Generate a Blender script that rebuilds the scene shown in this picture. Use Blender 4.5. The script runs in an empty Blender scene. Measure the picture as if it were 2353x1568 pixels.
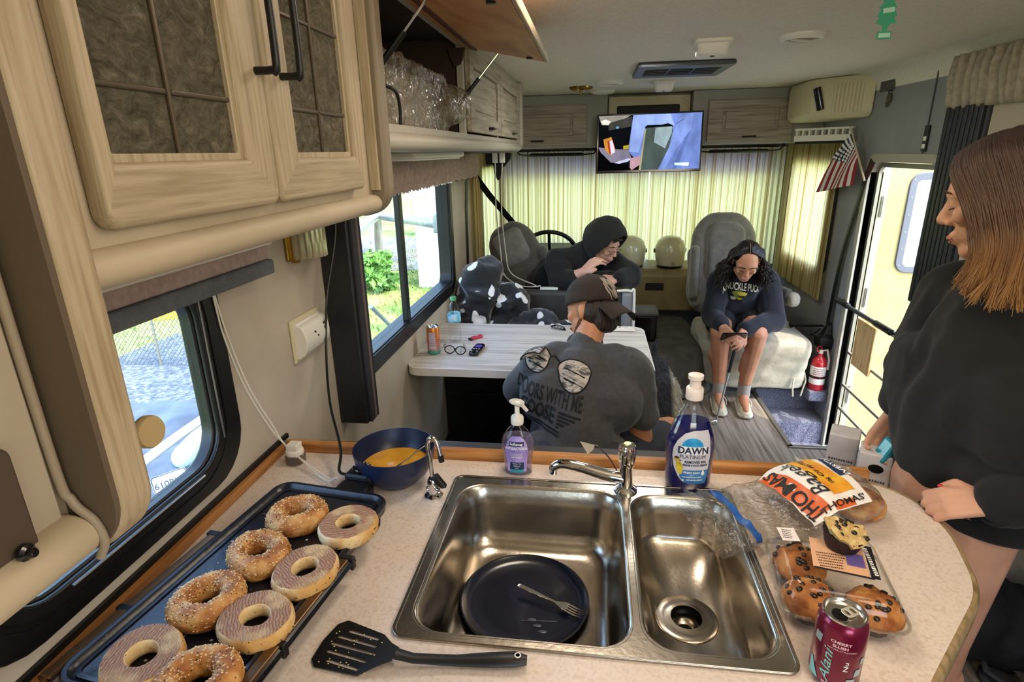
import bpy, bmesh, math, random
from math import pi, sin, cos, sqrt, radians, atan2
from mathutils import Vector as V, Matrix as M, noise as N3
random.seed(11)
SC = bpy.context.scene
COL = SC.collection
# ---------------------------------------------------------------- camera, sky, sun, lamps, exposure
def camera():
    cd = bpy.data.cameras.new('camera'); co = bpy.data.objects.new('camera', cd); COL.objects.link(co)
    yaw, pitch, roll = radians(-8.059), radians(-18.378), radians(-1.2345)
    f = V((sin(yaw)*cos(pitch), cos(yaw)*cos(pitch), sin(pitch))); r = V((cos(yaw), -sin(yaw), 0)); u = r.cross(f)
    r, u = cos(roll)*r + sin(roll)*u, -sin(roll)*r + cos(roll)*u
    mt = M((r, u, -f)).transposed().to_4x4(); mt.translation = (0, 0, 1.65)
    co.matrix_world = mt
    cd.sensor_width = 36; cd.sensor_fit = 'HORIZONTAL'; cd.lens = 36*1308.9/2353; cd.clip_start = .02; cd.clip_end = 300
    SC.camera = co
camera()
SUN_DIR = V((.34, -.30, .90)).normalized()      # towards the sun: off the entry-door side, a little behind
w = bpy.data.worlds.new('sky'); SC.world = w; w.use_nodes = True
nt = w.node_tree; nt.nodes.clear()
_o = nt.nodes.new('ShaderNodeOutputWorld'); _b = nt.nodes.new('ShaderNodeBackground'); _s = nt.nodes.new('ShaderNodeTexSky')
_s.sky_type = 'NISHITA'; _s.sun_disc = False; _s.sun_elevation = math.asin(SUN_DIR.z); _s.sun_rotation = atan2(SUN_DIR.x, SUN_DIR.y)
_s.dust_density = 1.6
nt.links.new(_s.outputs[0], _b.inputs[0]); nt.links.new(_b.outputs[0], _o.inputs[0]); _b.inputs[1].default_value = .72
def light(name, kind, loc, power, col=(1,1,1), size=.2, size_y=None, aim=None):
    ld = bpy.data.lights.new(name, kind); ld.energy = power; ld.color = col
    if kind == 'AREA':
        ld.shape = 'RECTANGLE' if size_y else 'DISK'; ld.size = size
        if size_y: ld.size_y = size_y
    elif kind == 'POINT': ld.shadow_soft_size = size
    o = bpy.data.objects.new(name, ld); COL.objects.link(o); o.location = loc
    if aim: o.rotation_euler = (V(aim)-V(loc)).to_track_quat('-Z', 'Y').to_euler()
    return o
_sun = light('sun', 'SUN', (20, -15, 30), 2.1, (1, .93, .82)); _sun.data.angle = .01
_sun.rotation_euler = SUN_DIR.to_track_quat('Z', 'Y').to_euler()
light('kitchen_ceiling_light', 'POINT', (.50, .42, 1.86), 5.5, (1, .84, .67), .22)
light('dinette_fill', 'AREA', (-.05, 1.40, 2.02), 3, (1, .86, .70), .40, aim=(-.05, 1.6, 0))  # added fill over bench and table, no fixture there
light('coach_fill', 'POINT', (.95, -.50, 1.86), 9, (1, .88, .74), .22)  # added fill behind the camera, brightens ceiling and cabin
light('cab_fill', 'AREA', (.25, 2.85, 2.02), 3.5, (1, .95, .88), .30, aim=(.25, 2.95, 0))  # added fill towards the cab, no lamp hangs here
SC.view_settings.view_transform = 'Standard'; SC.view_settings.look = 'None'
SC.view_settings.gamma = 1; SC.view_settings.use_curve_mapping = False
SC.view_settings.exposure = 1.4
# ---------------------------------------------------------------- materials
def lin(h):
    if isinstance(h, str):
        h = h.lstrip('#'); h = [int(h[i:i+2], 16)/255 for i in (0, 2, 4)]
        return tuple(((c+.055)/1.055)**2.4 if c > .04045 else c/12.92 for c in h) + (1,)
    return tuple(h) + (1,)
def newmat(name):
    m = bpy.data.materials.new(name); m.use_nodes = True; t = m.node_tree; t.nodes.clear()
    return m, t
def nd(t, typ, **k):
    n = t.nodes.new(typ)
    for a, b in k.items():
        if a.startswith('i_'):
            key = a[2:]; n.inputs[int(key) if key.isdigit() else key.replace('_', ' ')].default_value = b
        else: setattr(n, a, b)
    return n
def ramp(t, fac, stops, interp='LINEAR'):
    r = t.nodes.new('ShaderNodeValToRGB'); r.color_ramp.interpolation = interp
    el = r.color_ramp.elements
    while len(el) < len(stops): el.new(.5)
    for e, (p, c) in zip(el, stops): e.position = p; e.color = lin(c) if isinstance(c, str) else (c, c, c, 1) if not hasattr(c, '__len__') else tuple(c)
    if fac is not None: t.links.new(fac, r.inputs[0])
    return r
def coords(t, scale=(1,1,1), rot=(0,0,0), kind='Object'):
    tc = nd(t, 'ShaderNodeTexCoord'); mp = nd(t, 'ShaderNodeMapping'); mp.inputs['Scale'].default_value = scale; mp.inputs['Rotation'].default_value = rot
    t.links.new(tc.outputs[kind], mp.inputs[0]); return mp.outputs[0]
def mat(name, col, rough=.5, metal=0., c2=None, scale=8., stretch=(1,1,1), detail=4., lo=.35, hi=.65, bump=0., bscale=None, bdetail=3., coat=0., sheen=0., sss=0., emit=0., spec=.5, aniso=0., alpha=1., trans=0., ior=1.45, speck=None, stops=None, dist=0.):
    m, t = newmat(name); L = t.links
    out = nd(t, 'ShaderNodeOutputMaterial'); p = nd(t, 'ShaderNodeBsdfPrincipled'); L.new(p.outputs[0], out.inputs[0])
    p.inputs['Base Color'].default_value = lin(col); p.inputs['Roughness'].default_value = rough; p.inputs['Metallic'].default_value = metal
    p.inputs['Coat Weight'].default_value = coat; p.inputs['Coat Roughness'].default_value = .08
    p.inputs['Sheen Weight'].default_value = sheen; p.inputs['Specular IOR Level'].default_value = spec
    p.inputs['Anisotropic'].default_value = aniso; p.inputs['Alpha'].default_value = alpha
    p.inputs['Transmission Weight'].default_value = trans; p.inputs['IOR'].default_value = ior
    if sss: p.inputs['Subsurface Weight'].default_value = sss; p.inputs['Subsurface Radius'].default_value = (.012, .005, .003); p.inputs['Subsurface Scale'].default_value = 1
    if emit: p.inputs['Emission Color'].default_value = lin(col); p.inputs['Emission Strength'].default_value = emit
    cc = None
    if c2 or stops:
        n = nd(t, 'ShaderNodeTexNoise'); n.inputs['Scale'].default_value = scale; n.inputs['Detail'].default_value = detail; n.inputs['Distortion'].default_value = dist
        L.new(coords(t, stretch), n.inputs[0])
        cc = ramp(t, n.outputs[0], stops or [(lo, col), (hi, c2)]).outputs[0]
    if speck:     # (scale, radius, colour): scattered specks
        vo = nd(t, 'ShaderNodeTexVoronoi'); vo.inputs['Scale'].default_value = speck[0]; L.new(coords(t), vo.inputs[0])
        rr = ramp(t, vo.outputs['Distance'], [(speck[1], 1.), (speck[1]+.06, 0.)])
        mx = nd(t, 'ShaderNodeMix', data_type='RGBA'); L.new(rr.outputs[0], mx.inputs[0])
        if cc: L.new(cc, mx.inputs[6])
        else: mx.inputs[6].default_value = lin(col)
        mx.inputs[7].default_value = lin(speck[2]); cc = mx.outputs[2]
    if cc: L.new(cc, p.inputs['Base Color'])
    if bump:
        n2 = nd(t, 'ShaderNodeTexNoise'); n2.inputs['Scale'].default_value = bscale or scale; n2.inputs['Detail'].default_value = bdetail; L.new(coords(t, stretch), n2.inputs[0])
        b = nd(t, 'ShaderNodeBump'); b.inputs['Strength'].default_value = bump; b.inputs['Distance'].default_value = .01
        L.new(n2.outputs[0], b.inputs['Height']); L.new(b.outputs[0], p.inputs['Normal'])
    return m
def glassy(name, tint='#ffffff', gloss=.12, rough=.03, bump=0., bscale=30., edge=.2, body=0., bodycol='#ffffff', stretch=(1,1,1)):
    """thin clear pane or film: lets light straight through, reflects by view angle of the surface (fresnel)"""
    m, t = newmat(name); L = t.links
    out = nd(t, 'ShaderNodeOutputMaterial'); tr = nd(t, 'ShaderNodeBsdfTransparent'); tr.inputs[0].default_value = lin(tint)
    gl = nd(t, 'ShaderNodeBsdfGlossy'); gl.inputs['Roughness'].default_value = rough
    lw = nd(t, 'ShaderNodeLayerWeight'); lw.inputs[0].default_value = .5
    pw = nd(t, 'ShaderNodeMath', operation='POWER'); L.new(lw.outputs['Facing'], pw.inputs[0]); pw.inputs[1].default_value = 5-8*min(edge, .4)
    ml = nd(t, 'ShaderNodeMath', operation='MULTIPLY_ADD'); L.new(pw.outputs[0], ml.inputs[0]); ml.inputs[1].default_value = .9; ml.inputs[2].default_value = gloss*.5
    mx = nd(t, 'ShaderNodeMixShader'); L.new(ml.outputs[0], mx.inputs[0]); L.new(tr.outputs[0], mx.inputs[1]); L.new(gl.outputs[0], mx.inputs[2])
    if bump:
        n2 = nd(t, 'ShaderNodeTexNoise'); n2.inputs['Scale'].default_value = bscale; n2.inputs['Detail'].default_value = 4; n2.inputs['Distortion'].default_value = 1.5; L.new(coords(t, stretch), n2.inputs[0])
        b = nd(t, 'ShaderNodeBump'); b.inputs['Strength'].default_value = bump; b.inputs['Distance'].default_value = .01
        L.new(n2.outputs[0], b.inputs['Height']); L.new(b.outputs[0], gl.inputs['Normal']); L.new(b.outputs[0], lw.inputs['Normal'])
    last = mx
    if body:
        df = nd(t, 'ShaderNodeBsdfDiffuse'); df.inputs[0].default_value = lin(bodycol)
        m2 = nd(t, 'ShaderNodeMixShader'); m2.inputs[0].default_value = body; L.new(mx.outputs[0], m2.inputs[1]); L.new(df.outputs[0], m2.inputs[2]); last = m2
    L.new(last.outputs[0], out.inputs[0]); return m
def wood(name, a, b, c, scale=3., axis=1, rough=.5, bump=.15):
    st = [26, 26, 26]; st[axis] = 1.3
    return mat(name, a, rough, stops=[(.3, c), (.45, b), (.6, a)], scale=scale, stretch=tuple(st), detail=8, dist=.25, bump=bump, bscale=scale*2)
# ---------------------------------------------------------------- mesh building
class MB:
    def __init__(s): s.v = []; s.f = []; s.m = []
    def add(s, vs, fs, mi=0):
        o = len(s.v); s.v += [tuple(p) for p in vs]; s.f += [tuple(i+o for i in f) for f in fs]; s.m += [mi]*len(fs); return s
    def box(s, x0, x1, y0, y1, z0, z1, mi=0, R=None, piv=None):
        vs = [V((x, y, z)) for z in (z0, z1) for y in (y0, y1) for x in (x0, x1)]
        if R is not None:
            c = V(piv) if piv else V(((x0+x1)/2, (y0+y1)/2, (z0+z1)/2)); vs = [R @ (p-c)+c for p in vs]
        return s.add(vs, [(0,2,3,1), (4,5,7,6), (0,1,5,4), (2,6,7,3), (0,4,6,2), (1,3,7,5)], mi)
    def cbox(s, c, size, R=None, mi=0):
        return s.box(c[0]-size[0]/2, c[0]+size[0]/2, c[1]-size[1]/2, c[1]+size[1]/2, c[2]-size[2]/2, c[2]+size[2]/2, mi, R)
    def loft(s, rings, closed=True, caps=True, mi=0):
        n = len(rings[0]); vs = [p for r in rings for p in r]; fs = []
        for i in range(len(rings)-1):
            for j in range(n if closed else n-1):
                k = (j+1) % n; fs.append((i*n+j, i*n+k, (i+1)*n+k, (i+1)*n+j))
        if caps and closed: fs += [tuple(reversed(range(n))), tuple(range((len(rings)-1)*n, len(rings)*n))]
        return s.add(vs, fs, mi)
    def lathe(s, prof, n=24, c=(0,0,0), axis=None, mi=0, caps=True, sx=1., sy=1.):
        R = axis.to_track_quat('Z', 'Y').to_matrix() if axis is not None else M.Identity(3); c = V(c)
        return s.loft([[c + R @ V((r*cos(2*pi*j/n)*sx, r*sin(2*pi*j/n)*sy, z)) for j in range(n)] for r, z in prof], True, caps, mi)
    def cyl(s, p0, p1, r, r1=None, n=12, mi=0):
        p0, p1 = V(p0), V(p1); return s.lathe([(r, 0), (r if r1 is None else r1, (p1-p0).length)], n, p0, p1-p0, mi)
    def tube(s, pts, r, n=8, mi=0, caps=True, flat=None):
        pts = [V(p) for p in pts]; rings = []; up = None
        for i, p in enumerate(pts):
            d = (pts[min(i+1, len(pts)-1)]-pts[max(i-1, 0)]).normalized()
            if up is None: up = d.orthogonal().normalized() if flat is None else V(flat)
            up = (up-d*up.dot(d)).normalized(); q = d.cross(up); ri = r[i] if hasattr(r, '__len__') else r
            ra, rb = ri if hasattr(ri, '__len__') else (ri, ri)
            rings.append([p + up*cos(2*pi*j/n)*ra + q*sin(2*pi*j/n)*rb for j in range(n)])
        return s.loft(rings, True, caps, mi)
    def grid(s, nu, nv, fn, mi=0, loop=False):
        vs = [fn(i/(nu-1), j/(nv-1)) for i in range(nu) for j in range(nv)]
        return s.add(vs, [(i*nv+j, (i+1)*nv+j, (i+1)*nv+j+1, i*nv+j+1) for i in range(nu-1) for j in range(nv-1)], mi)
    def prism(s, poly, off, mi=0):
        poly = [V(p) for p in poly]; n = len(poly); off = V(off)
        return s.add(poly+[p+off for p in poly], [tuple(reversed(range(n))), tuple(range(n, 2*n))]+[(i, (i+1) % n, n+(i+1) % n, n+i) for i in range(n)], mi)
    def frame(s, outer, inner, off, mi=0):
        """ring between two loops of equal length, thickened by off"""
        a = [V(p) for p in outer]; b = [V(p) for p in inner]; o = V(off); n = len(a); vs = a+b+[p+o for p in a]+[p+o for p in b]; fs = []
        for i in range(n):
            k = (i+1) % n
            fs += [(i, k, n+k, n+i), (2*n+i, 3*n+i, 3*n+k, 2*n+k), (i, 2*n+i, 2*n+k, k), (n+i, n+k, 3*n+k, 3*n+i)]
        return s.add(vs, fs, mi)
    def ball(s, c, r, n=12, k=8, R=None, mi=0):
        rx, ry, rz = r if hasattr(r, '__len__') else (r, r, r); R = R or M.Identity(3); c = V(c)
        rings = [[c + R @ V((rx*sin(a)*cos(2*pi*j/n), ry*sin(a)*sin(2*pi*j/n), -rz*cos(a))) for j in range(n)] for a in [max(.02, min(pi-.02, pi*i/k)) for i in range(k+1)]]
        return s.loft(rings, True, True, mi)
    def cap(s, p0, r0, p1, r1, n=12, k=4):
        """tapered capsule"""
        p0, p1 = V(p0), V(p1); d = p1-p0; L = d.length or 1e-5
        prof = [(max(1e-4, r0*sin(a)), -r0*cos(a)) for a in [pi/2*i/k for i in range(k+1)]]+[(max(1e-4, r1*cos(a)), L+r1*sin(a)) for a in [pi/2*i/k for i in range(k+1)]]
        return s.lathe(prof, n, p0, d if d.length > 1e-5 else V((0,0,1)))
    def chain(s, pts, rs, n=12):
        for i in range(len(pts)-1): s.cap(pts[i], rs[i], pts[i+1], rs[i+1], n)
        return s
    def mesh(s, name):
        me = bpy.data.meshes.new(name); me.from_pydata(s.v, [], s.f); 
        if any(s.m): me.polygons.foreach_set('material_index', s.m)
        bm = bmesh.new(); bm.from_mesh(me); bmesh.ops.recalc_face_normals(bm, faces=bm.faces); bm.to_mesh(me); bm.free()
        return me
    def build(s, name, mats, parent=None, smooth=40, **k): return link(name, s.mesh(name), mats, parent, smooth, **k)
W0 = {}
def sharpen(me, ang):
    bm = bmesh.new(); bm.from_mesh(me)
    for f in bm.faces: f.smooth = True
    for e in bm.edges: e.smooth = len(e.link_faces) != 2 or e.calc_face_angle(0) < radians(ang)
    bm.to_mesh(me); bm.free()
def link(name, me, mats, parent=None, smooth=40, bev=0., seg=2, sub=0, label=None, cat=None, group=None, kind=None, solid=0., loc=None, rot=None):
    o = bpy.data.objects.new(name, me); COL.objects.link(o)
    for m in (mats if isinstance(mats, (list, tuple)) else [mats]): me.materials.append(m)
    if smooth: sharpen(me, smooth)
    if parent is not None:
        o.parent = parent
        if parent.name in W0: o.matrix_parent_inverse = M.Translation(-W0[parent.name])
    if solid: d = o.modifiers.new('thickness', 'SOLIDIFY'); d.thickness = solid; d.offset = 0
    if bev:
        d = o.modifiers.new('bevel', 'BEVEL'); d.width = bev; d.segments = seg; d.limit_method = 'ANGLE'; d.angle_limit = radians(35)
    if sub: d = o.modifiers.new('subdivision', 'SUBSURF'); d.levels = d.render_levels = sub
    if loc: o.location = loc
    if rot: o.rotation_euler = rot
    return tag(o, label, cat, group, kind)
def tag(o, label=None, cat=None, group=None, kind=None):
    for k, v in (('label', label), ('category', cat), ('group', group), ('kind', kind)):
        if v: o[k] = v
    return o
def thing(name, label, cat, loc=(0,0,0), group=None, world=True, rot=None, kind=None):
    """Empty at the thing's base; with world=True its parts are given in room coordinates"""
    o = bpy.data.objects.new(name, None); COL.objects.link(o); o.location = loc; o.empty_display_size = .05
    if rot: o.rotation_euler = rot
    if world: W0[o.name] = V(loc)
    return tag(o, label, cat, group, kind)
def struct(o): o['kind'] = 'structure'; return o
def copy_tree(o, parent=None):
    c = o.copy(); COL.objects.link(c)
    if parent is not None: c.parent = parent
    for ch in list(o.children): copy_tree(ch, c)
    return c
def remesh(name, mb, vox, it=4, mats=None, parent=None, post=None, fac=.5, **k):
    """union of overlapping solids -> one continuous skin"""
    me = mb.mesh(name+'_raw'); o = bpy.data.objects.new(name+'_raw', me); COL.objects.link(o)
    d = o.modifiers.new('r', 'REMESH'); d.mode = 'VOXEL'; d.voxel_size = vox
    d = o.modifiers.new('s', 'SMOOTH'); d.iterations = it; d.factor = fac
    dg = bpy.context.evaluated_depsgraph_get(); m2 = bpy.data.meshes.new_from_object(o.evaluated_get(dg)); m2.name = name
    bpy.data.objects.remove(o); bpy.data.meshes.remove(me)
    if post:
        src = [(v.co.copy(), v.normal.copy()) for v in m2.vertices]; m2.vertices.foreach_set('co', [q for c, n in src for q in post(c, n)])
    return link(name, m2, mats, parent, 180, **k)
def wrinkle(amp, sc=14., st=(1,1,1), off=0.):
    def f(co, n):
        q = V((co.x*st[0], co.y*st[1], co.z*st[2]))*sc + V((off, off, off))
        h = N3.noise(q)*.6 + (1-abs(N3.noise(q*.55+V((9,4,2))))*2.2)*.5
        return co + n*amp*h
    return f
_fc = {}
def text_mb(txt, size, mb, fn, bold=0., shear=0., align='CENTER', sx=1., mi=0, sub=0, thick=0.):
    """lettering as flat geometry mapped through fn(u, v) -> point"""
    cu = bpy.data.curves.new('lettering', 'FONT'); cu.body = txt; cu.size = size; cu.align_x = align; cu.offset = bold; cu.shear = shear; cu.resolution_u = 3
    o = bpy.data.objects.new('lettering', cu); COL.objects.link(o)
    dg = bpy.context.evaluated_depsgraph_get(); me = bpy.data.meshes.new_from_object(o.evaluated_get(dg))
    bpy.data.objects.remove(o); bpy.data.curves.remove(cu)
    if sub:
        bm = bmesh.new(); bm.from_mesh(me); bmesh.ops.triangulate(bm, faces=bm.faces); 
        for _ in range(sub): bmesh.ops.subdivide_edges(bm, edges=[e for e in bm.edges if e.calc_length() > size*.12], cuts=1); bmesh.ops.triangulate(bm, faces=bm.faces)
        bm.to_mesh(me); bm.free()
    mb.add([fn(v.co.x*sx, v.co.y) for v in me.vertices], [tuple(p.vertices) for p in me.polygons], mi); bpy.data.meshes.remove(me)
def rrect(x0, x1, y0, y1, r, n=6):
    """rounded rectangle outline (2-D)"""
    rs = r if hasattr(r, '__len__') else (r,)*4; out = []
    for (cx, cy, a), q in zip(((x1, y0, -pi/2), (x1, y1, 0), (x0, y1, pi/2), (x0, y0, pi)), rs):
        sx = -1 if cx == x1 else 1; sy = 1 if cy == y0 else -1
        for i in range(n+1):
            t = a + pi/2*i/n; out.append((cx+sx*q+q*cos(t), cy+sy*q+q*sin(t)))
    return out
def resample(lp, n):
    """closed outline -> n evenly spaced points"""
    P = [V(p) for p in lp]; P.append(P[0]); D = [0]
    for a, b in zip(P, P[1:]): D.append(D[-1]+(b-a).length)
    out = []; k = 0
    for i in range(n):
        s = D[-1]*i/n
        while D[k+1] < s: k += 1
        out.append(P[k].lerp(P[k+1], (s-D[k])/max(1e-9, D[k+1]-D[k])))
    return out
def lerp(a, b, t): return a+(b-a)*t
def spline(pts, n=8):
    """Catmull-Rom through points"""
    P = [V(p) for p in pts]; P = [2*P[0]-P[1]]+P+[2*P[-1]-P[-2]]; out = []
    for i in range(1, len(P)-2):
        for k in range(n):
            t = k/n; a, b, c, d = P[i-1:i+3]
            out.append(.5*((2*b)+(c-a)*t+(2*a-5*b+4*c-d)*t*t+(3*b-a-3*c+d)*t**3))
    return out+[P[-2]]
# ================================================================ SETTING
LX, RX, CZ = -.815, 1.6, 2.04
m_wall = mat('wall_vinyl', '#bfb5a4', .6, c2='#b1a695', scale=5, bump=.05, bscale=60)
m_wallr = mat('wall_vinyl_grey', '#8f9093', .6, c2='#86878a', scale=5, bump=.05, bscale=60)
m_ceil = mat('ceiling_texture', '#e8e1d2', .85, c2='#dad3c3', scale=90, lo=.3, hi=.7, bump=.25, bscale=220)
m_black = mat('black_plastic', '#08090a', .42, bump=.03, bscale=200)
m_blackgloss = mat('black_gloss', '#08080a', .15, coat=.4)
m_dark = mat('dark_vinyl', '#1b1c20', .45, c2='#232428', scale=30, bump=.06, bscale=120)
m_white = mat('white_plastic', '#dedace', .4)
m_ivory = mat('ivory_plastic', '#cfc5a2', .5)
m_chrome = mat('chrome', '#d8d8d8', .06, metal=1)
m_carpet = mat('grey_carpet', '#77788a', .95, c2='#4d4e5c', scale=130, lo=.4, hi=.6, bump=.9, bscale=160, sheen=.2)
m_carpetd = mat('worn_carpet', '#5a5650', .95, c2='#46433f', scale=14, bump=.6, bscale=200, sheen=.2)
m_plank = wood('vinyl_plank', '#93897c', '#7b7166', '#5b534b', 2.2, 1, .45, .12)
m_glass = glassy('window_glass', '#f6faf9', .05, .01, edge=0.)
def wallbox(name, x0, x1, y0, y1, z0, z1, holes, m, axis='x'):
    """slab with rectangular holes given as (a0, a1, z0, z1) along its length"""
    mb = MB(); lo, hi = (y0, y1) if axis == 'x' else (x0, x1)
    zs = sorted({z0, z1, *[h[2] for h in holes], *[h[3] for h in holes]}); As = sorted({lo, hi, *[h[0] for h in holes], *[h[1] for h in holes]})
    for a, b in zip(As, As[1:]):
        for c, d in zip(zs, zs[1:]):
            if any(h[0] <= a and b <= h[1] and h[2] <= c and d <= h[3] for h in holes): continue
            if axis == 'x': mb.box(x0, x1, a, b, c, d)
            else: mb.box(a, b, y0, y1, c, d)
    return struct(mb.build(name, m, None, 0))
wallbox('wall_left', LX-.05, LX, -1.6, 5.3, -.1, CZ, [(.49, 1.065, .998, 1.45), (1.72, 3.25, .90, 1.57), (4.15, 4.9, .85, 1.55)], m_wall)
wallbox('wall_right', RX, RX+.05, -1.6, 5.3, -.35, CZ, [(3.0, 3.685, -.285, 1.555), (2.15, 2.85, 1.0, 1.72), (4.15, 4.9, .85, 1.55)], m_wallr)
wallbox('wall_front', LX-.05, RX+.05, 5.25, 5.30, -.1, CZ, [(-.74, 1.52, .70, 1.63)], m_wallr, 'y')
wallbox('wall_back', LX-.05, RX+.05, -1.65, -1.6, -.1, CZ, [(.1, 1.2, 1.0, 1.6)], m_wall, 'y')
mb = MB(); mb.box(LX-.05, RX+.05, -1.65, 5.3, CZ, CZ+.05)
struct(mb.build('ceiling', m_ceil, None, 0))
mb = MB()     # coved join of ceiling and right wall
mb.loft([[(RX-.0, y, CZ-.10)]+[(RX-.10+.10*cos(a), y, CZ-.10+.10*sin(a)) for a in [pi/2*i/8 for i in range(9)]]+[(RX, y, CZ)] for y in (-1.6, 5.25)])
struct(mb.build('trim_1', m_ceil))
# floor: sub-floor with separate planks; carpet in the cab, carpeted step well by the door
fl = MB(); fl.box(LX, 1.17, -1.6, 5.25, -.10, -.006); fl.box(1.17, RX, -1.6, 3.13, -.10, -.006); fl.box(1.17, RX, 3.96, 5.25, -.10, -.006)
fl = struct(fl.build('floor', mat('subfloor', '#2c2724', .9), None, 0))
def plank(x0, x1, y0, y1, k):
    mb = MB(); mb.box(x0+.0008, x1-.0008, y0+.0008, y1-.0008, -.006, .0008*(k % 3)); return mb.build('plank', m_plank, fl, 0)
px = -.2; k = 0
while px < RX-.001:
    x1 = min(px+.152, RX); y = -1.6+(k*.37) % .9-.9
    while y < 3.88:
        a, b = max(y, -.3), min(y+.91, 3.88)
        if b > a+.02:
            if px >= 1.165: b = min(b, 3.10)
            if b > a+.02: plank(px, x1, a, b, k)
        y += .91; k += 1
    if px < 1.165 < x1: pass
    px = x1
mb = MB(); mb.box(LX, 1.13, 3.885, 5.25, -.006, .014); mb.box(1.13, RX, 3.975, 5.25, -.006, .014); struct(mb.build('floor_carpet_cab', m_carpet, None, 0, bev=.008))['kind'] = 'structure'
mb = MB(); mb.box(-.8, 1.12, 3.872, 3.888, 0, .012); mb.box(1.155, 1.182, 3.10, 3.975, -.004, .010); mb.box(1.155, RX, 3.095, 3.125, -.004, .010)
struct(mb.build('trim_2', mat('aluminium_edge', '#8e8b86', .35, metal=.8), None, 0, bev=.003))
mb = MB(); mb.box(1.17, RX, 3.13, 3.96, -.30, -.285); mb.box(1.17, 1.19, 3.13, 3.96, -.3, -.008); mb.box(1.19, RX, 3.945, 3.965, -.30, .012); mb.box(1.19, RX, 3.12, 3.14, -.3, -.008); mb.box(1.19, RX, 3.72, 3.945, -.29, -.13)
struct(mb.build('floor_step_well', m_carpet, None, 0, bev=.01))
# ---- windows in the left wall
def window_loop(y0, y1, z0, z1, r, x): return [V((x, a, b)) for a, b in rrect(y0, y1, z0, z1, r)]
def rv_window(n, fo, gi, mull, r, r2, wall_x, inward, m_frame, deep=.072, pd=.022):
    """fo outer frame rectangle, gi glazed rectangle (y0, y1, z0, z1)"""
    s = inward
    fr = MB(); fr.frame(window_loop(*fo, r, wall_x+.016*s), window_loop(*gi, r2, wall_x+.016*s), (-deep*s, 0, 0))
    e = .028; go = (gi[0]-e, gi[1]+e, gi[2]-e, gi[3]+e)
    fr.frame(window_loop(*go, r2+.02, wall_x+.026*s), window_loop(gi[0]-.004, gi[1]+.004, gi[2]-.004, gi[3]+.004, r2, wall_x+.026*s), (-.012*s, 0, 0))
    w = struct(fr.build('window_%d' % n, m_frame, None, 30, bev=.004))
    for i, y in enumerate(mull): 
        mb = MB(); mb.box(min(wall_x-.012*s, wall_x+.014*s), max(wall_x-.012*s, wall_x+.014*s), y-.022, y+.022, gi[2], gi[3]); mb.build('mullion', m_frame, w, 0, bev=.004)
    ys = [gi[0]]+list(mull)+[gi[1]]
    for i in range(len(ys)-1):
        mb = MB(); mb.box(wall_x-pd*s-.002, wall_x-pd*s+.002, ys[i], ys[i+1], gi[2], gi[3]); mb.build('pane', m_glass, w, 0)
    return w
w1 = rv_window(1, (.455, 1.108, .962, 1.48), (.53, 1.012, 1.033, 1.41), [], .115, .075, LX, 1, m_black, .03, .002)
mb = MB()
for e in (.012, .030, .048):   # stepped rubber gaskets of the sash
    mb.frame(window_loop(.53-e, 1.012+e, 1.033-e, 1.41+e, .075+e, LX+.028-e*.2), window_loop(.53-e+.005, 1.012+e-.005, 1.033-e+.005, 1.41+e-.005, .071+e, LX+.028-e*.2), (-.006, 0, 0))
mb.build('gasket', m_black, w1)
mb = MB(); mb.tube([(LX+.03, .62, 1.024), (LX+.03, .94, 1.024)], .003); mb.tube([(LX+.032, 1.02, 1.07), (LX+.032, 1.022, 1.38)], .002); mb.build('track_bar', mat('bright_track', '#b9bcc2', .25, metal=1), w1)
rv_window(2, (1.68, 3.30, .862, 1.62), (1.76, 3.20, .94, 1.54), [2.385], .10, .05, LX, 1, m_black)
rv_window(3, (2.10, 2.93, .94, 1.78), (2.17, 2.83, 1.02, 1.70), [], .10, .05, RX, -1, m_dark)
mb = MB(); mb.frame([V((x, 5.245, z)) for x, z in rrect(-.78, 1.56, .66, 1.66, .08)], [V((x, 5.245, z)) for x, z in rrect(-.73, 1.51, .71, 1.62, .06)], (0, .06, 0))
w4 = struct(mb.build('window_4', m_dark))
mb = MB(); mb.box(-.74, 1.52, 5.27, 5.274, .70, 1.46); mb.build('pane', m_glass, w4, 0)
mb = MB(); mb.box(-.74, 1.52, 5.27, 5.274, 1.46, 1.63); mb.build('tinted_pane', glassy('blue_tint_glass', '#3238d8', .06, .02, edge=0.), w4, 0, label='blue tinted band across the top of the windscreen')
mb = MB(); mb.box(.37, .40, 5.26, 5.29, .70, 1.63); mb.build('mullion', m_dark, w4, 0)
for n, (x, s) in enumerate(((LX, 1), (RX, -1))):
    rv_window(5+n, (4.10, 4.95, .80, 1.60), (4.16, 4.89, .86, 1.54), [], .08, .05, x, s, m_dark)
# ---- baseboards and wall seams
mb = MB(); mb.box(LX+.001, LX+.012, 1.45, 3.25, 0, .07); struct(mb.build('baseboard_left', m_dark, None, 0, bev=.003))
mb = MB(); mb.box(RX-.014, RX-.001, .2, 2.98, 0, .09); mb.box(RX-.02, RX-.001, .2, 2.98, .40, .47); struct(mb.build('baseboard_right', m_dark, None, 0, bev=.003))
mb = MB(); mb.box(RX-.006, RX-.001, 3.17, 3.176, 1.60, 2.0); mb.box(RX-.006, RX-.001, 3.02, 3.62, 1.585, 1.592); struct(mb.build('trim_3', mat('seam', '#55565a', .6), None, 0))
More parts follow.
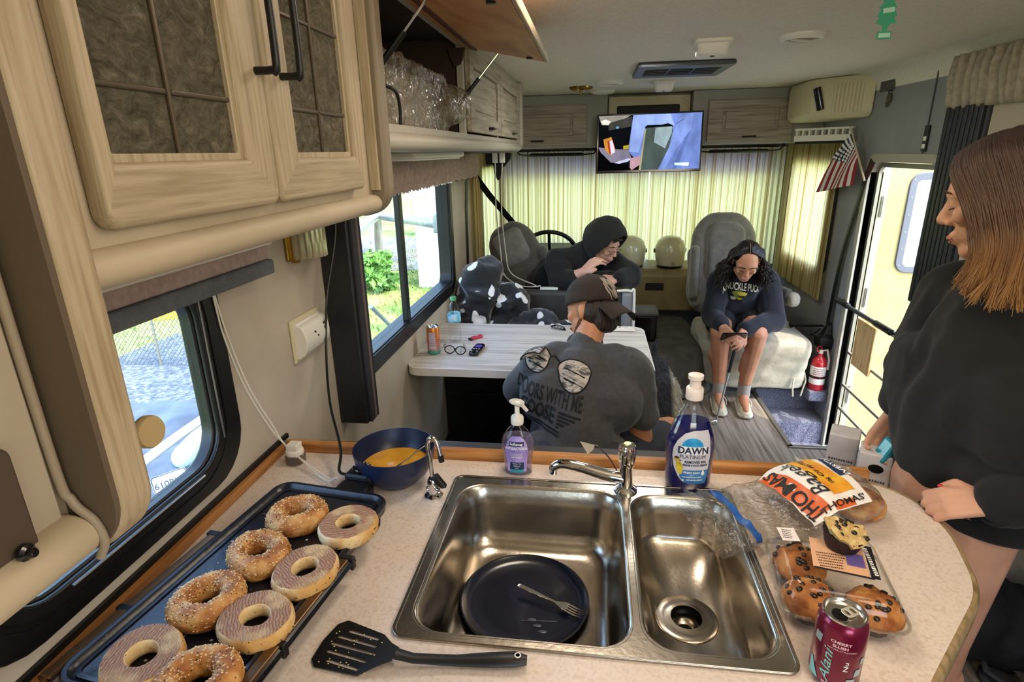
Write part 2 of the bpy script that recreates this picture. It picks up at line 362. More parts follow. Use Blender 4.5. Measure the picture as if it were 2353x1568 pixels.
# ---- entry opening, the door swung out, the screen door with its bars
mb = MB(); mb.frame([V((RX-.014, y, z)) for y, z in rrect(2.955, 3.73, -.29, 1.60, (.02, .09, .09, .02))], [V((RX-.014, y, z)) for y, z in rrect(3.0, 3.685, -.285, 1.555, (.01, .06, .06, .01))], (.085, 0, 0))
struct(mb.build('trim_4', mat('door_jamb', '#a49f90', .5), None, 30, bev=.004))
m_cream = mat('cream_door_skin', '#a89a66', .5, c2='#9f915c', scale=8, bump=.03, bscale=120)
HX, HY = RX+.10, 3.70     # hinge of the outer door
dr = struct(thing('door_1', 'cream entry door swung wide open outside the doorway, frosted window in it', 'door', (HX, HY, -.28)))
del dr['category']
ol = [(x, z) for x, z in rrect(HX+.0, HX+.68, -.27, 1.56, (.02, .08, .08, .02))]
il = [(x, z) for x, z in rrect(HX+.155, HX+.50, .935, 1.46, .05)]
mb = MB(); mb.frame([V((x, HY, z)) for x, z in ol], [V((x, HY, z)) for x, z in il], (0, .035, 0)); mb.build('door_leaf', m_cream, dr, 30)
mb = MB(); mb.frame([V((x, HY-.012, z)) for x, z in rrect(HX+.125, HX+.53, .905, 1.49, .07)], [V((x, HY-.012, z)) for x, z in rrect(HX+.165, HX+.49, .945, 1.45, .03)], (0, .03, 0)); mb.build('window_frame', mat('grey_window_trim', '#5c5f66', .45), dr, 30, bev=.003)
for i in range(6):
    for x in (HX+.145, HX+.51): 
        mb = MB(); mb.cyl((x, HY-.0125, .95+i*.1), (x, HY-.014, .95+i*.1), .004, n=8); mb.build('screw', m_chrome, dr, 0)
mfg, t = newmat('frosted_glass'); _p = nd(t, 'ShaderNodeBsdfTranslucent'); _p.inputs[0].default_value = lin('#f2f6fa'); _g = nd(t, 'ShaderNodeBsdfTransparent'); _x = nd(t, 'ShaderNodeMixShader'); _n = nd(t, 'ShaderNodeTexNoise', i_Scale=70.); t.links.new(coords(t), _n.inputs[0]); _r = ramp(t, _n.outputs[0], [(.45, .15), (.62, .6)]); _q = nd(t, 'ShaderNodeOutputMaterial')
t.links.new(_r.outputs[0], _x.inputs[0]); t.links.new(_p.outputs[0], _x.inputs[1]); t.links.new(_g.outputs[0], _x.inputs[2]); t.links.new(_x.outputs[0], _q.inputs[0])
mb = MB(); mb.box(HX+.16, HX+.495, HY+.008, HY+.014, .94, 1.455); mb.build('frosted_pane', mfg, dr, 0)
mb = MB(); mb.box(HX-.03, HX+.01, HY-.012, HY+.004, -.27, 1.555); mb.build('hinge_strip', mat('hinge_strip', '#9a9888', .4, metal=.4), dr, 0, bev=.003)
for z in (.1, .75, 1.3):
    mb = MB(); mb.cyl((HX-.01, HY-.018, z-.06), (HX-.01, HY-.018, z+.06), .009); mb.build('hinge', m_chrome, dr)
# lit jamb seen between wall and leaf
mb = MB(); mb.box(RX+.05, HX-.03, 3.685, 3.70, -.28, 1.55); struct(mb.build('trim_5', m_cream, None, 0))
sd = thing('screen_door', 'aluminium framed screen door with thin cross bars closing the entry opening', 'door', (RX, 3.34, -.28), kind='structure')
del sd['category']; sd.name = 'door_2'; W0['door_2'] = W0['screen_door']
m_alu = mat('screen_aluminium', '#8d8a7c', .4, metal=.6)
mb = MB(); mb.frame([V((RX+.03, y, z)) for y, z in rrect(3.005, 3.68, -.28, 1.55, (.01, .055, .055, .01))], [V((RX+.03, y, z)) for y, z in rrect(3.03, 3.655, -.255, 1.525, (.01, .04, .04, .01))], (.018, 0, 0)); mb.build('screen_frame', m_alu, sd, 30)
for z in (.665, .40, .18, .02):
    mb = MB(); mb.box(RX+.028, RX+.042, 3.03, 3.655, z-.008, z+.008); mb.build('cross_bar', m_alu, sd, 0)
mb = MB(); mb.box(RX+.012, RX+.03, 3.33, 3.56, .36, .655); wp = mb.build('sliding_panel', wood('light_oak_panel', '#d2b27c', '#c4a068', '#a9854f', 3, 2, .5, .05), sd, 0, bev=.006)
mb = MB(); mb.frame([V((RX+.010, y, z)) for y, z in rrect(3.345, 3.545, .375, .64, .004, 1)], [V((RX+.010, y, z)) for y, z in rrect(3.37, 3.52, .40, .615, .004, 1)], (.006, 0, 0)); mb.build('panel_bead', bpy.data.materials['light_oak_panel'], wp, 0)
gb = thing('grab_bar', 'black grab bar with foam grips across the entry doorway', 'grab bar', (RX-.06, 3.4, .71))
mb = MB(); mb.tube([(RX-.05, 3.70, .722), (RX-.05, 3.03, .722)], .011); mb.build('rod', mat('rod_grey', '#3d4042', .35, metal=.5), gb)
for a, b in ((3.73, 3.57), (3.22, 3.04)):
    mb = MB(); mb.tube([(RX-.05, a, .722), (RX-.05, b, .722)], .018, 10); mb.build('grip', m_black, gb, bev=.004)
for y in (3.715, 3.03): 
    mb = MB(); mb.tube([(RX-.05, y, .722), (RX-.013, y, .722)], .009); mb.build('bracket', m_black, gb)
# ================================================================ WALL CABINETS
m_wash = wood('whitewashed_oak', '#aa9b82', '#9e8f76', '#8e7e64', 6, 1, .5, .12)      # grain along the rails
m_washv = wood('whitewashed_oak_upright', '#ae9f85', '#a39378', '#917f62', 6, 2, .5, .12)
m_washg = wood('grey_washed_oak', '#a9a08c', '#948a77', '#7b7262', 2.6, 1, .5, .1)
m_washgv = wood('grey_washed_oak_upright', '#a9a08c', '#948a77', '#7b7262', 2.6, 2, .5, .1)
m_trim = mat('taupe_edge_trim', '#7f735f', .5)
m_vinyl = mat('cabinet_vinyl', '#b5a78f', .55, c2='#aa9c84', scale=6)
m_birch = mat('birch_ply', '#c08a4f', .5, stops=[(.35, '#a9703a'), (.6, '#c8935a')], scale=2.2, stretch=(3, 1, 1), detail=5, dist=1.2)
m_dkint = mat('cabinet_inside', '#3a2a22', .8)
def plate_holes(mb, outer, holes, z0, z1, mi=0, fn=None):
    """flat plate with holes, outlines in x, y"""
    bm = bmesh.new(); ed = []
    for lp in [outer]+holes:
        vs = [bm.verts.new((p[0], p[1], 0)) for p in lp]
        ed += [bm.edges.new((vs[i], vs[(i+1) % len(vs)])) for i in range(len(vs))]
    bmesh.ops.triangle_fill(bm, edges=ed, use_beauty=True)
    vs = [v.co.copy() for v in bm.verts]; bm.verts.index_update(); n = len(vs); fs = [tuple(v.index for v in f.verts) for f in bm.faces]
    allv = [(v.x, v.y, z0) for v in vs]+[(v.x, v.y, z1) for v in vs]; af = fs+[tuple(i+n for i in f) for f in fs]; o = 0
    for lp in [outer]+holes:
        k = len(lp); af += [(o+i, o+(i+1) % k, n+o+(i+1) % k, n+o+i) for i in range(k)]; o += k
    bm.free(); mb.add([fn(*p) for p in allv] if fn else allv, af, mi); return mb
def end_panel(y0, y1, x1, zb, r=.06, d=0):
    """cabinet end with a rounded lower front corner"""
    pr = [(LX+d, CZ-.002), (LX+d, zb)]+[(x1-r+r*sin(a), zb+r-r*cos(a)) for a in [pi/2*i/10 for i in range(11)]]+[(x1, CZ-.002)]
    return MB().prism([(x, y0, z) for x, z in pr], (0, y1-y0, 0))
def roll(y0, y1, x, z0, z1):
    """half-round rail along y, bulging towards the room"""
    c = (z0+z1)/2; h = (z1-z0)/2
    return MB().loft([[(x-.03, y, z1)]+[(x+h*1.15*sin(a), y, c+h*cos(a)) for a in [pi*i/12 for i in range(13)]]+[(x-.03, y, z0)] for y in (y0, y1)])
# ---- left cabinet, hanging lower, whose face runs off the frame
lc = thing('wall_cabinet', 'tall beige wall cabinet with rounded wood end panel, nearest the camera at left', 'cabinet', (LX, .05, 1.29))
mb = MB(); mb.box(LX+.001, -.485, -.6, .40, 1.325, CZ-.002); mb.build('body', m_vinyl, lc, 0)
o = end_panel(.405, .445, -.43, 1.285); o.build('end_panel', m_washv, lc, 30, bev=.006)
end_panel(.400, .407, -.433, 1.288).build('shade_band', mat('painted_shade_taupe', '#5d5042', .6), lc, 30)  # shade on the panel's inner side, put into a dark colour
mb = MB(); mb.box(-.487, -.479, -.55, .388, 1.335, CZ-.004); mb.build('face_panel', mat('panel_vinyl', '#a79c8b', .55), lc, 0)
mb = MB(); mb.tube(spline([(-.475, .391, 2.03), (-.475, .392, 1.70), (-.475, .392, 1.40), (-.470, .394, 1.352), (-.455, .396, 1.330), (-.450, .396, 1.308), (-.458, .395, 1.290)], 8), .0042, 10, flat=(0, 1, 0)); mb.build('edge_bead', mat('bead_taupe', '#8f8371', .5), lc)
roll(-.6, .392, -.475, 1.295, 1.338).build('bottom_rail', m_vinyl, lc)
mb = MB(); mb.prism([(-.479, y, z) for y, z in rrect(.16, .356, 1.322, 1.432, .012)], (.010, 0, 0)); pl = mb.build('latch_plate', mat('brown_plate', '#4b3f36', .6), lc, 30, bev=.002)
mb = MB(); mb.lathe([(.0075, 0), (.0075, .004), (.0045, .006), (.0045, .010), (.003, .012)], 16, (-.465, .338, 1.340), V((1, 0, 0))); mb.build('latch_knob', m_blackgloss, pl)
mb = MB(); mb.tube([(-.49, .440, 1.378), (-.478, .468, 1.378), (-.46, .482, 1.378)], .008, 10); kn = mb.build('knob_stem', m_blackgloss, lc)
mb = MB(); mb.lathe([(.0005, 0), (.0155, 0), (.0175, .003), (.0175, .009), (.016, .0115), (.0005, .0118)], 32, (-.462, .482, 1.378), V((1, -.1, .1))); mb.build('knob', mat('brushed_brass', '#c4ad80', .5, metal=.5, aniso=.5), kn, label='brushed brass round knob')
# ---- glass-door cabinet
gc = thing('glass_door_cabinet', 'whitewashed wall cabinet with two leaded glass doors and black pulls', 'cabinet', (LX, .8, 1.53))
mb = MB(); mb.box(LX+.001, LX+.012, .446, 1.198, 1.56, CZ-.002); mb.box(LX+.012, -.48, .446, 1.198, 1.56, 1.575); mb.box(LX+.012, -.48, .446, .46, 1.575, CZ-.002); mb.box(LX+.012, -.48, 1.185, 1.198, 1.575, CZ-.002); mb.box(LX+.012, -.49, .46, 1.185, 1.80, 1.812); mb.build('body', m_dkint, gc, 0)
mb = MB(); mb.box(-.48, -.46, .446, 1.198, 1.545, 1.60); mb.box(-.48, -.46, 1.10, 1.198, 1.60, CZ-.002); mb.box(-.48, -.46, .77, .80, 1.60, CZ-.002); mb.box(-.48, -.46, .446, .49, 1.6, CZ-.002); mb.build('face_frame', m_vinyl, gc, 0)
roll(.446, 1.19, -.462, 1.533, 1.572).build('bottom_rail', m_vinyl, gc)
end_panel(1.192, 1.238, -.425, 1.525).build('end_panel', m_trim, gc, 30, bev=.008)
mb = MB(); mb.box(-.459, -.440, 1.180, 1.1905, 1.58, CZ-.002); mb.build('edge_bead', m_washv, gc, 0)
m_rain, t = newmat('textured_glass'); L = t.links
_q = nd(t, 'ShaderNodeOutputMaterial'); _p = nd(t, 'ShaderNodeBsdfPrincipled'); _t = nd(t, 'ShaderNodeBsdfTransparent'); _t.inputs[0].default_value = lin('#8d8c80'); _m = nd(t, 'ShaderNodeMixShader')
_n = nd(t, 'ShaderNodeTexNoise', i_Scale=24., i_Detail=9., i_Roughness=.78, i_Distortion=1.1); L.new(coords(t, (1, 1.5, 2.2)), _n.inputs[0]); _r = ramp(t, _n.outputs[0], [(.34, '#6b6656'), (.5, '#9a927e'), (.60, '#b7ae98'), (.70, '#ddd4c0')])
L.new(_r.outputs[0], _p.inputs['Base Color']); _p.inputs['Roughness'].default_value = .22; _b = nd(t, 'ShaderNodeBump', i_Strength=.9, i_Distance=.02); L.new(_n.outputs[0], _b.inputs['Height']); L.new(_b.outputs[0], _p.inputs['Normal'])
_m.inputs[0].default_value = .66; L.new(_t.outputs[0], _m.inputs[1]); L.new(_p.outputs[0], _m.inputs[2]); L.new(_m.outputs[0], _q.inputs[0])
m_lead = mat('lead_came', '#54483a', .4, metal=.5)
def glass_door(y0, y1, g0, g1, mul, hy, name_l):
    mb = MB(); x = -.459
    mb.frame([(x, y, z) for y, z in rrect(y0, y1, 1.588, 2.03, (.012, .01, .01, .012), 3)], [(x, y, z) for y, z in rrect(g0, g1, 1.648, 1.985, .002, 3)], (.022, 0, 0)); mb.m = [1 if 1.655 < sum(mb.v[k_][2] for k_ in f_)/len(f_) < 1.98 and max(mb.v[k_][2] for k_ in f_)-min(mb.v[k_][2] for k_ in f_) > .2 else 0 for f_ in mb.f]; d = mb.build('door', [m_wash, m_washv], gc, 30, bev=.007, seg=3)
    mb = MB(); mb.frame([(x+.006, y, z) for y, z in rrect(g0-.004, g1+.004, 1.644, 1.989, .002, 1)], [(x+.006, y, z) for y, z in rrect(g0+.008, g1-.008, 1.656, 1.977, .002, 1)], (.008, 0, 0)); mb.build('glazing_bead', m_washv, d, 30, bev=.002)
    ys = (g0, mul, g1); zs = (1.646, 1.718, 1.846, 1.99)
    for a, b in zip(ys, ys[1:]):
        for c, e in zip(zs, zs[1:]):
            mb = MB(); mb.box(x+.004, x+.008, a+.001, b-.001, c+.001, e-.001); mb.build('glass_pane', m_rain, d, 0)
    for y in ys[1:2]: mb = MB(); mb.box(x+.001, x+.0125, y-.003, y+.003, 1.65, 1.985); mb.build('muntin', m_lead, d, 0, bev=.002)
    for z in zs[1:3]:
        for a, b in zip(ys, ys[1:]): mb = MB(); mb.box(x+.001, x+.012, a+.004, b-.004, z-.003, z+.003); mb.build('muntin', m_lead, d, 0, bev=.002)
    mb = MB(); mb.tube(spline([(x+.02, hy, 1.757), (x+.045, hy, 1.757), (x+.052, hy, 1.764), (x+.052, hy, 1.866), (x+.045, hy, 1.873), (x+.02, hy, 1.873)], 4), .0052, 10); mb.build('handle', mat('matt_black_metal', '#0b0b0c', .45), d)
glass_door(.478, .781, .497, .717, .603, .762, 'left')
glass_door(.788, 1.102, .852, 1.065, .957, .826, 'right')
for i, (y, z, c, r) in enumerate(((.95, 1.845, '#e08a2a', .055), (.89, 1.845, '#c96a5a', .05))):
    b = thing('snack_box', ('orange and yellow packet standing behind the right glass door', 'pink packet standing behind the right glass door')[i], 'packet', (-.56, y, 1.812))
    mb = MB(); mb.box(-.60, -.53, y-r, y+r, 1.813, 1.93-.02*i); mb.build('box', mat('packet_%d' % i, c, .5, c2=('#e2c23a', '#d98a7a')[i], scale=12), b, 0, bev=.008)
for i in range(4):
    y = .54+.065*i; b = thing('mug', ('first', 'second', 'third', 'fourth')[i]+' grey mug from the wall cabinet edge, behind the left leaded glass door', 'mug', (-.6, y, 1.576), 'mugs behind the glass doors')
    mb = MB(); mb.lathe([(.02, 0), (.028, .004), (.03, .08), (.0275, .08), (.026, .01), (.001, .01)], 16, (-.6, y, 1.576)); mb.build('cup', mat('mug_glaze%d' % i, ('#6d6a60', '#8b8574', '#565a52', '#b3a88e')[i], .3), b)
    mb = MB(); mb.tube(spline([(-.57, y, 1.64), (-.548, y, 1.63), (-.55, y, 1.605), (-.572, y, 1.598)], 4), .004); mb.build('handle', bpy.data.materials['mug_glaze%d' % i], b)
# ---- long overhead cabinet: open bay with lifted door, two closed doors
oc = thing('overhead_cabinet', 'long grey-washed overhead cabinet, one door lifted open, two closed', 'cabinet', (LX, 2.4, 1.66))
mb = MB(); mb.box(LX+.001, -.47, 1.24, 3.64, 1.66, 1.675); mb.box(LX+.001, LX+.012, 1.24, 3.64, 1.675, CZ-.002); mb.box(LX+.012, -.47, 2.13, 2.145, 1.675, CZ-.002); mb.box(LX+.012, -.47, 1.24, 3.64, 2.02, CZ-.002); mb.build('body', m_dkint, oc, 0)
mb = MB(); mb.box(-.472, -.452, 1.24, 3.64, 1.675, 1.716); mb.box(-.472, -.452, 1.24, 3.64, 2.0, CZ-.002); mb.box(-.472, -.452, 2.115, 2.15, 1.716, 2.0); mb.box(-.472, -.452, 2.852, 2.872, 1.716, 2.0); mb.box(-.472, -.452, 3.59, 3.64, 1.716, 2.0); mb.build('face_frame', mat('grey_vinyl', '#a8a294', .5), oc, 0)
roll(1.24, 3.64, -.455, 1.655, 1.70).build('bottom_rail', bpy.data.materials['grey_vinyl'], oc)
end_panel(3.62, 3.70, -.425, 1.645).build('end_panel', bpy.data.materials['grey_vinyl'], oc, 30, bev=.012)
for a, b in ((2.155, 2.852), (2.872, 3.59)):
    x = -.453; mb = MB()
    mb.frame([(x, y, z) for y, z in rrect(a, b, 1.722, 1.998, .004, 1)], [(x, y, z) for y, z in rrect(a+.07, b-.07, 1.782, 1.945, .004, 1)], (.02, 0, 0)); d = mb.build('door', m_washg, oc, 30, bev=.006)
    mb = MB(); mb.box(x+.002, x+.008, a+.07, b-.07, 1.782, 1.945); mb.box(x+.006, x+.014, a+.095, b-.095, 1.80, 1.925); mb.build('raised_panel', m_washg, d, 0, bev=.006)
    mb = MB(); y = (a+b)/2+.05; mb.tube([(x+.02, y-.045, 1.745), (x+.035, y-.035, 1.745), (x+.035, y+.035, 1.745), (x+.02, y+.045, 1.745)], .005); mb.build('handle', m_black, d)
# lifted door, hinged along the top edge
tilt = M.Rotation(radians(11.5), 3, 'Y'); hp = V((-.450, 0, 1.995))
def ld(x, y, z): p = tilt @ V((x, 0, z)); return V((hp.x+p.x, y, hp.z+p.z))
mb = MB(); mb.loft([[ld(x, y, z) for y, z in ((1.25, 0), (2.14, 0), (2.14, .018), (1.25, .018))] for x in (.0, .285)])
d = mb.build('lifted_door', m_birch, oc, 0, bev=.003, label='lifted cabinet door showing its bare plywood back')
mb = MB(); mb.loft([[ld(x, y, z) for y, z in ((1.25, .0), (2.14, .0), (2.14, .02), (1.25, .02))] for x in (.285, .297)]); mb.build('door_lip', m_wash, d, 0, bev=.003)
mb = MB(); mb.loft([[ld(x, y, z) for y, z in ((1.25, -.004), (2.14, -.004), (2.14, 0), (1.25, 0))] for x in (.03, .05)]); mb.build('hinge_rail', mat('red_brown_edge', '#5a2f20', .6), d, 0)
for y in (1.32, 2.08):
    for x in (.24,): mb = MB(); mb.cbox(ld(x, y, -.003), (.02, .012, .006)); mb.build('catch', m_black, d, 0)
for y, e in ((1.275, 1.34), (2.10, 2.10)):
    a, b = V((-.475, y, 1.80)), ld(.13, y+.0, -.004); c = a.lerp(b, .55)
    mb = MB(); mb.tube([a, c], .007); st = mb.build('gas_strut', m_black, oc)
    mb = MB(); mb.tube([c, b], .0035); mb.build('strut_rod', m_chrome, st)
mb = MB(); mb.prism([(-.50, 2.108, 1.99), (-.44, 2.108, 1.99), (-.455, 2.108, 1.94), (-.478, 2.108, 1.93)], (0, .02, 0)); mb.build('bracket', m_dkint, oc, 0)
ul = thing('under_cabinet_light', 'flat white light strip fixed under the long overhead cabinet', 'light', (-.6, 2.1, 1.655))
mb = MB(); mb.box(-.66, -.53, 1.75, 2.45, 1.635, 1.659); mb.build('housing', m_white, ul, 0, bev=.008)
mb = MB(); mb.box(-.645, -.545, 1.77, 2.43, 1.629, 1.636); mb.build('lens', mat('lens_white', '#e9e6da', .3), ul, 0, bev=.003)
# appliance wrapped in clear film in the open bay
wr = thing('wrapped_appliance', 'beige appliance wrapped in crinkled clear plastic in the open overhead bay', 'appliance', (-.62, 1.7, 1.717))
mb = MB(); mb.box(-.79, -.50, 1.29, 1.90, 1.70, 1.87); remesh('body', mb, .016, 6, mat('appliance_beige', '#a39077', .5, c2='#8f7d66', scale=20), wr)
mb = MB(); mb.box(-.795, -.475, 1.28, 1.98, 1.695, 1.885); mb.cap((-.53, 1.9, 1.79), .085, (-.47, 2.04, 1.80), .06)
m_film = glassy('clear_film', '#f2efe8', .14, .10, bump=1.0, bscale=38, edge=.22, body=.14, bodycol='#b5a994', stretch=(1, 1, 1))
def crinkle(co, n):
    h = abs(N3.noise(co*17))*.9+abs(N3.noise(co*41+V((3, 1, 2))))*.5
    return co+n*(h-.35)*.022
remesh('plastic_wrap', mb, .007, 3, m_film, wr, post=crinkle)
bc = thing('black_cable', 'black cable loop hanging from the wrapped appliance bay', 'cable', (-.47, 1.4, 1.72))
mb = MB(); mb.tube(spline([(-.485, 1.33, 1.80), (-.46, 1.345, 1.795), (-.455, 1.39, 1.785), (-.458, 1.415, 1.75), (-.46, 1.415, 1.717)], 6), .004); mb.build('lead', m_black, bc)
mb = MB(); mb.box(-.495, -.475, 1.315, 1.335, 1.79, 1.83); mb.build('plug', m_black, bc, 0, bev=.004)
# ---- cabinets over the windscreen
m_fwash = wood('front_washed_oak', '#a2978a', '#8c8276', '#746a5e', 2.4, 0, .55, .1)  # slightly darker tone of the grey-washed oak
fc = thing('windscreen_cabinet', 'grey-washed overhead cabinet across the cab front above the curtains', 'cabinet', (.45, 4.9, 1.67))
mb = MB(); mb.box(LX+.001, .10, 4.52, 5.2, 1.67, CZ-.002); mb.box(.70, RX-.001, 4.52, 5.2, 1.67, CZ-.002); mb.box(.10, .70, 4.66, 5.2, 1.72, CZ-.002); mb.build('body', mat('front_vinyl', '#97948e', .6), fc, 0, bev=.006)
for a, b in ((-.78, -.05), (.81, 1.39)):
    mb = MB(); mb.frame([(x, 4.50, z) for x, z in rrect(a, b, 1.69, 1.965, .004, 1)], [(x, 4.50, z) for x, z in rrect(a+.10, b-.10, 1.755, 1.905, .004, 1)], (0, .02, 0)); d = mb.build('door', m_fwash, fc, 30, bev=.006)
    mb = MB(); mb.box(a+.10, b-.10, 4.51, 4.516, 1.755, 1.905); mb.box(a+.12, b-.12, 4.502, 4.514, 1.772, 1.888); mb.build('raised_panel', m_fwash, d, 0, bev=.006)
    mb = MB(); c = (a+b)/2; mb.tube([(c-.045, 4.50, 1.72), (c-.04, 4.485, 1.72), (c+.04, 4.485, 1.72), (c+.045, 4.50, 1.72)], .006); mb.build('handle', m_black, d)
mb = MB(); mb.box(.108, .695, 4.60, 4.66, 1.73, 2.02); mb.build('television_back_board', m_ivory, fc, 0, bev=.006)
mb = MB(); mb.box(.17, .62, 4.585, 4.602, 1.75, 1.955); mb.build('dark_recess', mat('recess_black', '#15110e', .6), fc, 0, bev=.01)
for x in (.13, .67): mb = MB(); mb.lathe([(.001, 0), (.012, .0), (.010, .006), (.001, .008)], 12, (x, 4.60, 1.99), V((0, -1, 0))); mb.build('screw_cap', m_white, fc)
# ================================================================ COUNTER, SINK AND WHAT STANDS ON THEM
m_lam = mat('speckled_laminate', '#d3c3b0', .38, stops=[(.38, '#cfbfb1'), (.5, '#d9cbbf'), (.62, '#cbbaab')], scale=80, detail=8, bump=.02, bscale=160)
m_oak = wood('oak_lip', '#bd8448', '#a56c34', '#86521f', 2.5, 0, .4, .12)
m_oaky = wood('oak_strip', '#a9743f', '#936030', '#784818', 2.5, 1, .45, .12)
m_steel = mat('brushed_steel', '#b9b1a4', .24, metal=1, aniso=.3, c2='#a69e92', scale=14, bump=.03, bscale=120)
m_navy = mat('navy_stoneware', '#10172b', .22, coat=.3, c2='#0d1324', scale=20)
def corner(p, a, b, r, n=6):
    """rounded polygon corner"""
    p, a, b = V(p), V(a), V(b); u = (a-p).normalized()*r; v = (b-p).normalized()*r
    return [p+u*(1-t)**2+v*t*t for t in [i/n for i in range(n+1)]]
_P = [(LX+.012, -.5), (.25, -.5), (.25, .40), (.50, .70), (.69, .915), (.745, 1.12), (.69, 1.262), (LX+.012, 1.262)]
def rounded(P, rs):
    out = []
    for i, p in enumerate(P):
        r = rs[i]; out += [V((*p, 0))] if not r else corner((*p, 0), (*P[i-1], 0), (*P[(i+1) % len(P)], 0), r)
    return [(q.x, q.y) for q in out]
TOP = rounded(_P, [0, 0, .06, .05, .055, .09, .09, 0])
wt = thing('countertop', 'speckled beige laminate countertop with rounded right end', 'counter', (0, .6, .862))
mb = plate_holes(MB(), TOP, [rrect(-.296, .318, .705, 1.172, .05)], .862, .90); mb.build('top', m_lam, wt, 30, bev=.002)
def offs(P, d):
    n = len(P); out = []
    for i in range(n):
        a, b = V((*P[i-1], 0)), V((*P[(i+1) % n], 0)); t = (b-a).normalized(); out.append((P[i][0]+t.y*d, P[i][1]-t.x*d))
    return out
edge = [p for p in TOP if p[0] > .2 and p[1] < 1.26]; eo = offs(TOP, .011); eo = [eo[i] for i, p in enumerate(TOP) if p[0] > .2 and p[1] < 1.26]
mb = MB(); mb.loft([[V((*a, z)).lerp(V((*b, z)), q) for q, z in ((0, .899), (.55, .9005), (1, .893), (1, .869), (.5, .862), (0, .862))] for a, b in zip(edge, eo)], True, True)
mb.build('edge_band', wood('tan_edge_band', '#a08a66', '#8e7853', '#75603f', 3, 1, .5, .1), wt)
mb = MB(); mb.box(LX+.014, .66, 1.263, 1.288, .862, .926); wt2 = mb.build('back_lip', m_oak, wt, 0, bev=.007, seg=3)
mb = MB(); mb.box(LX+.001, LX+.022, -.5, 1.262, .90, .922); mb.build('wall_strip', m_oaky, wt, 0, bev=.004)
mb = MB(); mb.box(LX+.001, LX+.009, -.5, 1.30, .922, .934); mb.build('gasket', m_black, wt, 0)
cb = thing('base_cabinet', 'dim base cabinet below the countertop', 'cabinet', (-.1, .75, 0))
pb = [(LX+.02, -.5), (.2, -.5), (.2, .42), (.46, .74), (.63, .93), (.66, 1.22), (LX+.02, 1.22)]
hol = MB(); plate_holes(hol, pb, [rrect(-.33, .35, .67, 1.20, .02, 2)], .08, .861); hol.build('carcass', m_washv, cb, 0)
mb = MB(); mb.prism([(x*.98, y, 0) for x, y in pb], (0, 0, .08)); mb.build('plinth', m_dark, cb, 0)
# ---- sink
sk = thing('double_sink', 'stainless steel double-bowl sink set into the countertop', 'sink', (0, .937, .90))
big = (-.287, .081, .712, 1.150); small = (.099, .311, .716, 1.146)
mb = plate_holes(MB(), rrect(-.312, .328, .694, 1.184, .022), [rrect(*big, .055), rrect(*small, .055)], .9005, .905); mb.build('deck', m_steel, sk, 30, bev=.002)
mb = MB(); mb.frame([(x, y, .9055) for x, y in rrect(-.312, .328, .694, 1.184, .022)], [(x, y, .9055) for x, y in rrect(-.306, .322, .700, 1.178, .018)], (0, 0, .0015)); mb.build('raised_rim', m_steel, sk, 30, bev=.001)
def bowl(b, depth, name, hole=None):
    x0, x1, y0, y1 = b; rings = []
    for q, z in [k_ for k_ in ((-.004, .9052), (.0, .9045), (.004, .899), (.010, .86), (.016, .91-depth*.75), (.024, .905-depth+.018), (.036, .905-depth+.006), (.056, .905-depth), (.095, .905-depth-.002)) if not hole or k_[0] < .03]:
        rings.append(resample([(x, y, z) for x, y in rrect(x0+q, x1-q, y0+q, y1-q, max(.055-q*.15, .03))], 96))
    mb = MB(); n = len(rings[0])
    if hole:
        cx_, cy_, hr_ = hole; A = [atan2(p[1]-cy_, p[0]-cx_) for p in rings[-1]]; zb = 905e-3-depth-.002
        rings += [[(cx_+q*cos(a), cy_+q*sin(a), z) for a in A] for q, z in ((.062, zb), (hr_, zb-.001), (hr_, zb-.05), (.001, zb-.05))]
    mb.loft(rings, True, False)
    if not hole: mb.f.append(tuple(range(len(mb.v)-n, len(mb.v)))); mb.m.append(0)
    return mb.build(name, m_steel, sk, 60)
bowl(big, .155, 'big_bowl'); DZ = .7755; dc = (.202, .922); bowl(small, .128, 'small_bowl', (*dc, .0365))
mb = MB(); mb.lathe([(.030, .004), (.036, .0035), (.044, .002), (.056, .004), (.060, .0015), (.060, 0), (.03, 0)], 36, (*dc, DZ), caps=False); dr_ = mb.build('drain_flange', m_steel, sk, 50)
mb = MB(); mb.lathe([(.0362, .0036), (.0358, -.044), (.001, -.046)], 36, (*dc, DZ), caps=False); mb.build('drain_throat', mat('drain_dark', '#26252a', .35, metal=.7), dr_, 30)
mb = MB(); mb.lathe([(.035, -.022), (.027, -.020), (.024, -.026), (.017, -.030), (.015, -.040)], 30, (*dc, DZ), caps=False); mb.build('strainer', m_steel, dr_)
mb = MB(); mb.lathe([(.016, -.0395), (.001, -.0395)], 20, (*dc, DZ), caps=False); mb.build('drain_hole', m_blackgloss if 'm_blackgloss' in globals() else m_steel, dr_, 0)
# ---- faucets
m_chr = mat('polished_chrome', '#dcdcdc', .05, metal=1)
fa = thing('sink_faucet', 'chrome sink faucet with low curved spout and ribbed knob', 'faucet', (.09, 1.160, .905))
B = V((.092, 1.162, .905))
mb = MB(); mb.lathe([(.027, 0), (.027, .004), (.022, .008), (.0155, .012), (.0150, .06), (.0165, .064), (.0165, .07)], 24, B); mb.build('body', m_chr, fa)
mb = MB()
mb.loft([[B+V((0, 0, .072+z))+V((r*(1+.06*(j % 2))*cos(2*pi*j/36), r*(1+.06*(j % 2))*sin(2*pi*j/36), 0)) for j in range(36)] for r, z in ((.017, 0), (.0185, .004), (.0190, .036), (.0165, .044), (.008, .047))]); mb.build('knob', m_chr, fa, 25)
mb = MB(); mb.lathe([(.009, 0), (.008, .002), (.001, .0025)], 16, B+V((0, 0, .118))); mb.build('knob_cap', mat('brass_cap', '#c9b277', .3, metal=1), fa)
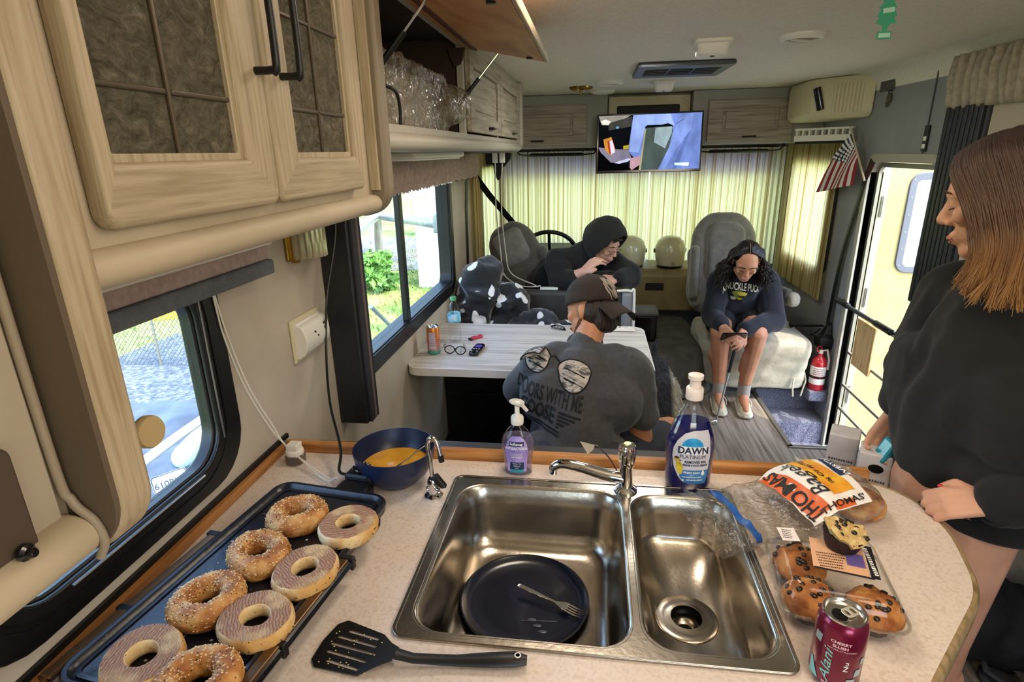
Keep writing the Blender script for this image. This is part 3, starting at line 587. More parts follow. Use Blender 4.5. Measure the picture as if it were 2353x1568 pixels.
sp = spline([B+V((-.004, 0, .03)), B+V((-.05, .002, .036)), B+V((-.105, .010, .047)), B+V((-.145, .018, .048)), B+V((-.165, .022, .036)), B+V((-.168, .023, .020))], 6)
mb = MB(); mb.tube(sp, [lerp(.0145, .0105, i/(len(sp)-1)) for i in range(len(sp))], 12); mb.build('spout', m_chr, fa)
ht = thing('bent_wire_tool', 'thin bent wire tool with a pale triangular tip standing behind the sink faucet', 'tool', (.083, 1.225, .90))
mb = MB(); mb.tube(spline([(.083, 1.225, .901), (.058, 1.226, .945), (.040, 1.226, .966), (.028, 1.226, .979), (.014, 1.226, .981)], 5), .0018, 6); mb.build('wire', mat('dull_wire', '#5a5450', .35, metal=.8), ht)
mb = MB(); mb.prism([(.020, 1.224, .982), (-.014, 1.222, .991), (.004, 1.224, .957), (.018, 1.225, .970)], (0, .0012, 0)); mb.build('tip', mat('tip_pale', '#b7a692', .4), ht, 0)
ft = thing('filter_tap', 'small chrome hooked filter tap with black tip left of the sink', 'faucet', (-.345, 1.095, .90))
B = V((-.345, 1.098, .90))
mb = MB(); mb.lathe([(.0215, 0), (.0215, .004), (.018, .007), (.012, .010), (.0135, .026), (.0125, .042), (.008, .05)], 20, B); mb.build('body', m_chr, ft)
mb = MB(); mb.tube(spline([B+V((0, 0, .045)), B+V((-.003, 0, .10)), B+V((-.006, 0, .135)), B+V((.004, -.004, .152)), B+V((.018, -.008, .142)), B+V((.026, -.012, .112))], 6), .0052, 10); mb.build('spout', m_chr, ft)
mb = MB(); mb.cyl(B+V((.0255, -.0118, .115)), B+V((.0275, -.0125, .099)), .0065); mb.build('spout_tip', m_black, ft)
mb = MB(); mb.prism([B+V((-.008, -.009, .048)), B+V((.012, -.009, .058)), B+V((.034, -.012, .030)), B+V((.022, -.012, .027))], (0, .012, .003)); mb.build('lever', m_black, ft, 0, bev=.002)
mb = MB(); 
for s in (-1, 1): mb.lathe([(.006, 0), (.0055, .003), (.001, .004)], 12, B+V((.0115*s, -.006, .022)), V((s, -.6, 0)))
mb.build('side_caps', m_chr, ft)
# ---- plate and fork in the big bowl
pz = .752
pt = thing('dinner_plate', 'dark navy dinner plate lying in the big sink bowl', 'plate', (-.12, .955, pz))
mb = MB(); mb.lathe([(.001, .004), (.085, .004), (.112, .005), (.124, .009), (.131, .015), (.134, .015), (.133, .011), (.115, .004), (.09, 0), (.001, 0)], 64, (-.12, .952, pz)); mb.build('dish', m_navy, pt)
mb = MB(); mb.cap((-.12, .90, pz+.0045), .0012, (-.05, .905, pz+.0045), .001); 
for a in range(3): mb.ball((-.10+.012*a, .905-.014*a, pz+.0045), (.009, .004, .0006))
mb.build('sauce_smear', mat('sauce_smear', '#4a4f63', .2), pt)
fk = thing('fork', 'stainless fork lying across the navy plate', 'fork', (-.07, .95, pz+.006))
A, Bf = V((-.137, .978, pz+.022)), V((.0, .920, pz+.014)); dv = (Bf-A).normalized(); sv = dv.cross(V((0, 0, 1))).normalized(); Lf = (Bf-A).length
mb = MB(); pts = [A+dv*(Lf*q) for q in (0, .03, .2, .45, .6, .66, .72, .78)]; ws = [.003, .0052, .005, .003, .0025, .006, .0105, .0115]
mb.loft([[p+sv*w_+V((0, 0, .0012)), p-sv*w_+V((0, 0, .0012)), p-sv*w_-V((0, 0, .0010)), p+sv*w_-V((0, 0, .0010))] for p, w_ in zip(pts, ws)]); mb.build('handle', m_chr, fk, 0, bev=.0005)
for i in range(4):
    o_ = sv*(-.0095+i*.0063); mb = MB(); mb.tube([A+dv*(Lf*.77)+o_, A+dv*(Lf*.9)+o_-V((0, 0, .002)), A+dv*Lf*1.02+o_*.95+V((0, 0, .0005))], [.0018, .0016, .0008], 6); mb.build('tine', m_chr, fk)
# ---- electric griddle with eight bagels
ga = radians(7.6); GC = V((-.582, .765, .90))
gr = thing('electric_griddle', 'black electric griddle full of toasting bagels along the wall', 'griddle', GC, world=False, rot=(0, 0, -ga))
m_grid = mat('non_stick', '#151821', .30, c2='#0f1118', scale=18, bump=.06, bscale=60, speck=(60, .035, '#55565c'))
hw, hl = .137, .268
rings = [[(x, y, z) for x, y in rrect(-hw+q, hw-q, -hl+q, hl-q, max(.04-q, .012))] for q, z in ((.03, .016), (.014, .020), (.002, .034), (0, .050), (.004, .055), (.010, .054), (.016, .046), (.022, .0445))]
mb = MB(); mb.loft(rings, True, False); n = len(rings[0])
mb.f += [tuple(reversed(range(n))), tuple(range(len(mb.v)-n, len(mb.v)))]; mb.m += [0, 0]; mb.build('pan', m_grid, gr, 40)
mb = MB(); mb.frame([(x, y, .0452) for x, y in rrect(-hw+.020, hw-.020, -hl+.020, hl-.020, .018)], [(x, y, .0452) for x, y in rrect(-hw+.026, hw-.026, -hl+.026, hl-.026, .014)], (0, 0, .0022)); mb.build('inner_ridge', m_grid, gr, 30)
for s in (-1, 1):
    mb = MB(); mb.tube([(hw*s+.013*s, -.262, .043), (hw*s+.013*s, .075, .043)], .010, 8, flat=(0, 0, 1)); h = mb.build('side_handle', m_blackgloss, gr)
    mb = MB(); mb.box(min(s*(hw-.002), s*(hw+.016)), max(s*(hw-.002), s*(hw+.016)), -.262, .062, .047, .0545); mb.build('handle_strip', mat('bronze_strip', '#6f5438', .3, metal=.7), h, 0, bev=.002)
    for y in (-.130, .068): mb = MB(); mb.box(min(s*(hw-.004), s*(hw+.023)), max(s*(hw-.004), s*(hw+.023)), y-.006, y+.006, .030, .055); mb.build('handle_clip', m_black, h, 0, bev=.002)
for x in (-.11, .11):
    for y in (-.23, .23): mb = MB(); mb.cyl((x, y, 0), (x, y, .03), .012, .015); mb.build('foot', m_black, gr)
mb = MB(); mb.box(-.01, .07, hl-.006, hl+.045, .014, .048); mb.build('socket', m_black, gr, 0, bev=.008)
ct = MB(); ct.box(-.012, .058, hl+.046, hl+.10, .018, .058); ct = ct.build('controller', m_black, gr, 0, bev=.012, seg=3)
mb = MB(); mb.lathe([(.022, 0), (.022, .006), (.020, .009), (.001, .009)], 28, (.023, hl+.075, .057)); mb.build('dial', m_blackgloss, ct)
mb = MB()
for i in range(9): a = radians(-40+i*28); mb.cbox((.023+.016*cos(a), hl+.075+.016*sin(a), .0665), (.006, .0016, .0008), M.Rotation(a, 3, 'Z'))
mb.build('dial_marks', m_white, ct, 0)
mb = MB()
for k in range(110): 
    x, y = random.uniform(-hw+.03, hw-.03), random.uniform(-hl+.03, hl-.03); r = random.choice((.001, .0014, .002, .003)); mb.ball((x, y, .0447), (r, r*.8, .0006), 6, 4)
tag(mb.build('crumbs', mat('crumbs', '#b9b2a4', .7), gr), kind='stuff')
m_seed = mat('seeded_crust', '#b57a3c', .6, stops=[(.32, '#8f5628'), (.5, '#b87c40'), (.66, '#d2a465')], scale=34, detail=6, bump=.5, bscale=70)
m_crumb = mat('toasted_crumb', '#e0c591', .75, c2='#cfae74', scale=40, bump=.3, bscale=120)
mct, t = newmat('griddled_cut_face'); L = t.links; _q = nd(t, 'ShaderNodeOutputMaterial'); _p = nd(t, 'ShaderNodeBsdfPrincipled'); _p.inputs['Roughness'].default_value = .75
_w = nd(t, 'ShaderNodeTexWave', i_Scale=95., i_Distortion=7., i_Detail=3.); _w.bands_direction = 'DIAGONAL'; L.new(coords(t), _w.inputs[0]); _n = nd(t, 'ShaderNodeTexNoise', i_Scale=22., i_Detail=5.); L.new(coords(t), _n.inputs[0])
_r = ramp(t, _w.outputs[0], [(.2, '#8d644c'), (.8, '#b68a68')]); _r2 = ramp(t, _n.outputs[0], [(.50, 0.), (.70, 1.)]); _x = nd(t, 'ShaderNodeMix', data_type='RGBA'); L.new(_r2.outputs[0], _x.inputs[0]); L.new(_r.outputs[0], _x.inputs[6]); _x.inputs[7].default_value = lin('#d9b884')
L.new(_x.outputs[2], _p.inputs['Base Color']); _b = nd(t, 'ShaderNodeBump', i_Strength=.5, i_Distance=.004); L.new(_w.outputs[0], _b.inputs['Height']); L.new(_b.outputs[0], _p.inputs['Normal']); L.new(_p.outputs[0], _q.inputs[0])
m_side = mat('bagel_side', '#dcbf8c', .65, stops=[(.35, '#e6cf9f'), (.6, '#c99a58')], scale=18, bump=.3, bscale=70, speck=(120, .09, '#4a3420'))
m_seedw = mat('sesame_seed', '#e0c898', .5); m_seedb = mat('poppy_seed', '#2e2620', .5)
def bagel(c, cut, label, rz, sx, seedn=420):
    rnd = random.Random(int(c[0]*-9999)); t = thing('bagel', label, 'bagel', c, 'bagels toasting on the griddle', world=False, rot=(0, 0, rz))
    R, r = .0375, .0205
    def surf(a, b, top=.036):     # a round the ring, b round the tube
        wob = 1+.05*N3.noise(V((cos(a)*1.3, sin(a)*1.3, c[1]*40)))+.03*N3.noise(V((cos(a)*4, sin(a)*4, c[1]*20)))
        z = r*sin(b)*(1.0 if cut else 1.15); rr = R+r*cos(b)*(1.0 if cos(b) > 0 else .86)
        if cut: z = min(z, .0125)
        else: z = max(z, -.0150)
        return V((rr*wob*cos(a)*sx, rr*wob*sin(a)/sx, z+.0155+(.003*N3.noise(V((cos(a)*2, sin(a)*2, b)))if not cut else .001*N3.noise(V((cos(a)*9, sin(a)*9, b*3))))))
    na, nb = 56, 28; mb = MB(); vs = [surf(2*pi*i/na, 2*pi*j/nb) for i in range(na) for j in range(nb)]; fs = []; mi = []
    for i in range(na):
        for j in range(nb):
            k = (i+1) % na; l = (j+1) % nb; fs.append((i*nb+j, k*nb+j, k*nb+l, i*nb+l)); bb = 2*pi*(j+.5)/nb; mi.append(1 if cut and sin(bb) > .60 else 0)
    mb.v = vs; mb.f = fs; mb.m = mi
    mb.build('bread', [m_side, mct] if cut else [m_seed, m_seed], t, 80)
    sd_ = MB(); n = seedn if not cut else 36
    for _ in range(n):
        a = rnd.uniform(0, 2*pi); b = rnd.uniform(-.2, pi*.95) if not cut else rnd.uniform(-.6, .3); p = surf(a, b); q = rnd.random() < .3
        sd_.ball(p, (.0012, .0022, .0010) if not q else (.0011, .0011, .0009), 5, 3, M.Rotation(rnd.uniform(0, 6), 3, 'Z'), 1 if q else 0)
    tag(sd_.build('seeds', [m_seedw if not cut else m_seedb, m_seedb], t, 60), kind='stuff')
    return t
BZ = .9455
for c, cut, lb, rz, sx in (((-.573, .912), 0, 'seeded round bagel at the far left end of the griddle, by its controller', .3, 1.06), ((-.457, .890), 1, 'cut-side-up bagel at the far right end of the griddle', .8, 1.0),
        ((-.588, .793), 0, 'browned seeded bagel in the second row on the wall side', -.5, 1.1), ((-.480, .760), 1, 'cut-side-up bagel in the second row, counter side', .1, .95),
        ((-.608, .676), 0, 'golden seeded bagel in the third row on the wall side', .9, 1.05), ((-.505, .646), 1, 'cut-side-up bagel in the third row, counter side', -.3, 1.06),
        ((-.630, .560), 1, 'cut-side-up bagel in the nearest row on the wall side', -.7, 1.08), ((-.525, .533), 0, 'seeded bagel at the nearest end, cut off by the frame edge', .5, 1.02)):
    bagel((*c, BZ), cut, lb, rz, sx)
# ---- slotted spatula
st = thing('slotted_spatula', 'black slotted spatula with crumbs lying in front of the sink', 'spatula', (-.3, .65, .90))
O = V((-.283, .647, 0)); ax = V((-.885, .30-.18, 0)).normalized()      # blade direction
ax = (V((-.405, .672, 0))-O).normalized(); ay = V((-ax.y, ax.x, 0))
def bp(u, v, z): q = O+ax*u+ay*v; return (q.x, q.y, z+max(0, .05-u)*.35)
out = [(0, -.012), (.02, -.022), (.045, -.040), (.12, -.0485), (.132, -.036), (.135, 0), (.130, .036), (.118, .046), (.045, .040), (.02, .022), (0, .012)]
sl = [[(a, v-.003), (b, v-.003), (b+.002, v), (b, v+.003), (a, v+.003), (a-.002, v)] for v, a, b in ((-.030, .05, .105), (-.015, .045, .115), (0, .04, .118), (.015, .045, .115), (.030, .05, .105))]
mb = plate_holes(MB(), out, sl, .902, .9045, fn=bp); mb.build('blade', m_black, st, 0)
H = [(-.283, .647, .922), (-.255, .647, .916), (-.19, .656, .910), (-.14, .662, .911), (-.10, .667, .912), (-.082, .668, .911)]; H = [V(p) for p in H]
mb = MB(); mb.tube(H, [(.004, .0105), (.004, .009), (.006, .0095), (.0075, .0125), (.0075, .0130), (.005, .008)], 12, flat=(0, 0, 1)); h = mb.build('handle', m_black, st)
mb = MB(); mb.lathe([(.0052, 0), (.0034, .0005), (.0034, .0012), (.005, .0012)], 16, (-.096, .6672, .9195), V((0, 0, 1)), caps=False); mb.lathe([(.0034, 0), (.001, 0)], 14, (-.096, .6672, .9197)); mb.build('hang_hole', m_white, h)
mb = MB()
for k in range(26): u, v = random.uniform(.03, .13), random.uniform(-.04, .04); q = bp(u, v, .905); mb.ball(q, (.0015, .001, .0007), 6, 4)
tag(mb.build('egg_crumbs', mat('egg_bits', '#d8c56a', .6), st), kind='stuff')
# ---- navy bowl with beaten egg and a spoon
bw = thing('mixing_bowl', 'deep navy mixing bowl behind the griddle', 'bowl', (-.455, 1.155, .90))
mb = MB(); BC = V((-.452, 1.155, .90)); mb.lathe([(.001, 0), (.045, 0), (.052, .004), (.078, .03), (.0925, .06), (.0965, .092), (.0945, .092), (.089, .060), (.074, .032), (.05, .009), (.001, .007)], 56, BC); mb.build('shell', mat('navy_plastic', '#16203c', .35), bw)
eg = MB(); eg.lathe([(.001, .046), (.070, .0455), (.0805, .044), (.072, .0335)], 40, BC); tag(eg.build('beaten_egg', mat('beaten_egg', '#e0a530', .15, c2='#d2922a', scale=30, coat=.3)), 'pool of yellow beaten egg inside the navy bowl', 'egg')
sn = thing('spoon', 'thin steel spoon resting in the beaten egg', 'spoon', BC+V((.03, -.01, .05)))
mb = MB(); mb.tube(spline([BC+V((.003, -.030, .047)), BC+V((.03, -.012, .062)), BC+V((.06, .006, .083)), BC+V((.0935, .028, .100))], 5), [.0022]*16, 8); mb.build('stem', m_chr, sn)
mb = MB(); mb.ball(BC+V((-.004, -.036, .046)), (.015, .010, .003), 14, 8, M.Rotation(.7, 3, 'Z')); mb.build('spoon_head', m_chr, sn)
# ================================================================ BOTTLES, BAG, MUFFINS, CAN
m_clear = glassy('clear_plastic', '#fbfbfa', .05, .04, edge=.12)
m_clearb = glassy('clear_plastic_crinkled', '#f1f0ee', .16, .06, bump=.5, bscale=60, edge=.2, body=.03, bodycol='#d8d2cc')
m_pump = mat('pump_white', '#e6e2da', .35)
m_ink = mat('navy_ink', '#14284f', .5); m_wink = mat('white_ink', '#eeeae6', .5); m_bink = mat('black_ink', '#131318', .6)
def bottle_fn(c, rx, ry, eps=.0012, rz=0.):
    """wraps (u, v) round the side of an elliptical bottle that faces the camera; rx, ry are functions of height"""
    def f(u, v):
        a, b = rx(v)+eps, ry(v)+eps; t = u/a; t = max(-1.45, min(1.45, t))
        x, y = a*sin(t), -b*cos(t); return (c[0]+x*cos(rz)-y*sin(rz), c[1]+x*sin(rz)+y*cos(rz), c[2]+v)
    return f
def interp(tab):
    def f(z):
        for (z0, a), (z1, b) in zip(tab, tab[1:]):
            if z <= z1: t = max(0, min(1, (z-z0)/(z1-z0))); t = t*t*(3-2*t)*.5+t*.5; return a+(b-a)*t
        return tab[-1][1]
    return f
def ebottle(c, rx, ry, zs, n=40, rz=0., inset=0.):
    return MB().loft([[(c[0]+(rx(z)-inset)*cos(2*pi*j/n)*cos(rz)-(ry(z)-inset)*sin(2*pi*j/n)*sin(rz), c[1]+(rx(z)-inset)*cos(2*pi*j/n)*sin(rz)+(ry(z)-inset)*sin(2*pi*j/n)*cos(rz), c[2]+z) for j in range(n)] for z in zs])
def patch(fn, pts, mb, mi=0, n=14):
    """label: outline given as half-widths per height [(v, u0, u1)]"""
    P = []
    for (v0, a0, b0), (v1, a1, b1) in zip(pts, pts[1:]):
        for k in range(4): t = k/4; P.append((lerp(v0, v1, t), lerp(a0, a1, t), lerp(b0, b1, t)))
    P.append(pts[-1]); mb.grid(len(P), n, lambda s, t: fn(lerp(P[round(s*(len(P)-1))][1], P[round(s*(len(P)-1))][2], t), P[round(s*(len(P)-1))][0]), mi)
def scribble(mb, fn, u0, u1, v, h, seed=1):
    """print too small to read: a row of short strokes"""
    r = random.Random(seed); u = u0
    while u < u1:
        w_ = h*r.uniform(.35, .9); mb.grid(3, 2, lambda s, t: fn(u+w_*s, v+h*t)); u += w_+h*.35
# ---- hand soap
C0 = V((-.165, 1.226, .90)); hs = thing('hand_soap_bottle', 'clear hand soap pump bottle with lilac label behind the sink', 'bottle', C0)
rx = interp([(0, .034), (.01, .036), (.03, .0345), (.07, .041), (.095, .037), (.115, .024), (.128, .0125), (.135, .012)]); ry = lambda z: rx(z)*.64+.001
zz = [0, .004, .01, .02, .03, .045, .06, .07, .08, .09, .1, .107, .115, .122, .128, .135]
ebottle(C0, rx, ry, zz).build('bottle', m_clear, hs, 60)
ebottle(C0, rx, ry, [z for z in zz if z < .1]+[.1], inset=.0022).build('soap', glassy('lilac_soap', '#e2d8f0', .05, .05, body=.10, bodycol='#cdbfe4'), hs, 60)
mb = MB(); mb.lathe([(.001, .0), (.0145, 0), (.0155, .003), (.0155, .016), (.0135, .02), (.008, .024), (.006, .026), (.006, .046), (.001, .046)], 24, C0+V((0, 0, .130))); mb.build('collar', m_pump, hs)
mb = MB(); mb.ball(C0+V((0, 0, .186)), (.019, .014, .007), 20, 10, M.Rotation(.12, 3, 'Y')); mb.tube([C0+V((.0, -.002, .184)), C0+V((.014, -.006, .180)), C0+V((.026, -.010, .168))], [.0055, .005, .004], 10); mb.build('pump_head', glassy('frosted_pump', '#f2f0ec', .2, .15, body=.55, bodycol='#e9e6e0'), hs)
f = bottle_fn(C0, rx, ry); f2 = bottle_fn(C0, rx, ry, .0018); f3 = bottle_fn(C0, rx, ry, .0024)
mb = MB(); patch(f, [(.012, -.024, .024), (.04, -.027, .027), (.065, -.030, .030), (.085, -.027, .027), (.098, -.020, .020), (.106, -.010, .010)], mb); lab = mb.build('label', mat('lilac_label', '#8f7cc0', .45, stops=[(.3, '#7d69ae'), (.55, '#a996d2'), (.7, '#c9a9cf')], scale=22), hs, 60)
mb = MB(); patch(f2, [(.082, -.019, .019), (.0935, -.019, .019)], mb); mb.build('name_panel', m_ink, lab, 60)
mb = MB(); patch(f2, [(.018, -.018, .018), (.038, -.016, .018)], mb); mb.build('scent_panel', m_ink, lab, 60)
mb = MB(); patch(f2, [(.010, -.017, .017), (.0185, -.017, .017)], mb); mb.build('teal_panel', mat('teal_ink', '#2f8f9c', .5), lab, 60)
mb = MB(); T = lambda s, z, sz, fn, b=0.: text_mb(s, sz, mb, lambda u, v: fn(u, v+z), b)
T('Softsoap', .0850, .0095, f3, .0002); T('ANTIBACTERIAL', .0735, .0082, f2, .00015); T('Eliminates 99.9%', .0605, .0048, f2); T('OF BACTERIA', .0555, .0048, f2); scribble(mb, f2, -.014, .014, .0505, .003)
T('White Tea', .0325, .0050, f3); T('& Berry', .0265, .0050, f3); T('scent', .0215, .0045, f3); T('+', .0665, .006, f2); mb.build('lettering', m_wink, lab, 0)
# ---- dish soap
C1 = V((.236, 1.205, .9055)); ds = thing('dish_soap_bottle', 'large dark blue dish soap bottle with white cap behind the sink', 'bottle', C1)
rx = interp([(0, .050), (.008, .053), (.05, .053), (.10, .0555), (.125, .0535), (.15, .0445), (.18, .032), (.205, .0185), (.215, .0165), (.222, .0165)]); ry = lambda z: rx(z)*.58+.002
zz = [0, .003, .008, .03, .05, .07, .09, .10, .11, .12, .13, .14, .15, .16, .17, .18, .19, .2, .207, .215, .222]
ebottle(C1, rx, ry, zz).build('bottle', m_clear, ds, 60)
ebottle(C1, rx, ry, [z for z in zz if z < .165]+[.165], inset=.0022).build('blue_liquid', mat('blue_liquid', '#0d0f55', .12, coat=.5, spec=.6), ds, 60)
mb = MB(); mb.lathe([(.001, 0), (.0185, 0), (.019, .002), (.019, .024), (.017, .027), (.0125, .028), (.012, .044), (.0165, .047), (.0165, .056), (.001, .058)], 28, C1+V((0, 0, .216))); mb.build('cap', mat('cap_white', '#e9dcd6', .4), ds, 40)
rz = 0; f = bottle_fn(C1, rx, ry); f2 = bottle_fn(C1, rx, ry, .0017); f3 = bottle_fn(C1, rx, ry, .0022)
mb = MB(); patch(f, [(.018, -.004, .036), (.022, -.016, .038), (.035, -.029, .040), (.06, -.042, .043), (.085, -.047, .045), (.105, -.045, .044), (.125, -.035, .042), (.142, -.018, .039), (.150, .002, .036)], mb); lab = mb.build('label', mat('pearl_label', '#cfcdd2', .35, c2='#c2bfc6', scale=14), ds, 60)
mb = MB(); patch(f2, [(.018, -.004, .036), (.022, -.014, .038), (.035, -.025, .040), (.053, -.024, .042)], mb); mb.build('blue_panel', mat('label_blue', '#2f6cab', .4, c2='#3b80bd', scale=20), lab, 60)
mb = MB(); mb.grid(6, 20, lambda s, t: f2((.024*s+.0001)*cos(pi*t), .112+.021*s*sin(pi*t))); mb.build('sunburst', mat('burst_blue', '#1a86c2', .4, c2='#2fa3d8', scale=60), lab, 60)
mb = MB(); patch(f3, [(.094, -.027, .031), (.1125, -.027, .031)], mb); mb.build('name_ground', m_wink, lab, 60)
mb = MB(); f4 = bottle_fn(C1, rx, ry, .0028); text_mb('DAWN', .0225, mb, lambda u, v: f4(u+.002, v+.0955), .0007, sx=.98); text_mb('PLATINUM', .0125, mb, lambda u, v: f2(u+.002, v+.0825), 0); text_mb('REMOVES 99%', .0092, mb, lambda u, v: f2(u+.009, v+.0705), .0003, sx=.86); text_mb('GREASE & FOOD RESIDUE', .0062, mb, lambda u, v: f2(u+.009, v+.0635), .0003, sx=.80); mb.build('lettering', m_ink, lab, 0)
mb = MB(); text_mb('FRESH RAIN', .0068, mb, lambda u, v: f3(u+.002, v+.0445), .0002); text_mb('scent', .0042, mb, lambda u, v: f3(u+.002, v+.0395)); scribble(mb, f3, -.018, .024, .034, .0026, 4); scribble(mb, f3, -.008, .03, .0265, .003, 5)
mb.grid(8, 12, lambda s, t: f3(.028+.0045*s*cos(2*pi*t)*(1-.35*max(0, sin(2*pi*t))), .045+.0055*s*sin(2*pi*t)+(.004*s*max(0, sin(2*pi*t))**3))); patch(f3, [(.0245, -.019, -.0145), (.0285, -.019, -.0145)], mb); mb.build('small_lettering', m_wink, lab, 0)
mb = MB(); mb.grid(6, 18, lambda s, t: f2(-.034+.0065*s*cos(2*pi*t), .079+.0060*s*sin(2*pi*t))); mb.grid(6, 18, lambda s, t: f2(-.0265+.010*s*cos(2*pi*t)*.8-.004*s*sin(2*pi*t), .058+.0175*s*sin(2*pi*t))); dk = mb.build('duckling_print', mat('duckling_yellow', '#e0c838', .5, c2='#b99a2e', scale=90), lab, 60)
mb = MB(); mb.grid(4, 14, lambda s, t: f3(-.0345+.0065*s*cos(pi*t), .080+.0058*s*sin(pi*t)*(1 if s > .5 else 1))); mb.grid(4, 12, lambda s, t: f3(-.0255+.0025*s*cos(2*pi*t), .0765+.0015*s*sin(2*pi*t))); mb.build('duckling_markings', mat('duckling_brown', '#3c3222', .6), dk, 60)
# ---- small capped jar in the back left corner
jr = thing('small_jar', 'small glass jar with white square cap in the counter corner', 'jar', (-.742, 1.212, .90))
mb = MB(); mb.lathe([(.001, 0), (.023, 0), (.0255, .004), (.0255, .020), (.022, .026)], 24, (-.742, 1.212, .90)); mb.build('glass', glassy('jar_glass', '#cfcac2', .2, .05, body=.25, bodycol='#8b8378'), jr)
mb = MB(); mb.lathe([(.023, .024), (.023, .036), (.019, .039), (.001, .039)], 24, (-.742, 1.212, .90)); mb.box(-.757, -.727, 1.197, 1.227, .938, .954); mb.build('cap', m_white, jr, 30, bev=.003)
# ---- bread bag with bagels
bagA = V((.585, 1.165, 0)); bagB = V((.245, 1.035, 0)); bd = (bagB-bagA).normalized(); bs = V((bd.y, -bd.x, 0)); bs = bs if bs.y > 0 else -bs; bL = (bagB-bagA).length
bg = thing('bagel_bag', 'clear printed bread bag lying open on the counter beside the muffins', 'bag', (.45, 1.12, .90))
def bag_pt(s, a, grow=0.):
    """s along the bag from bagels to mouth, a round it"""
    hw_ = interp([(-.04, .02), (.0, .075), (.12, .095), (.4, .100), (.62, .100), (.78, .085), (.9, .095), (1.05, .100)])(s)
    ht = interp([(-.04, .014), (.0, .036), (.12, .043), (.35, .040), (.5, .022), (.66, .015), (.78, .014), (.9, .022), (1.05, .030)])(s)
    q = bagA+bd*(bL*s); sg = sin(a); ca = cos(a)
    z = .9025+ht*(1+sg) if sg > 0 else .9025+ht*(1+sg)
    z -= max(0., s-.80)*.05
    p = V((q.x, q.y, 0))+bs*(hw_*(abs(ca)**.8)*(1 if ca > 0 else -1)); p.z = max(z, .9022 if s < .8 else .9062-(s-.8)*0) 
    k = V((p.x, p.y, p.z))*24; n = abs(N3.noise(k))*.8+abs(N3.noise(k*2.3))*.5-.35
    n = n*.6+.55*(1-abs(N3.noise(k*.9+V((5, 5, 5))))*2.6); amp = .004+.011*max(0, min(1, (s-.40)*4)); p.z += max(-.3, n)*amp*(1 if sg > -.2 else .0); p += bs*ca*n*amp*.6
    p.z = max(p.z, .9015 if s < .84 else .9062); return p+V((0, 0, grow*(1 if sg > 0 else 0)))
for i, (s, o, tl, zz_) in enumerate(((.05, -.025, .5, .903), (.20, .02, .15, .904))):
    q = bagA+bd*(bL*s)+bs*o; b = thing('bagel', ('browned bagel on edge at the closed end inside the bread bag', 'bagel lying under the printed label inside the bread bag')[i], 'bagel', (q.x, q.y, zz_), 'bagels left in the bread bag', world=False, rot=(0, 0, .4+i))
    mb = MB(); na, nb = 36, 18; mb.add([((.036+.019*cos(2*pi*j/nb))*cos(2*pi*i_/na), (.036+.019*cos(2*pi*j/nb))*sin(2*pi*i_/na), .020+.019*sin(2*pi*j/nb)) for i_ in range(na) for j in range(nb)], [(i_*nb+j, ((i_+1) % na)*nb+j, ((i_+1) % na)*nb+(j+1) % nb, i_*nb+(j+1) % nb) for i_ in range(na) for j in range(nb)]); mb.build('bread', m_seed, b)
mb = MB(); mb.grid(70, 44, lambda u, v: bag_pt(-.04+1.09*u, 2*pi*v)); mb.build('film', m_clearb, bg, 180)
def lab_fn(g=.0016):
    def f(s, t): return bag_pt(s, pi/2-t, g)      # t: angle from the top, + towards the far side
    return f
def band(name, m, s0, s1, t0, t1, g, par, nu=24, nv=18, skew=0.):
    mb = MB(); mb.grid(nu, nv, lambda u, v: lab_fn(g)(lerp(s0, s1, u)+skew*(v-.5), lerp(t0, t1, v))); return mb.build(name, m, par, 60)
wl = band('white_print', mat('print_white', '#e6dfd8', .35), .13, .50, -1.05, 1.0, .0016, bg)
band('yellow_print', mat('print_yellow', '#e8b32e', .4, c2='#d98a2a', scale=30), .18, .32, -.55, .95, .0024, wl)
band('navy_print', m_ink, .10, .16, -.1, .75, .0030, wl, skew=-.03)
ob = band('orange_banner', mat('print_orange', '#d3602a', .4), .40, .50, -.85, .75, .0024, wl, skew=.05)
band('orange_banner', bpy.data.materials['print_orange'], .23, .36, -1.02, -.76, .0026, wl)
band('blue_edge_band', mat('print_blue', '#1d4f9c', .4, c2='#2a62b0', scale=30), .80, .855, -1.5, 1.5, .0016, bg, 6, 30)
def bag_text(txt, s0, t0, size, m, name, g=.0036, shear=0., bold=.0006, flip=1):
    mb = MB(); f = lab_fn(g); text_mb(txt, size, mb, lambda u, v: f(s0+v/bL, t0+u/.085), bold, shear, sub=1); mb.build(name, m, wl, 0)
bag_text('THOMAS', .425, -.08, .036, m_bink, 'brand_lettering'); bag_text('Bagels', .325, .10, .040, m_bink, 'script_lettering', shear=.35, bold=0)
bag_text('10g OF PROTEIN', .25, .25, .012, m_bink, 'claim_lettering', bold=.0002); bag_text('EVERYTHING', .112, .34, .014, m_wink, 'flavour_lettering', bold=.0003)
mb = MB(); f = lab_fn(.0038); text_mb("THOMAS'", .024, mb, lambda u, v: f(.295-u/bL*-1*-1, -.93+v/.085), .0004, sub=1); mb.build('side_lettering', m_bink, wl, 0)
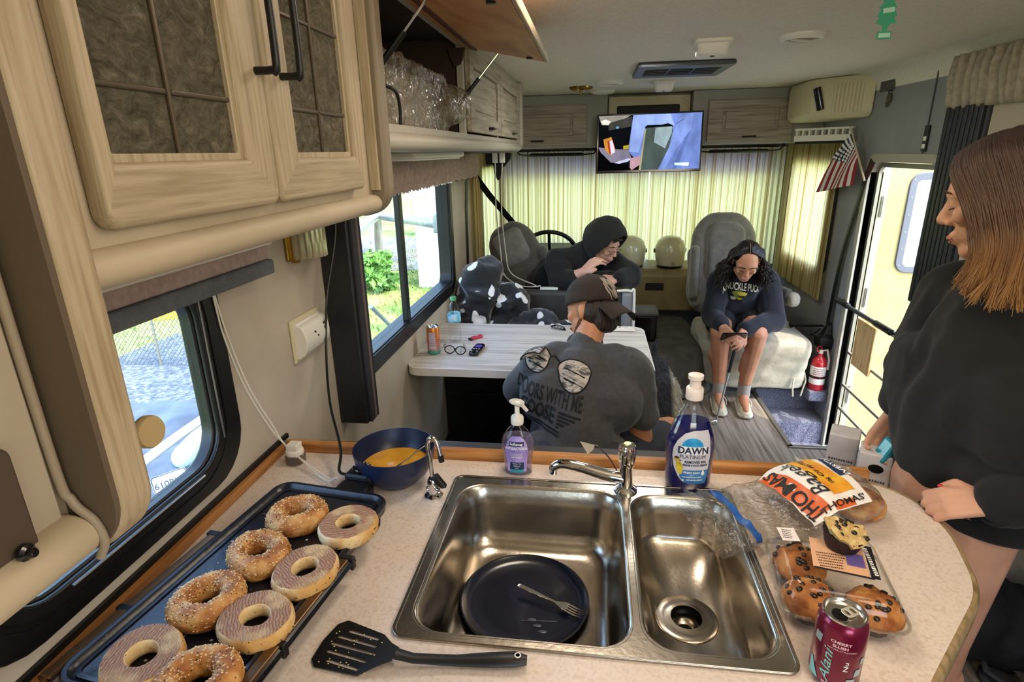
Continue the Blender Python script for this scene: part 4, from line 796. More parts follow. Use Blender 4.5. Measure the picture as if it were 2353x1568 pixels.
# ---- muffin clamshell
MC = V((.425, .868, .90)); mr = radians(-8)
def mrot(x, y, z): return V((MC.x+x*cos(mr)-y*sin(mr), MC.y+x*sin(mr)+y*cos(mr), MC.z+z))
cl = thing('muffin_clamshell', 'clear plastic muffin clamshell at the right end of the counter', 'container', MC)
def shell(prof, n=8, rc=.03): return [[mrot(x, y, z) for x, y in rrect(-.095+q, .095-q, -.102+q, .102-q, max(rc-q*.2, .012), n)] for q, z in prof]
mb = MB(); mb.loft(shell([(.022, .0015), (.014, .004), (.006, .030), (.0, .032), (.0, .034)]), True, False); n = 36; mb.f.append(tuple(range(n))); mb.m.append(0); mb.build('tray', m_clear, cl, 50)
mb = MB(); rg = shell([(.0, .034), (.0, .036), (.007, .038), (.010, .050), (.018, .072), (.026, .078), (.034, .0785), (.060, .0775)]); mb.loft(rg, True, False); n = len(rg[0]); mb.f.append(tuple(range(len(mb.v)-n, len(mb.v)))); mb.m.append(0); mb.build('lid', m_clear, cl, 40)
mb = MB(); mb.frame([mrot(x, y, .0335) for x, y in rrect(-.0965, .0965, -.1035, .1035, .03)], [mrot(x, y, .0335) for x, y in rrect(-.092, .092, -.099, .099, .027)], (0, 0, .003)); mb.build('rim', m_clearb, cl, 30)
def card(x0, x1, y0, y1, z, m, name, par, r=0.):
    mb = MB(); R = M.Rotation(r, 2); cx_, cy_ = (x0+x1)/2, (y0+y1)/2
    mb.prism([mrot(cx_+(R @ V((x-cx_, y-cy_)))[0], cy_+(R @ V((x-cx_, y-cy_)))[1], z) for x, y in ((x0, y0), (x1, y0), (x1, y1), (x0, y1))], (0, 0, .0006)); return mb.build(name, m, par, 0)
lb = card(-.035, .048, -.030, .050, .0792, mat('peach_label', '#d9a884', .5), 'label', cl, -.1)
card(.050, .063, -.036, .050, .0794, m_bink, 'black_strip', lb, -.1); card(-.037, .05, -.034, -.030, .0794, m_bink, 'black_edge', lb, -.1); card(.018, .045, -.012, .022, .0800, mat('violet_ink', '#6a5a9c', .5), 'violet_patch', lb, -.1)
mb = MB(); lf = lambda u, v: mrot(u, v, .0802)
for i in range(6): scribble(mb, lf, -.028, .006+.002*i, -.024+i*.007, .0028, i)
mb.build('label_lettering', m_bink, lb, 0)
mb = MB(); scribble(mb, lambda u, v: mrot(.0545+v, u, .0803), -.028, .045, -.002, .006, 9); mb.build('strip_lettering', m_wink, lb, 0)
st_ = card(-.080, -.050, .035, .072, .0792, mat('sticker_white', '#e9dfdc', .5), 'sticker', cl, .15)
mb = MB()
for i in range(5): scribble(mb, lambda u, v: mrot(u, v, .0801), -.075, -.060, .041+i*.0055, .0024, i+20)
mb.build('sticker_print', m_bink, st_, 0)
m_muff = mat('muffin_crust', '#a5652c', .65, stops=[(.35, '#8a4c1e'), (.5, '#b87838'), (.65, '#d2a05c')], scale=22, bump=.5, bscale=70)
m_muffi = mat('muffin_crumb', '#d8c084', .8, c2='#b9965a', scale=60, bump=.8, bscale=110); m_choc = mat('chocolate_chip', '#20120c', .35); m_paper = mat('brown_paper_cup', '#2b1512', .7)
def muffin(x, y, z, label, whole=True, rz=0., tilt=0.):
    p = mrot(x, y, z); t = thing('muffin', label, 'muffin', p, 'muffins of the clamshell', world=False, rot=(tilt, 0, rz)); rnd = random.Random(int(x*1e4))
    mb = MB(); n = 40
    mb.loft([[((r*(1+.045*(j % 2)))*cos(2*pi*j/n), (r*(1+.045*(j % 2)))*sin(2*pi*j/n), h) for j in range(n)] for r, h in ((.024, 0), (.025, .001), (.034, .030), (.0335, .0305), (.001, .028))]); mb.build('paper_cup', m_paper, t, 30)
    mb = MB()
    def top(r_, a):
        R = .0445*(1+.05*N3.noise(V((cos(a), sin(a), x*90)))) if whole else .037
        h = .029+(.030*sqrt(max(0, 1-r_**2)) if whole else .012*(1-r_**3)+.006*N3.noise(V((cos(a)*r_*4, sin(a)*r_*4, 3)))+(.016*max(0, r_*cos(a-2.4))*(r_ > .55)))
        return V((R*r_*cos(a), R*r_*sin(a), h+.006*N3.noise(V((cos(a)*r_*3, sin(a)*r_*3, x*70)))+.003*N3.noise(V((cos(a)*r_*8, sin(a)*r_*8, x*70)))))
    mb.grid(14, 41, lambda u, v: top(sin(u*pi/2)*.999+.001, 2*pi*v))
    mb.grid(3, 41, lambda u, v: (top(1, 2*pi*v)*(1-u*.3)+V((0, 0, -.006*u))) if u else top(1, 2*pi*v)); mb.build('cake', m_muff if whole else m_muffi, t, 180)
    for _ in range(16 if whole else 12):
        a, r_ = rnd.uniform(0, 2*pi), .95*sqrt(rnd.uniform(.02, .9)); c = MB(); c.ball(top(r_, a), (rnd.uniform(.004, .0075), .0048, .0036), 8, 5, M.Rotation(rnd.uniform(0, 3), 3, 'Z')); c.build('chocolate_chip', m_choc, t)
muffin(-.045, .030, .003, 'whole chocolate chip muffin under the sticker, back left in the clamshell', rz=.2)
muffin(-.043, -.056, .003, 'whole muffin at the front left in the clamshell, near the sink edge', rz=1.4)
muffin(.050, -.055, .003, 'whole muffin at the front right in the clamshell, behind the red can', rz=2.3)
muffin(.017, .040, .0805, 'half-eaten chocolate chip muffin in a brown cup on top of the lid', False, .8, .10)
# ---- drink can
CC = V((.371, .704, .90)); cn = thing('drink_can', 'crimson drink can with silver lid at the front right of the counter', 'can', CC)
m_crim = mat('crimson_can', '#7c1138', .28, metal=.55, c2='#6a0c2e', scale=14, coat=.3); m_alum = mat('can_aluminium', '#cfccc6', .22, metal=1)
mb = MB(); mb.lathe([(.001, .006), (.020, .006), (.025, .0), (.028, .003), (.0335, .013), (.0335, .100), (.0305, .112), (.0275, .116)], 48, CC, caps=False); mb.build('wall', m_crim, cn, 50)
mb = MB(); mb.lathe([(.0275, .116), (.0290, .118), (.0285, .1205), (.0265, .1205), (.0255, .116), (.0240, .1145), (.001, .115)], 48, CC, caps=False); ld_ = mb.build('lid', m_alum, cn, 35)
mb = MB(); mb.loft([[CC+V((-.008+(.0095+e)*cos(a), -.004+(.0125+e)*sin(a), .1158+h)) for a in [2*pi*i/24 for i in range(24)]] for e, h in ((.0015, 0), (.0012, .0006), (.0, .0003))], True, False); mb.build('mouth_lip', m_alum, ld_)
mb = MB(); mb.lathe([(.001, .1163), (.0095, .1163)], 24, CC+V((-.008, -.004, 0)), sy=1.3, caps=False); mb.build('mouth_opening', m_blackgloss, ld_, 0)
tb = [(x, y) for x, y in rrect(-.0085, .0085, -.012, .012, .0075)]; q = lambda x, y, z: CC+V((.007+x*cos(-1.1)-y*sin(-1.1), .001+x*sin(-1.1)+y*cos(-1.1), z+.1175))
mb = plate_holes(MB(), tb, [rrect(-.0048, .0048, -.0080, -.002, .0028), rrect(-.0050, .0050, .0025, .0085, .0025)], 0, .0012, fn=q); mb.build('pull_tab', mat('tab_pale', '#dcd8c4', .3, metal=.6), ld_, 0, bev=.0004)
f = bottle_fn(CC, lambda z: .0335, lambda z: .0335, .0005, radians(-12)); mb = MB()
text_mb('CHERRY', .0062, mb, lambda u, v: f(u*1.15-.006, v+.0885), .0002); text_mb('SLUSH', .0062, mb, lambda u, v: f(u*1.15-.006, v+.0815), .0002); text_mb('NATURALLY FLAVORED', .0036, mb, lambda u, v: f(u-.003, v+.0765)); text_mb('ENERGY', .0055, mb, lambda u, v: f(u-.012, v+.012), .0002); mb.build('pink_lettering', mat('pink_ink', '#e3b9bf', .5), cn, 0)
mb = MB(); text_mb('Alani', .034, mb, lambda u, v: f(-.014-v*.55, .044+u*.80), .0002, .35, sub=1); mb.build('teal_script', mat('pale_teal_ink', '#7fc4bd', .45), cn, 0)
mb = MB(); text_mb('Nu', .014, mb, lambda u, v: f(.004-v*.6+.004, .052+u), .0002); mb.build('white_script', m_wink, cn, 0)
for u0, v0, s in ((.024, .040, .006), (.014, .022, .0075), (.030, .060, .005), (-.038, .082, .007)): mb = MB(); patch(f, [(v0-s, u0-s, u0+s*.8), (v0+s, u0-s*.7, u0+s)], mb, 0, 5); mb.build('ice_print', mat('ice_ink', '#9aa8a8', .4), cn, 60)
mb = MB(); patch(f, [(.012, -.046, -.028), (.024, -.046, -.034), (.04, -.046, -.042)], mb, 0, 6); mb.build('aqua_print', mat('aqua_ink', '#8fd0cc', .4), cn, 60)
# ---- two drink cartons past the counter, on a low crate
cr = thing('storage_crate', 'grey crate below the counter end carrying two drink cartons', 'crate', (.70, 1.45, 0))
mb = MB(); mb.box(.64, .765, 1.33, 1.58, .0, .70); mb.build('shell', mat('crate_grey', '#6a665f', .6), cr, 0, bev=.012)
mb = MB(); mb.box(.635, .77, 1.325, 1.585, .66, .705); mb.build('lid', bpy.data.materials['crate_grey'], cr, 0, bev=.008)
m_cart = mat('carton_white', '#c9c3bf', .6, c2='#b6aeb0', scale=20)
for i, (c, h, rz, lb) in enumerate((((.727, 1.385, .706), .215, -.45, 'white printed drink carton with dark handle holes next to the counter end'), ((.700, 1.50, .706), .205, -.45, 'second white drink carton standing behind the one with dark holes'))):
    t = thing('drink_carton', lb, 'carton', c, world=False, rot=(0, 0, rz)); w_, d_ = .036, .036
    mb = MB(); mb.box(-w_, w_, -d_, d_, 0, h); mb.build('box', m_cart, t, 0, bev=.004)
    if i == 0:
        mb = MB(); mb.lathe([(.001, 0), (.017, 0), (.016, .0015), (.001, .0015)], 18, (.004, -d_, h-.038), V((0, -1, 0)), sx=1.0, sy=.7); mb.lathe([(.001, 0), (.009, 0), (.008, .0015), (.001, .0015)], 14, (w_, .0, h-.05), V((1, 0, 0)), sx=1.4, sy=.6); mb.build('handle_hole', m_blackgloss, t)
    mb = MB(); [scribble(mb, lambda u, v: (u, -d_-.0006, v), -.03, .028, h-.075-.014*k_, .006, k_) for k_ in range(4)]; mb.build('grey_lettering', mat('carton_ink', '#4a4650', .6), t, 0)
    mb = MB(); mb.box(-.03, -.012, -d_-.0008, -d_, h-.18, h-.145); mb.build('red_print', mat('carton_red', '#8a3542', .6), t, 0)
# ================================================================ LEFT WALL FITTINGS
m_ruff = mat('gathered_fabric', '#c9b1a1', .9, c2='#b39a8a', scale=60, bump=.2, sheen=.2)
def gathered(mb, p0, p1, z0, z1, out, waves, amp, seed=0, header=.18):
    """ruffled valance between two floor points"""
    p0, p1 = V((*p0, 0)), V((*p1, 0)); out = V((*out, 0))
    def f(u, v):
        p = p0.lerp(p1, u); ph = u*waves*2*pi+1.5*N3.noise(V((u*9, v*2, seed))); k = .5+.5*abs(v-.62)*1.8
        q = p+out*(amp*k*(sin(ph)+.5*sin(ph*1.7+1))+.018*sin(pi*v)); return (q.x, q.y, lerp(z1, z0, v)+.005*sin(ph*1.0+2)*(v > .9))
    return mb.grid(waves*7, 12, f)
vl = thing('window_valance', 'ruffled mauve fabric valance over the dinette window', 'valance', (-.74, 2.9, 1.5))
mb = gathered(MB(), (-.765, 1.74), (-.765, 3.92), 1.50, 1.645, (1, 0), 44, .010); mb.build('fabric', m_ruff, vl, 180, solid=.002)
mb = MB(); mb.box(LX+.001, -.785, 1.74, 3.92, 1.585, 1.645); mb.build('board', m_white, vl, 0)
vb = thing('window_side_board', 'tall black padded side board beside the dinette window', 'valance', (-.77, 1.68, .80))
mb = MB(); mb.box(LX+.001, -.718, 1.628, 1.70, .80, 1.60); mb.build('board', m_dark, vb, 0, bev=.006)
m_strp = mat('dark_rib', '#2c2c33', .6)
for i in range(4):
    y = 1.640+i*.0165; mb = MB(); mb.box(-.720, -.706, y, y+.013, .803, 1.60); mb.build('rib', m_strp if i != 2 else mat('mauve_rib', '#6a5a58', .7), vb, 0, bev=.004)
rb = thing('roller_shade', 'grey pleated shade pulled up above the kitchen window', 'blind', (-.77, .85, 1.38))
mb = MB(); mb.box(LX+.001, -.755, .45, 1.275, 1.383, 1.418); mb.build('bottom_rail', mat('shade_grey', '#66696d', .85, c2='#5c5f63', scale=60, bump=.3, bscale=200), rb, 0, bev=.006)
mb = MB(); mb.box(LX+.001, -.765, .45, 1.27, 1.418, 1.452); mb.build('fabric_stack', mat('shade_mauve', '#b09c94', .9, c2='#9d8a83', scale=60), rb, 0, bev=.004)
mb = MB(); mb.box(LX+.001, -.755, .36, 1.28, 1.452, 1.475); mb.build('head_rail', m_white, rb, 0, bev=.004)
sc = thing('wall_sconce', 'brass and ribbed glass wall sconce under the glass door cabinet', 'lamp', (-.78, 1.50, 1.38))
mb = MB(); mb.box(LX+.001, LX+.012, 1.43, 1.56, 1.38, 1.55); mb.build('backplate', mat('aged_brass', '#9c7f3c', .25, metal=1), sc, 0, bev=.004)
m_rib = glassy('ribbed_glass', '#f0e8d2', .3, .08, body=.25, bodycol='#d9cfae')
for i in range(11):
    a = -1.35+i*.27; mb = MB(); c = V((LX+.014+.062*cos(a), 1.50+.058*sin(a), 0)); mb.tube([(c.x, c.y, 1.385), (c.x, c.y, 1.54)], .0085, 8); mb.build('glass_rod', m_rib, sc)
mb = MB(); mb.box(LX+.012, LX+.03, 1.44, 1.455, 1.375, 1.55); mb.build('brass_strip', bpy.data.materials['aged_brass'], sc, 0)
mb = MB(); mb.cyl((LX+.04, 1.5, 1.55), (LX+.04, 1.5, 1.47), .018); mb.build('bulb', m_white, sc)
al = thing('gas_alarm', 'white gas alarm box on the wall between the two left windows', 'alarm', (-.79, 1.475, 1.16))
mb = MB(); mb.prism([(LX+.001+x, 1.405, 1.16+z) for x, z in [(0, -.052), (.018, -.052)]+[(.018+.024*cos(a), .047*sin(a)) for a in [-pi/2+pi*i/10 for i in range(11)]]+[(.018, .052), (0, .052)]], (0, .145, 0)); mb.build('case', m_white, al, 40, bev=.004)
mb = MB(); mb.box(LX+.001, LX+.008, 1.395, 1.56, 1.098, 1.222); mb.build('backplate', m_ivory, al, 0, bev=.002)
mb = MB()
for y, z in ((1.46, 1.175), (1.475, 1.16), (1.52, 1.185), (1.528, 1.185), (1.52, 1.172), (1.528, 1.172)): mb.cyl((LX+.04, y, z), (LX+.0445, y, z), .003, n=8)
mb.build('buttons', m_dark, al)
cd_ = thing('white_cords', 'pair of white cords running from the kitchen shade to the counter corner', 'cord', (-.79, 1.15, .95))
for o_ in (0, .012):
    mb = MB(); mb.tube(spline([(-.795, 1.085+o_*.3, 1.385), (-.797, 1.10+o_, 1.27), (-.795, 1.14+o_, 1.13), (-.79, 1.20+o_, 1.0), (-.78, 1.228, .945), (-.73, 1.20, .925), (-.62, 1.12+o_, .912), (-.575, 1.095, .935)], 8), .0022, 6); mb.build('cord', m_white, cd_)
kc = thing('power_lead', 'black griddle power cord rising along the wall to the cabinet', 'cord', (-.78, 1.45, .95))
mb = MB(); mb.tube(spline([(-.742, 1.612, 1.52), (-.745, 1.60, 1.42), (-.765, 1.54, 1.25), (-.768, 1.50, 1.10), (-.70, 1.35, 1.01), (-.61, 1.20, .955), (-.585, 1.13, .934), (-.556, 1.108, .936)], 8), .0036, 7); mb.build('cord', m_black, kc)
# ================================================================ DINETTE
m_tab = wood('pale_wood_laminate', '#d9d3ca', '#c3bcb3', '#a79f97', 2.0, 0, .32, .03)
tb_ = thing('dinette_table', 'pale wood-grain dinette table with white rounded edge', 'table', (-.27, 2.65, 0))
mb = MB(); mb.prism([(x, y, .708) for x, y in rrect(-.812, .285, 2.305, 3.0, (.07, .07, .005, .06))], (0, 0, .032)); mb.build('tabletop', m_tab, tb_, 30, bev=.003)
mb = MB(); o1 = rrect(-.814, .290, 2.300, 3.005, (.072, .072, .005, .062)); i1 = rrect(-.812, .2845, 2.3055, 2.9995, (.07, .07, .005, .06)); mb.frame([(x, y, .703) for x, y in o1], [(x, y, .703) for x, y in i1], (0, 0, .0375)); mb.build('edge_band', mat('edge_white', '#e4e0d8', .35), tb_, 30, bev=.002)
mb = MB(); mb.cyl((-.30, 2.65, .05), (-.30, 2.65, .703), .032, n=20); mb.build('leg', m_black, tb_)
mb = MB(); mb.lathe([(.001, 0), (.14, 0), (.14, .008), (.05, .03), (.034, .05)], 28, (-.30, 2.65, 0)); mb.build('foot', m_black, tb_)
m_leath = mat('grey_leatherette', '#4b4a49', .5, c2='#424140', scale=20, bump=.06, bscale=160)
m_leathd = mat('dark_leatherette', '#26252a', .45, c2='#2d2c31', scale=20, bump=.06, bscale=160)
nb_ = thing('dinette_bench', 'dark dinette bench whose back stands behind the kitchen counter', 'bench', (-.3, 1.65, 0))
mb = MB(); mb.box(LX+.005, .23, 1.50, 1.95, 0, .34); mb.build('base', m_dark, nb_, 0, bev=.008)
mb = MB(); mb.box(LX+.005, .24, 1.46, 1.98, .34, .45); mb.build('seat', m_leathd, nb_, 0, bev=.025, seg=4)
mb = MB(); mb.box(LX+.005, .245, 1.34, 1.44, .02, .80); mb.build('backrest', m_leathd, nb_, 0, bev=.02, seg=4)
mb = MB(); mb.box(-.56, .25, 1.32, 1.435, .795, .866); mb.box(-.795, -.57, 1.325, 1.43, .795, .852); mb.build('top_roll', mat('bench_cap', '#332f2e', .5, bump=.05, bscale=100), nb_, 0, bev=.018, seg=4)
fb = thing('dinette_bench', 'grey leatherette bench facing us beyond the dinette table', 'bench', (-.3, 3.2, 0))
mb = MB(); mb.box(LX+.005, .23, 2.95, 3.30, 0, .34); mb.build('base', m_dark, fb, 0, bev=.008)
mb = MB(); mb.box(LX+.005, .245, 2.93, 3.34, .34, .45); mb.build('seat', m_leathd, fb, 0, bev=.03, seg=4)
mb = MB(); mb.box(LX+.005, .20, 3.34, 3.44, .05, .845); mb.build('backrest', mat('bench_back', '#3a3938', .5, c2='#333231', scale=20, bump=.06, bscale=160), fb, 0, bev=.02, seg=4)
mb = MB(); mb.box(.19, .256, 3.33, 3.45, .05, .85); mb.build('end_panel', mat('bench_end_grey', '#85868a', .5), fb, 0, bev=.02, seg=4)
mb = MB(); mb.tube(spline([(.262, 3.335, .1), (.262, 3.335, .80), (.24, 3.335, .856), (.15, 3.335, .857)], 6), .008); mb.build('piping', m_white, fb)
# things on the table
Tz = .7405
wbt = thing('water_bottle', 'clear water bottle with green cap and blue label by the dinette window', 'bottle', (-.672, 2.684, Tz))
C2 = V((-.672, 2.690, Tz)); pr = [(.001, .004), (.022, 0), (.029, .004), (.0315, .015)]
for i in range(6): pr += [(.0315, .02+i*.013), (.029, .0265+i*.013)]
pr += [(.0315, .10), (.0325, .105), (.0325, .15), (.031, .158), (.026, .178), (.016, .200), (.0125, .208), (.0125, .215)]
mb = MB(); mb.lathe(pr, 28, C2); mb.build('bottle', m_clear, wbt, 60)
mb = MB(); mb.lathe([(.0328, .106), (.0330, .107), (.0330, .148), (.0328, .149)], 28, C2, caps=False); mb.build('label', mat('water_label', '#7ccbe2', .4, stops=[(.4, '#4fb3d6'), (.55, '#bfe6ee')], scale=30), wbt)
mb = MB(); mb.lathe([(.001, .213), (.0145, .213), (.0145, .231), (.013, .233), (.001, .233)], 22, C2); mb.build('cap', mat('green_cap', '#3f8f5c', .4), wbt)
ec = thing('drink_can', 'orange and teal drink can on the dinette table next to the window', 'can', (-.731, 2.50, Tz))
C3 = V((-.731, 2.500, Tz)); m_ec, t = newmat('sunset_can'); L = t.links; _q = nd(t, 'ShaderNodeOutputMaterial'); _p = nd(t, 'ShaderNodeBsdfPrincipled', i_Roughness=.3, i_Metallic=.5)
_tc = nd(t, 'ShaderNodeTexCoord'); _sp = nd(t, 'ShaderNodeSeparateXYZ'); L.new(_tc.outputs['Object'], _sp.inputs[0]); _n = nd(t, 'ShaderNodeTexNoise', i_Scale=40.); L.new(_tc.outputs['Object'], _n.inputs[0]); _ma = nd(t, 'ShaderNodeMath', operation='MULTIPLY_ADD'); L.new(_n.outputs[0], _ma.inputs[0]); _ma.inputs[1].default_value = .05; L.new(_sp.outputs['Z'], _ma.inputs[2])
_mr = nd(t, 'ShaderNodeMapRange'); _mr.inputs[1].default_value = Tz+.02; _mr.inputs[2].default_value = Tz+.155; L.new(_ma.outputs[0], _mr.inputs[0]); _r = ramp(t, _mr.outputs[0], [(.0, '#3f9c88'), (.16, '#5fb09a'), (.25, '#c79a94'), (.55, '#d07a4a'), (1, '#d8813a')]); L.new(_r.outputs[0], _p.inputs['Base Color']); L.new(_p.outputs[0], _q.inputs[0])
mb = MB(); mb.lathe([(.001, .004), (.022, .003), (.026, 0), (.031, .010), (.031, .122), (.027, .133)], 32, C3, caps=False); mb.build('wall', m_ec, ec, 50)
mb = MB(); mb.lathe([(.027, .133), (.028, .136), (.026, .138), (.024, .133), (.001, .1335)], 32, C3, caps=False); l2 = mb.build('lid', m_alum, ec, 40)
mb = MB(); mb.lathe([(.001, .0), (.009, .0), (.009, .001), (.001, .001)], 16, C3+V((.008, -.006, .134)), sy=.7); mb.build('mouth_opening', m_black, l2)
mb = MB(); f = bottle_fn(C3, lambda z: .031, lambda z: .031, .0005, radians(14)); mb2 = MB(); patch(f, [(.03, -.022, .010), (.11, -.022, .010)], mb2, 0, 8); mb2.build('pale_panel', mat('pale_panel', '#c9b7bd', .4), ec, 60)
f = bottle_fn(C3, lambda z: .031, lambda z: .031, .0009, radians(14))
for i in range(6): scribble(mb, f, -.019, .007, .045+.011*i, .005, i)
mb.build('print', mat('print_grey', '#8c7f8c', .5), ec, 0)
sgl = thing('eyeglasses', 'black framed eyeglasses lying folded open on the dinette table', 'glasses', (-.63, 2.54, Tz))
mb = MB()
for s, c in ((-1, V((-.655, 2.50, Tz+.021))), (1, V((-.600, 2.490, Tz+.021)))): mb.tube([c+V((.024*cos(a), .004*sin(a), .018*sin(a))) for a in [2*pi*i/20 for i in range(21)]], .0026, 6, caps=False)
mb.tube(spline([(-.632, 2.494, Tz+.026), (-.628, 2.49, Tz+.03), (-.623, 2.494, Tz+.026)], 4), .0026, 6); mb.build('rims', m_blackgloss, sgl)
for s, p in ((-1, [(-.679, 2.502, Tz+.028), (-.700, 2.56, Tz+.018), (-.705, 2.625, Tz+.004)]), (1, [(-.577, 2.492, Tz+.028), (-.60, 2.56, Tz+.02), (-.615, 2.63, Tz+.005)])): mb = MB(); mb.tube(spline(p, 5), [(.0042, .0018)]*11, 8, flat=(0, 0, 1)); mb.build('temple', m_blackgloss, sgl)
for c in (V((-.655, 2.50, Tz+.021)), V((-.600, 2.490, Tz+.021))):
    mb = MB(); mb.loft([[c+V((.023*cos(a), .0035*sin(a)+y, .017*sin(a))) for a in [2*pi*i/20 for i in range(20)]] for y in (-.0006, .0006)]); mb.build('lens', m_clear, sgl, 30)
rm = thing('remote_control', 'black remote control with purple pad on the dinette table', 'remote', (-.53, 2.54, Tz), world=False, rot=(0, 0, -.10))
mb = MB(); mb.prism([(x, y, 0) for x, y in rrect(-.024, .024, -.072, .072, .018)], (0, 0, .018)); mb.build('case', m_blackgloss, rm, 30, bev=.004)
mb = MB(); mb.prism([(x, y, .018) for x, y in rrect(-.015, .015, .008, .045, .006)], (0, 0, .0015)); mb.build('purple_pad', mat('purple_pad', '#5b46a8', .4), rm, 30)
for x, y in ((-.013, -.012), (0, -.012), (.013, -.012), (-.014, -.045), (.014, -.045)): mb = MB(); mb.lathe([(.001, 0), (.0045, 0), (.004, .0018), (.001, .002)], 10, (x, y, .018)); mb.build('button', mat('button_grey', '#b9b9c2', .4), rm)
lg = thing('lighter', 'small pinkish red lighter on the dinette table', 'lighter', (-.57, 2.74, Tz), world=False, rot=(0, 0, .9))
mb = MB(); mb.prism([(x, y, 0) for x, y in rrect(-.042, .034, -.013, .013, .009)], (0, 0, .014)); mb.build('body', mat('lighter_red', '#c2254f', .3, coat=.4), lg, 30, bev=.004)
mb = MB(); mb.box(-.050, -.036, -.012, .012, .001, .012); mb.build('tip', m_black, lg, 0, bev=.003); mb = MB(); mb.ball((.0, 0, .0135), (.012, .006, .003)); mb.build('thumb_tab', mat('lighter_pink', '#e0708a', .4), lg)
cp = thing('hair_clip', 'black claw clip on the table beside the man', 'clip', (-.165, 2.93, Tz), world=False, rot=(0, 0, -.6))
mb = MB(); mb.tube(spline([(-.045, 0, .008), (-.02, .018, .014), (.02, .016, .012), (.05, 0, .005)], 5), .004); mb.tube(spline([(-.045, 0, .008), (-.02, -.014, .008), (.02, -.012, .008), (.05, 0, .005)], 5), .004); mb.build('jaw', m_blackgloss, cp)
mb = MB(); [mb.tube([(-.025+.02*i, .016, .012), (-.022+.02*i, -.012, .007)], .002, 6) for i in range(4)]; mb.build('teeth', m_blackgloss, cp)
nk = thing('paper_napkin', 'crumpled white napkin on the table right of the man', 'napkin', (.17, 2.93, Tz))
mb = MB(); mb.grid(16, 16, lambda u, v: (.12+.12*u, 2.90+.085*v, Tz+.004+.022*max(0, N3.noise(V((u*3, v*3, 5)))+.35)*sin(pi*u)*sin(pi*v)+.001)); tag(mb.build('paper', m_white, nk, 180))
# blanket heaped on the front bench
bk = thing('spotted_blanket', 'black fleece blanket with white patches heaped on the bench by the window', 'blanket', (-.6, 3.2, .45))
m_cow, t = newmat('black_white_fleece'); L = t.links; _q = nd(t, 'ShaderNodeOutputMaterial'); _p = nd(t, 'ShaderNodeBsdfPrincipled', i_Roughness=.95); _p.inputs['Sheen Weight'].default_value = .4
_v = nd(t, 'ShaderNodeTexVoronoi', i_Scale=8.5, i_Randomness=.9); _n = nd(t, 'ShaderNodeTexNoise', i_Scale=9., i_Detail=2.); _mx = nd(t, 'ShaderNodeMix', data_type='RGBA', blend_type='ADD'); _mx.inputs[0].default_value = .10; co_ = coords(t, (1.2, 1.0, .8)); L.new(co_, _mx.inputs[6]); L.new(co_, _n.inputs[0]); L.new(_n.outputs[1], _mx.inputs[7]); L.new(_mx.outputs[2], _v.inputs[0])
_r = ramp(t, _v.outputs['Distance'], [(.27, '#d9d8d6'), (.30, '#0b0a0d')]); L.new(_r.outputs[0], _p.inputs['Base Color']); L.new(_p.outputs[0], _q.inputs[0])
mb = MB()
for a, r, b, q in (((-.70, 3.20, .55), .12, (-.62, 3.26, .93), .085), ((-.66, 3.28, .60), .13, (-.60, 3.30, .98), .060), ((-.55, 3.22, .55), .12, (-.47, 3.26, .80), .09), ((-.70, 3.12, .5), .10, (-.30, 3.18, .62), .11), ((-.40, 3.2, .5), .10, (-.15, 3.2, .60), .08), ((-.2, 3.18, .5), .08, (.02, 3.22, .5), .06)): mb.cap(a, r, b, q)
def fold(co, n):
    h = (1-abs(N3.noise(co*8+V((2, 0, 1))))*2.4)*.042+N3.noise(co*3.2)*.05+(1-abs(N3.noise(co*17))*2)*.012; return co+n*h
remesh('fleece', mb, .013, 6, m_cow, bk, post=fold)
# ================================================================ CAB: CURTAINS, SEATS, DASH
m_curt, t = newmat('striped_curtain'); L = t.links; _q = nd(t, 'ShaderNodeOutputMaterial'); _d = nd(t, 'ShaderNodeBsdfDiffuse'); _t = nd(t, 'ShaderNodeBsdfTranslucent'); _m = nd(t, 'ShaderNodeMixShader'); _m.inputs[0].default_value = .72
_at = nd(t, 'ShaderNodeAttribute', attribute_name='along'); _n = nd(t, 'ShaderNodeTexNoise', noise_dimensions='1D', i_Scale=1., i_Detail=3., i_Roughness=.7); _k = nd(t, 'ShaderNodeMath', operation='MULTIPLY'); _k.inputs[1].default_value = 46; L.new(_at.outputs['Fac'], _k.inputs[0]); L.new(_k.outputs[0], _n.inputs['W'])
_r = ramp(t, _n.outputs[0], [(.36, '#a5854c'), (.46, '#decb90'), (.55, '#efe6b4'), (.64, '#c4aa6c')]); L.new(_r.outputs[0], _d.inputs[0]); L.new(_r.outputs[0], _t.inputs[0]); L.new(_d.outputs[0], _m.inputs[1]); L.new(_t.outputs[0], _m.inputs[2]); L.new(_m.outputs[0], _q.inputs[0])
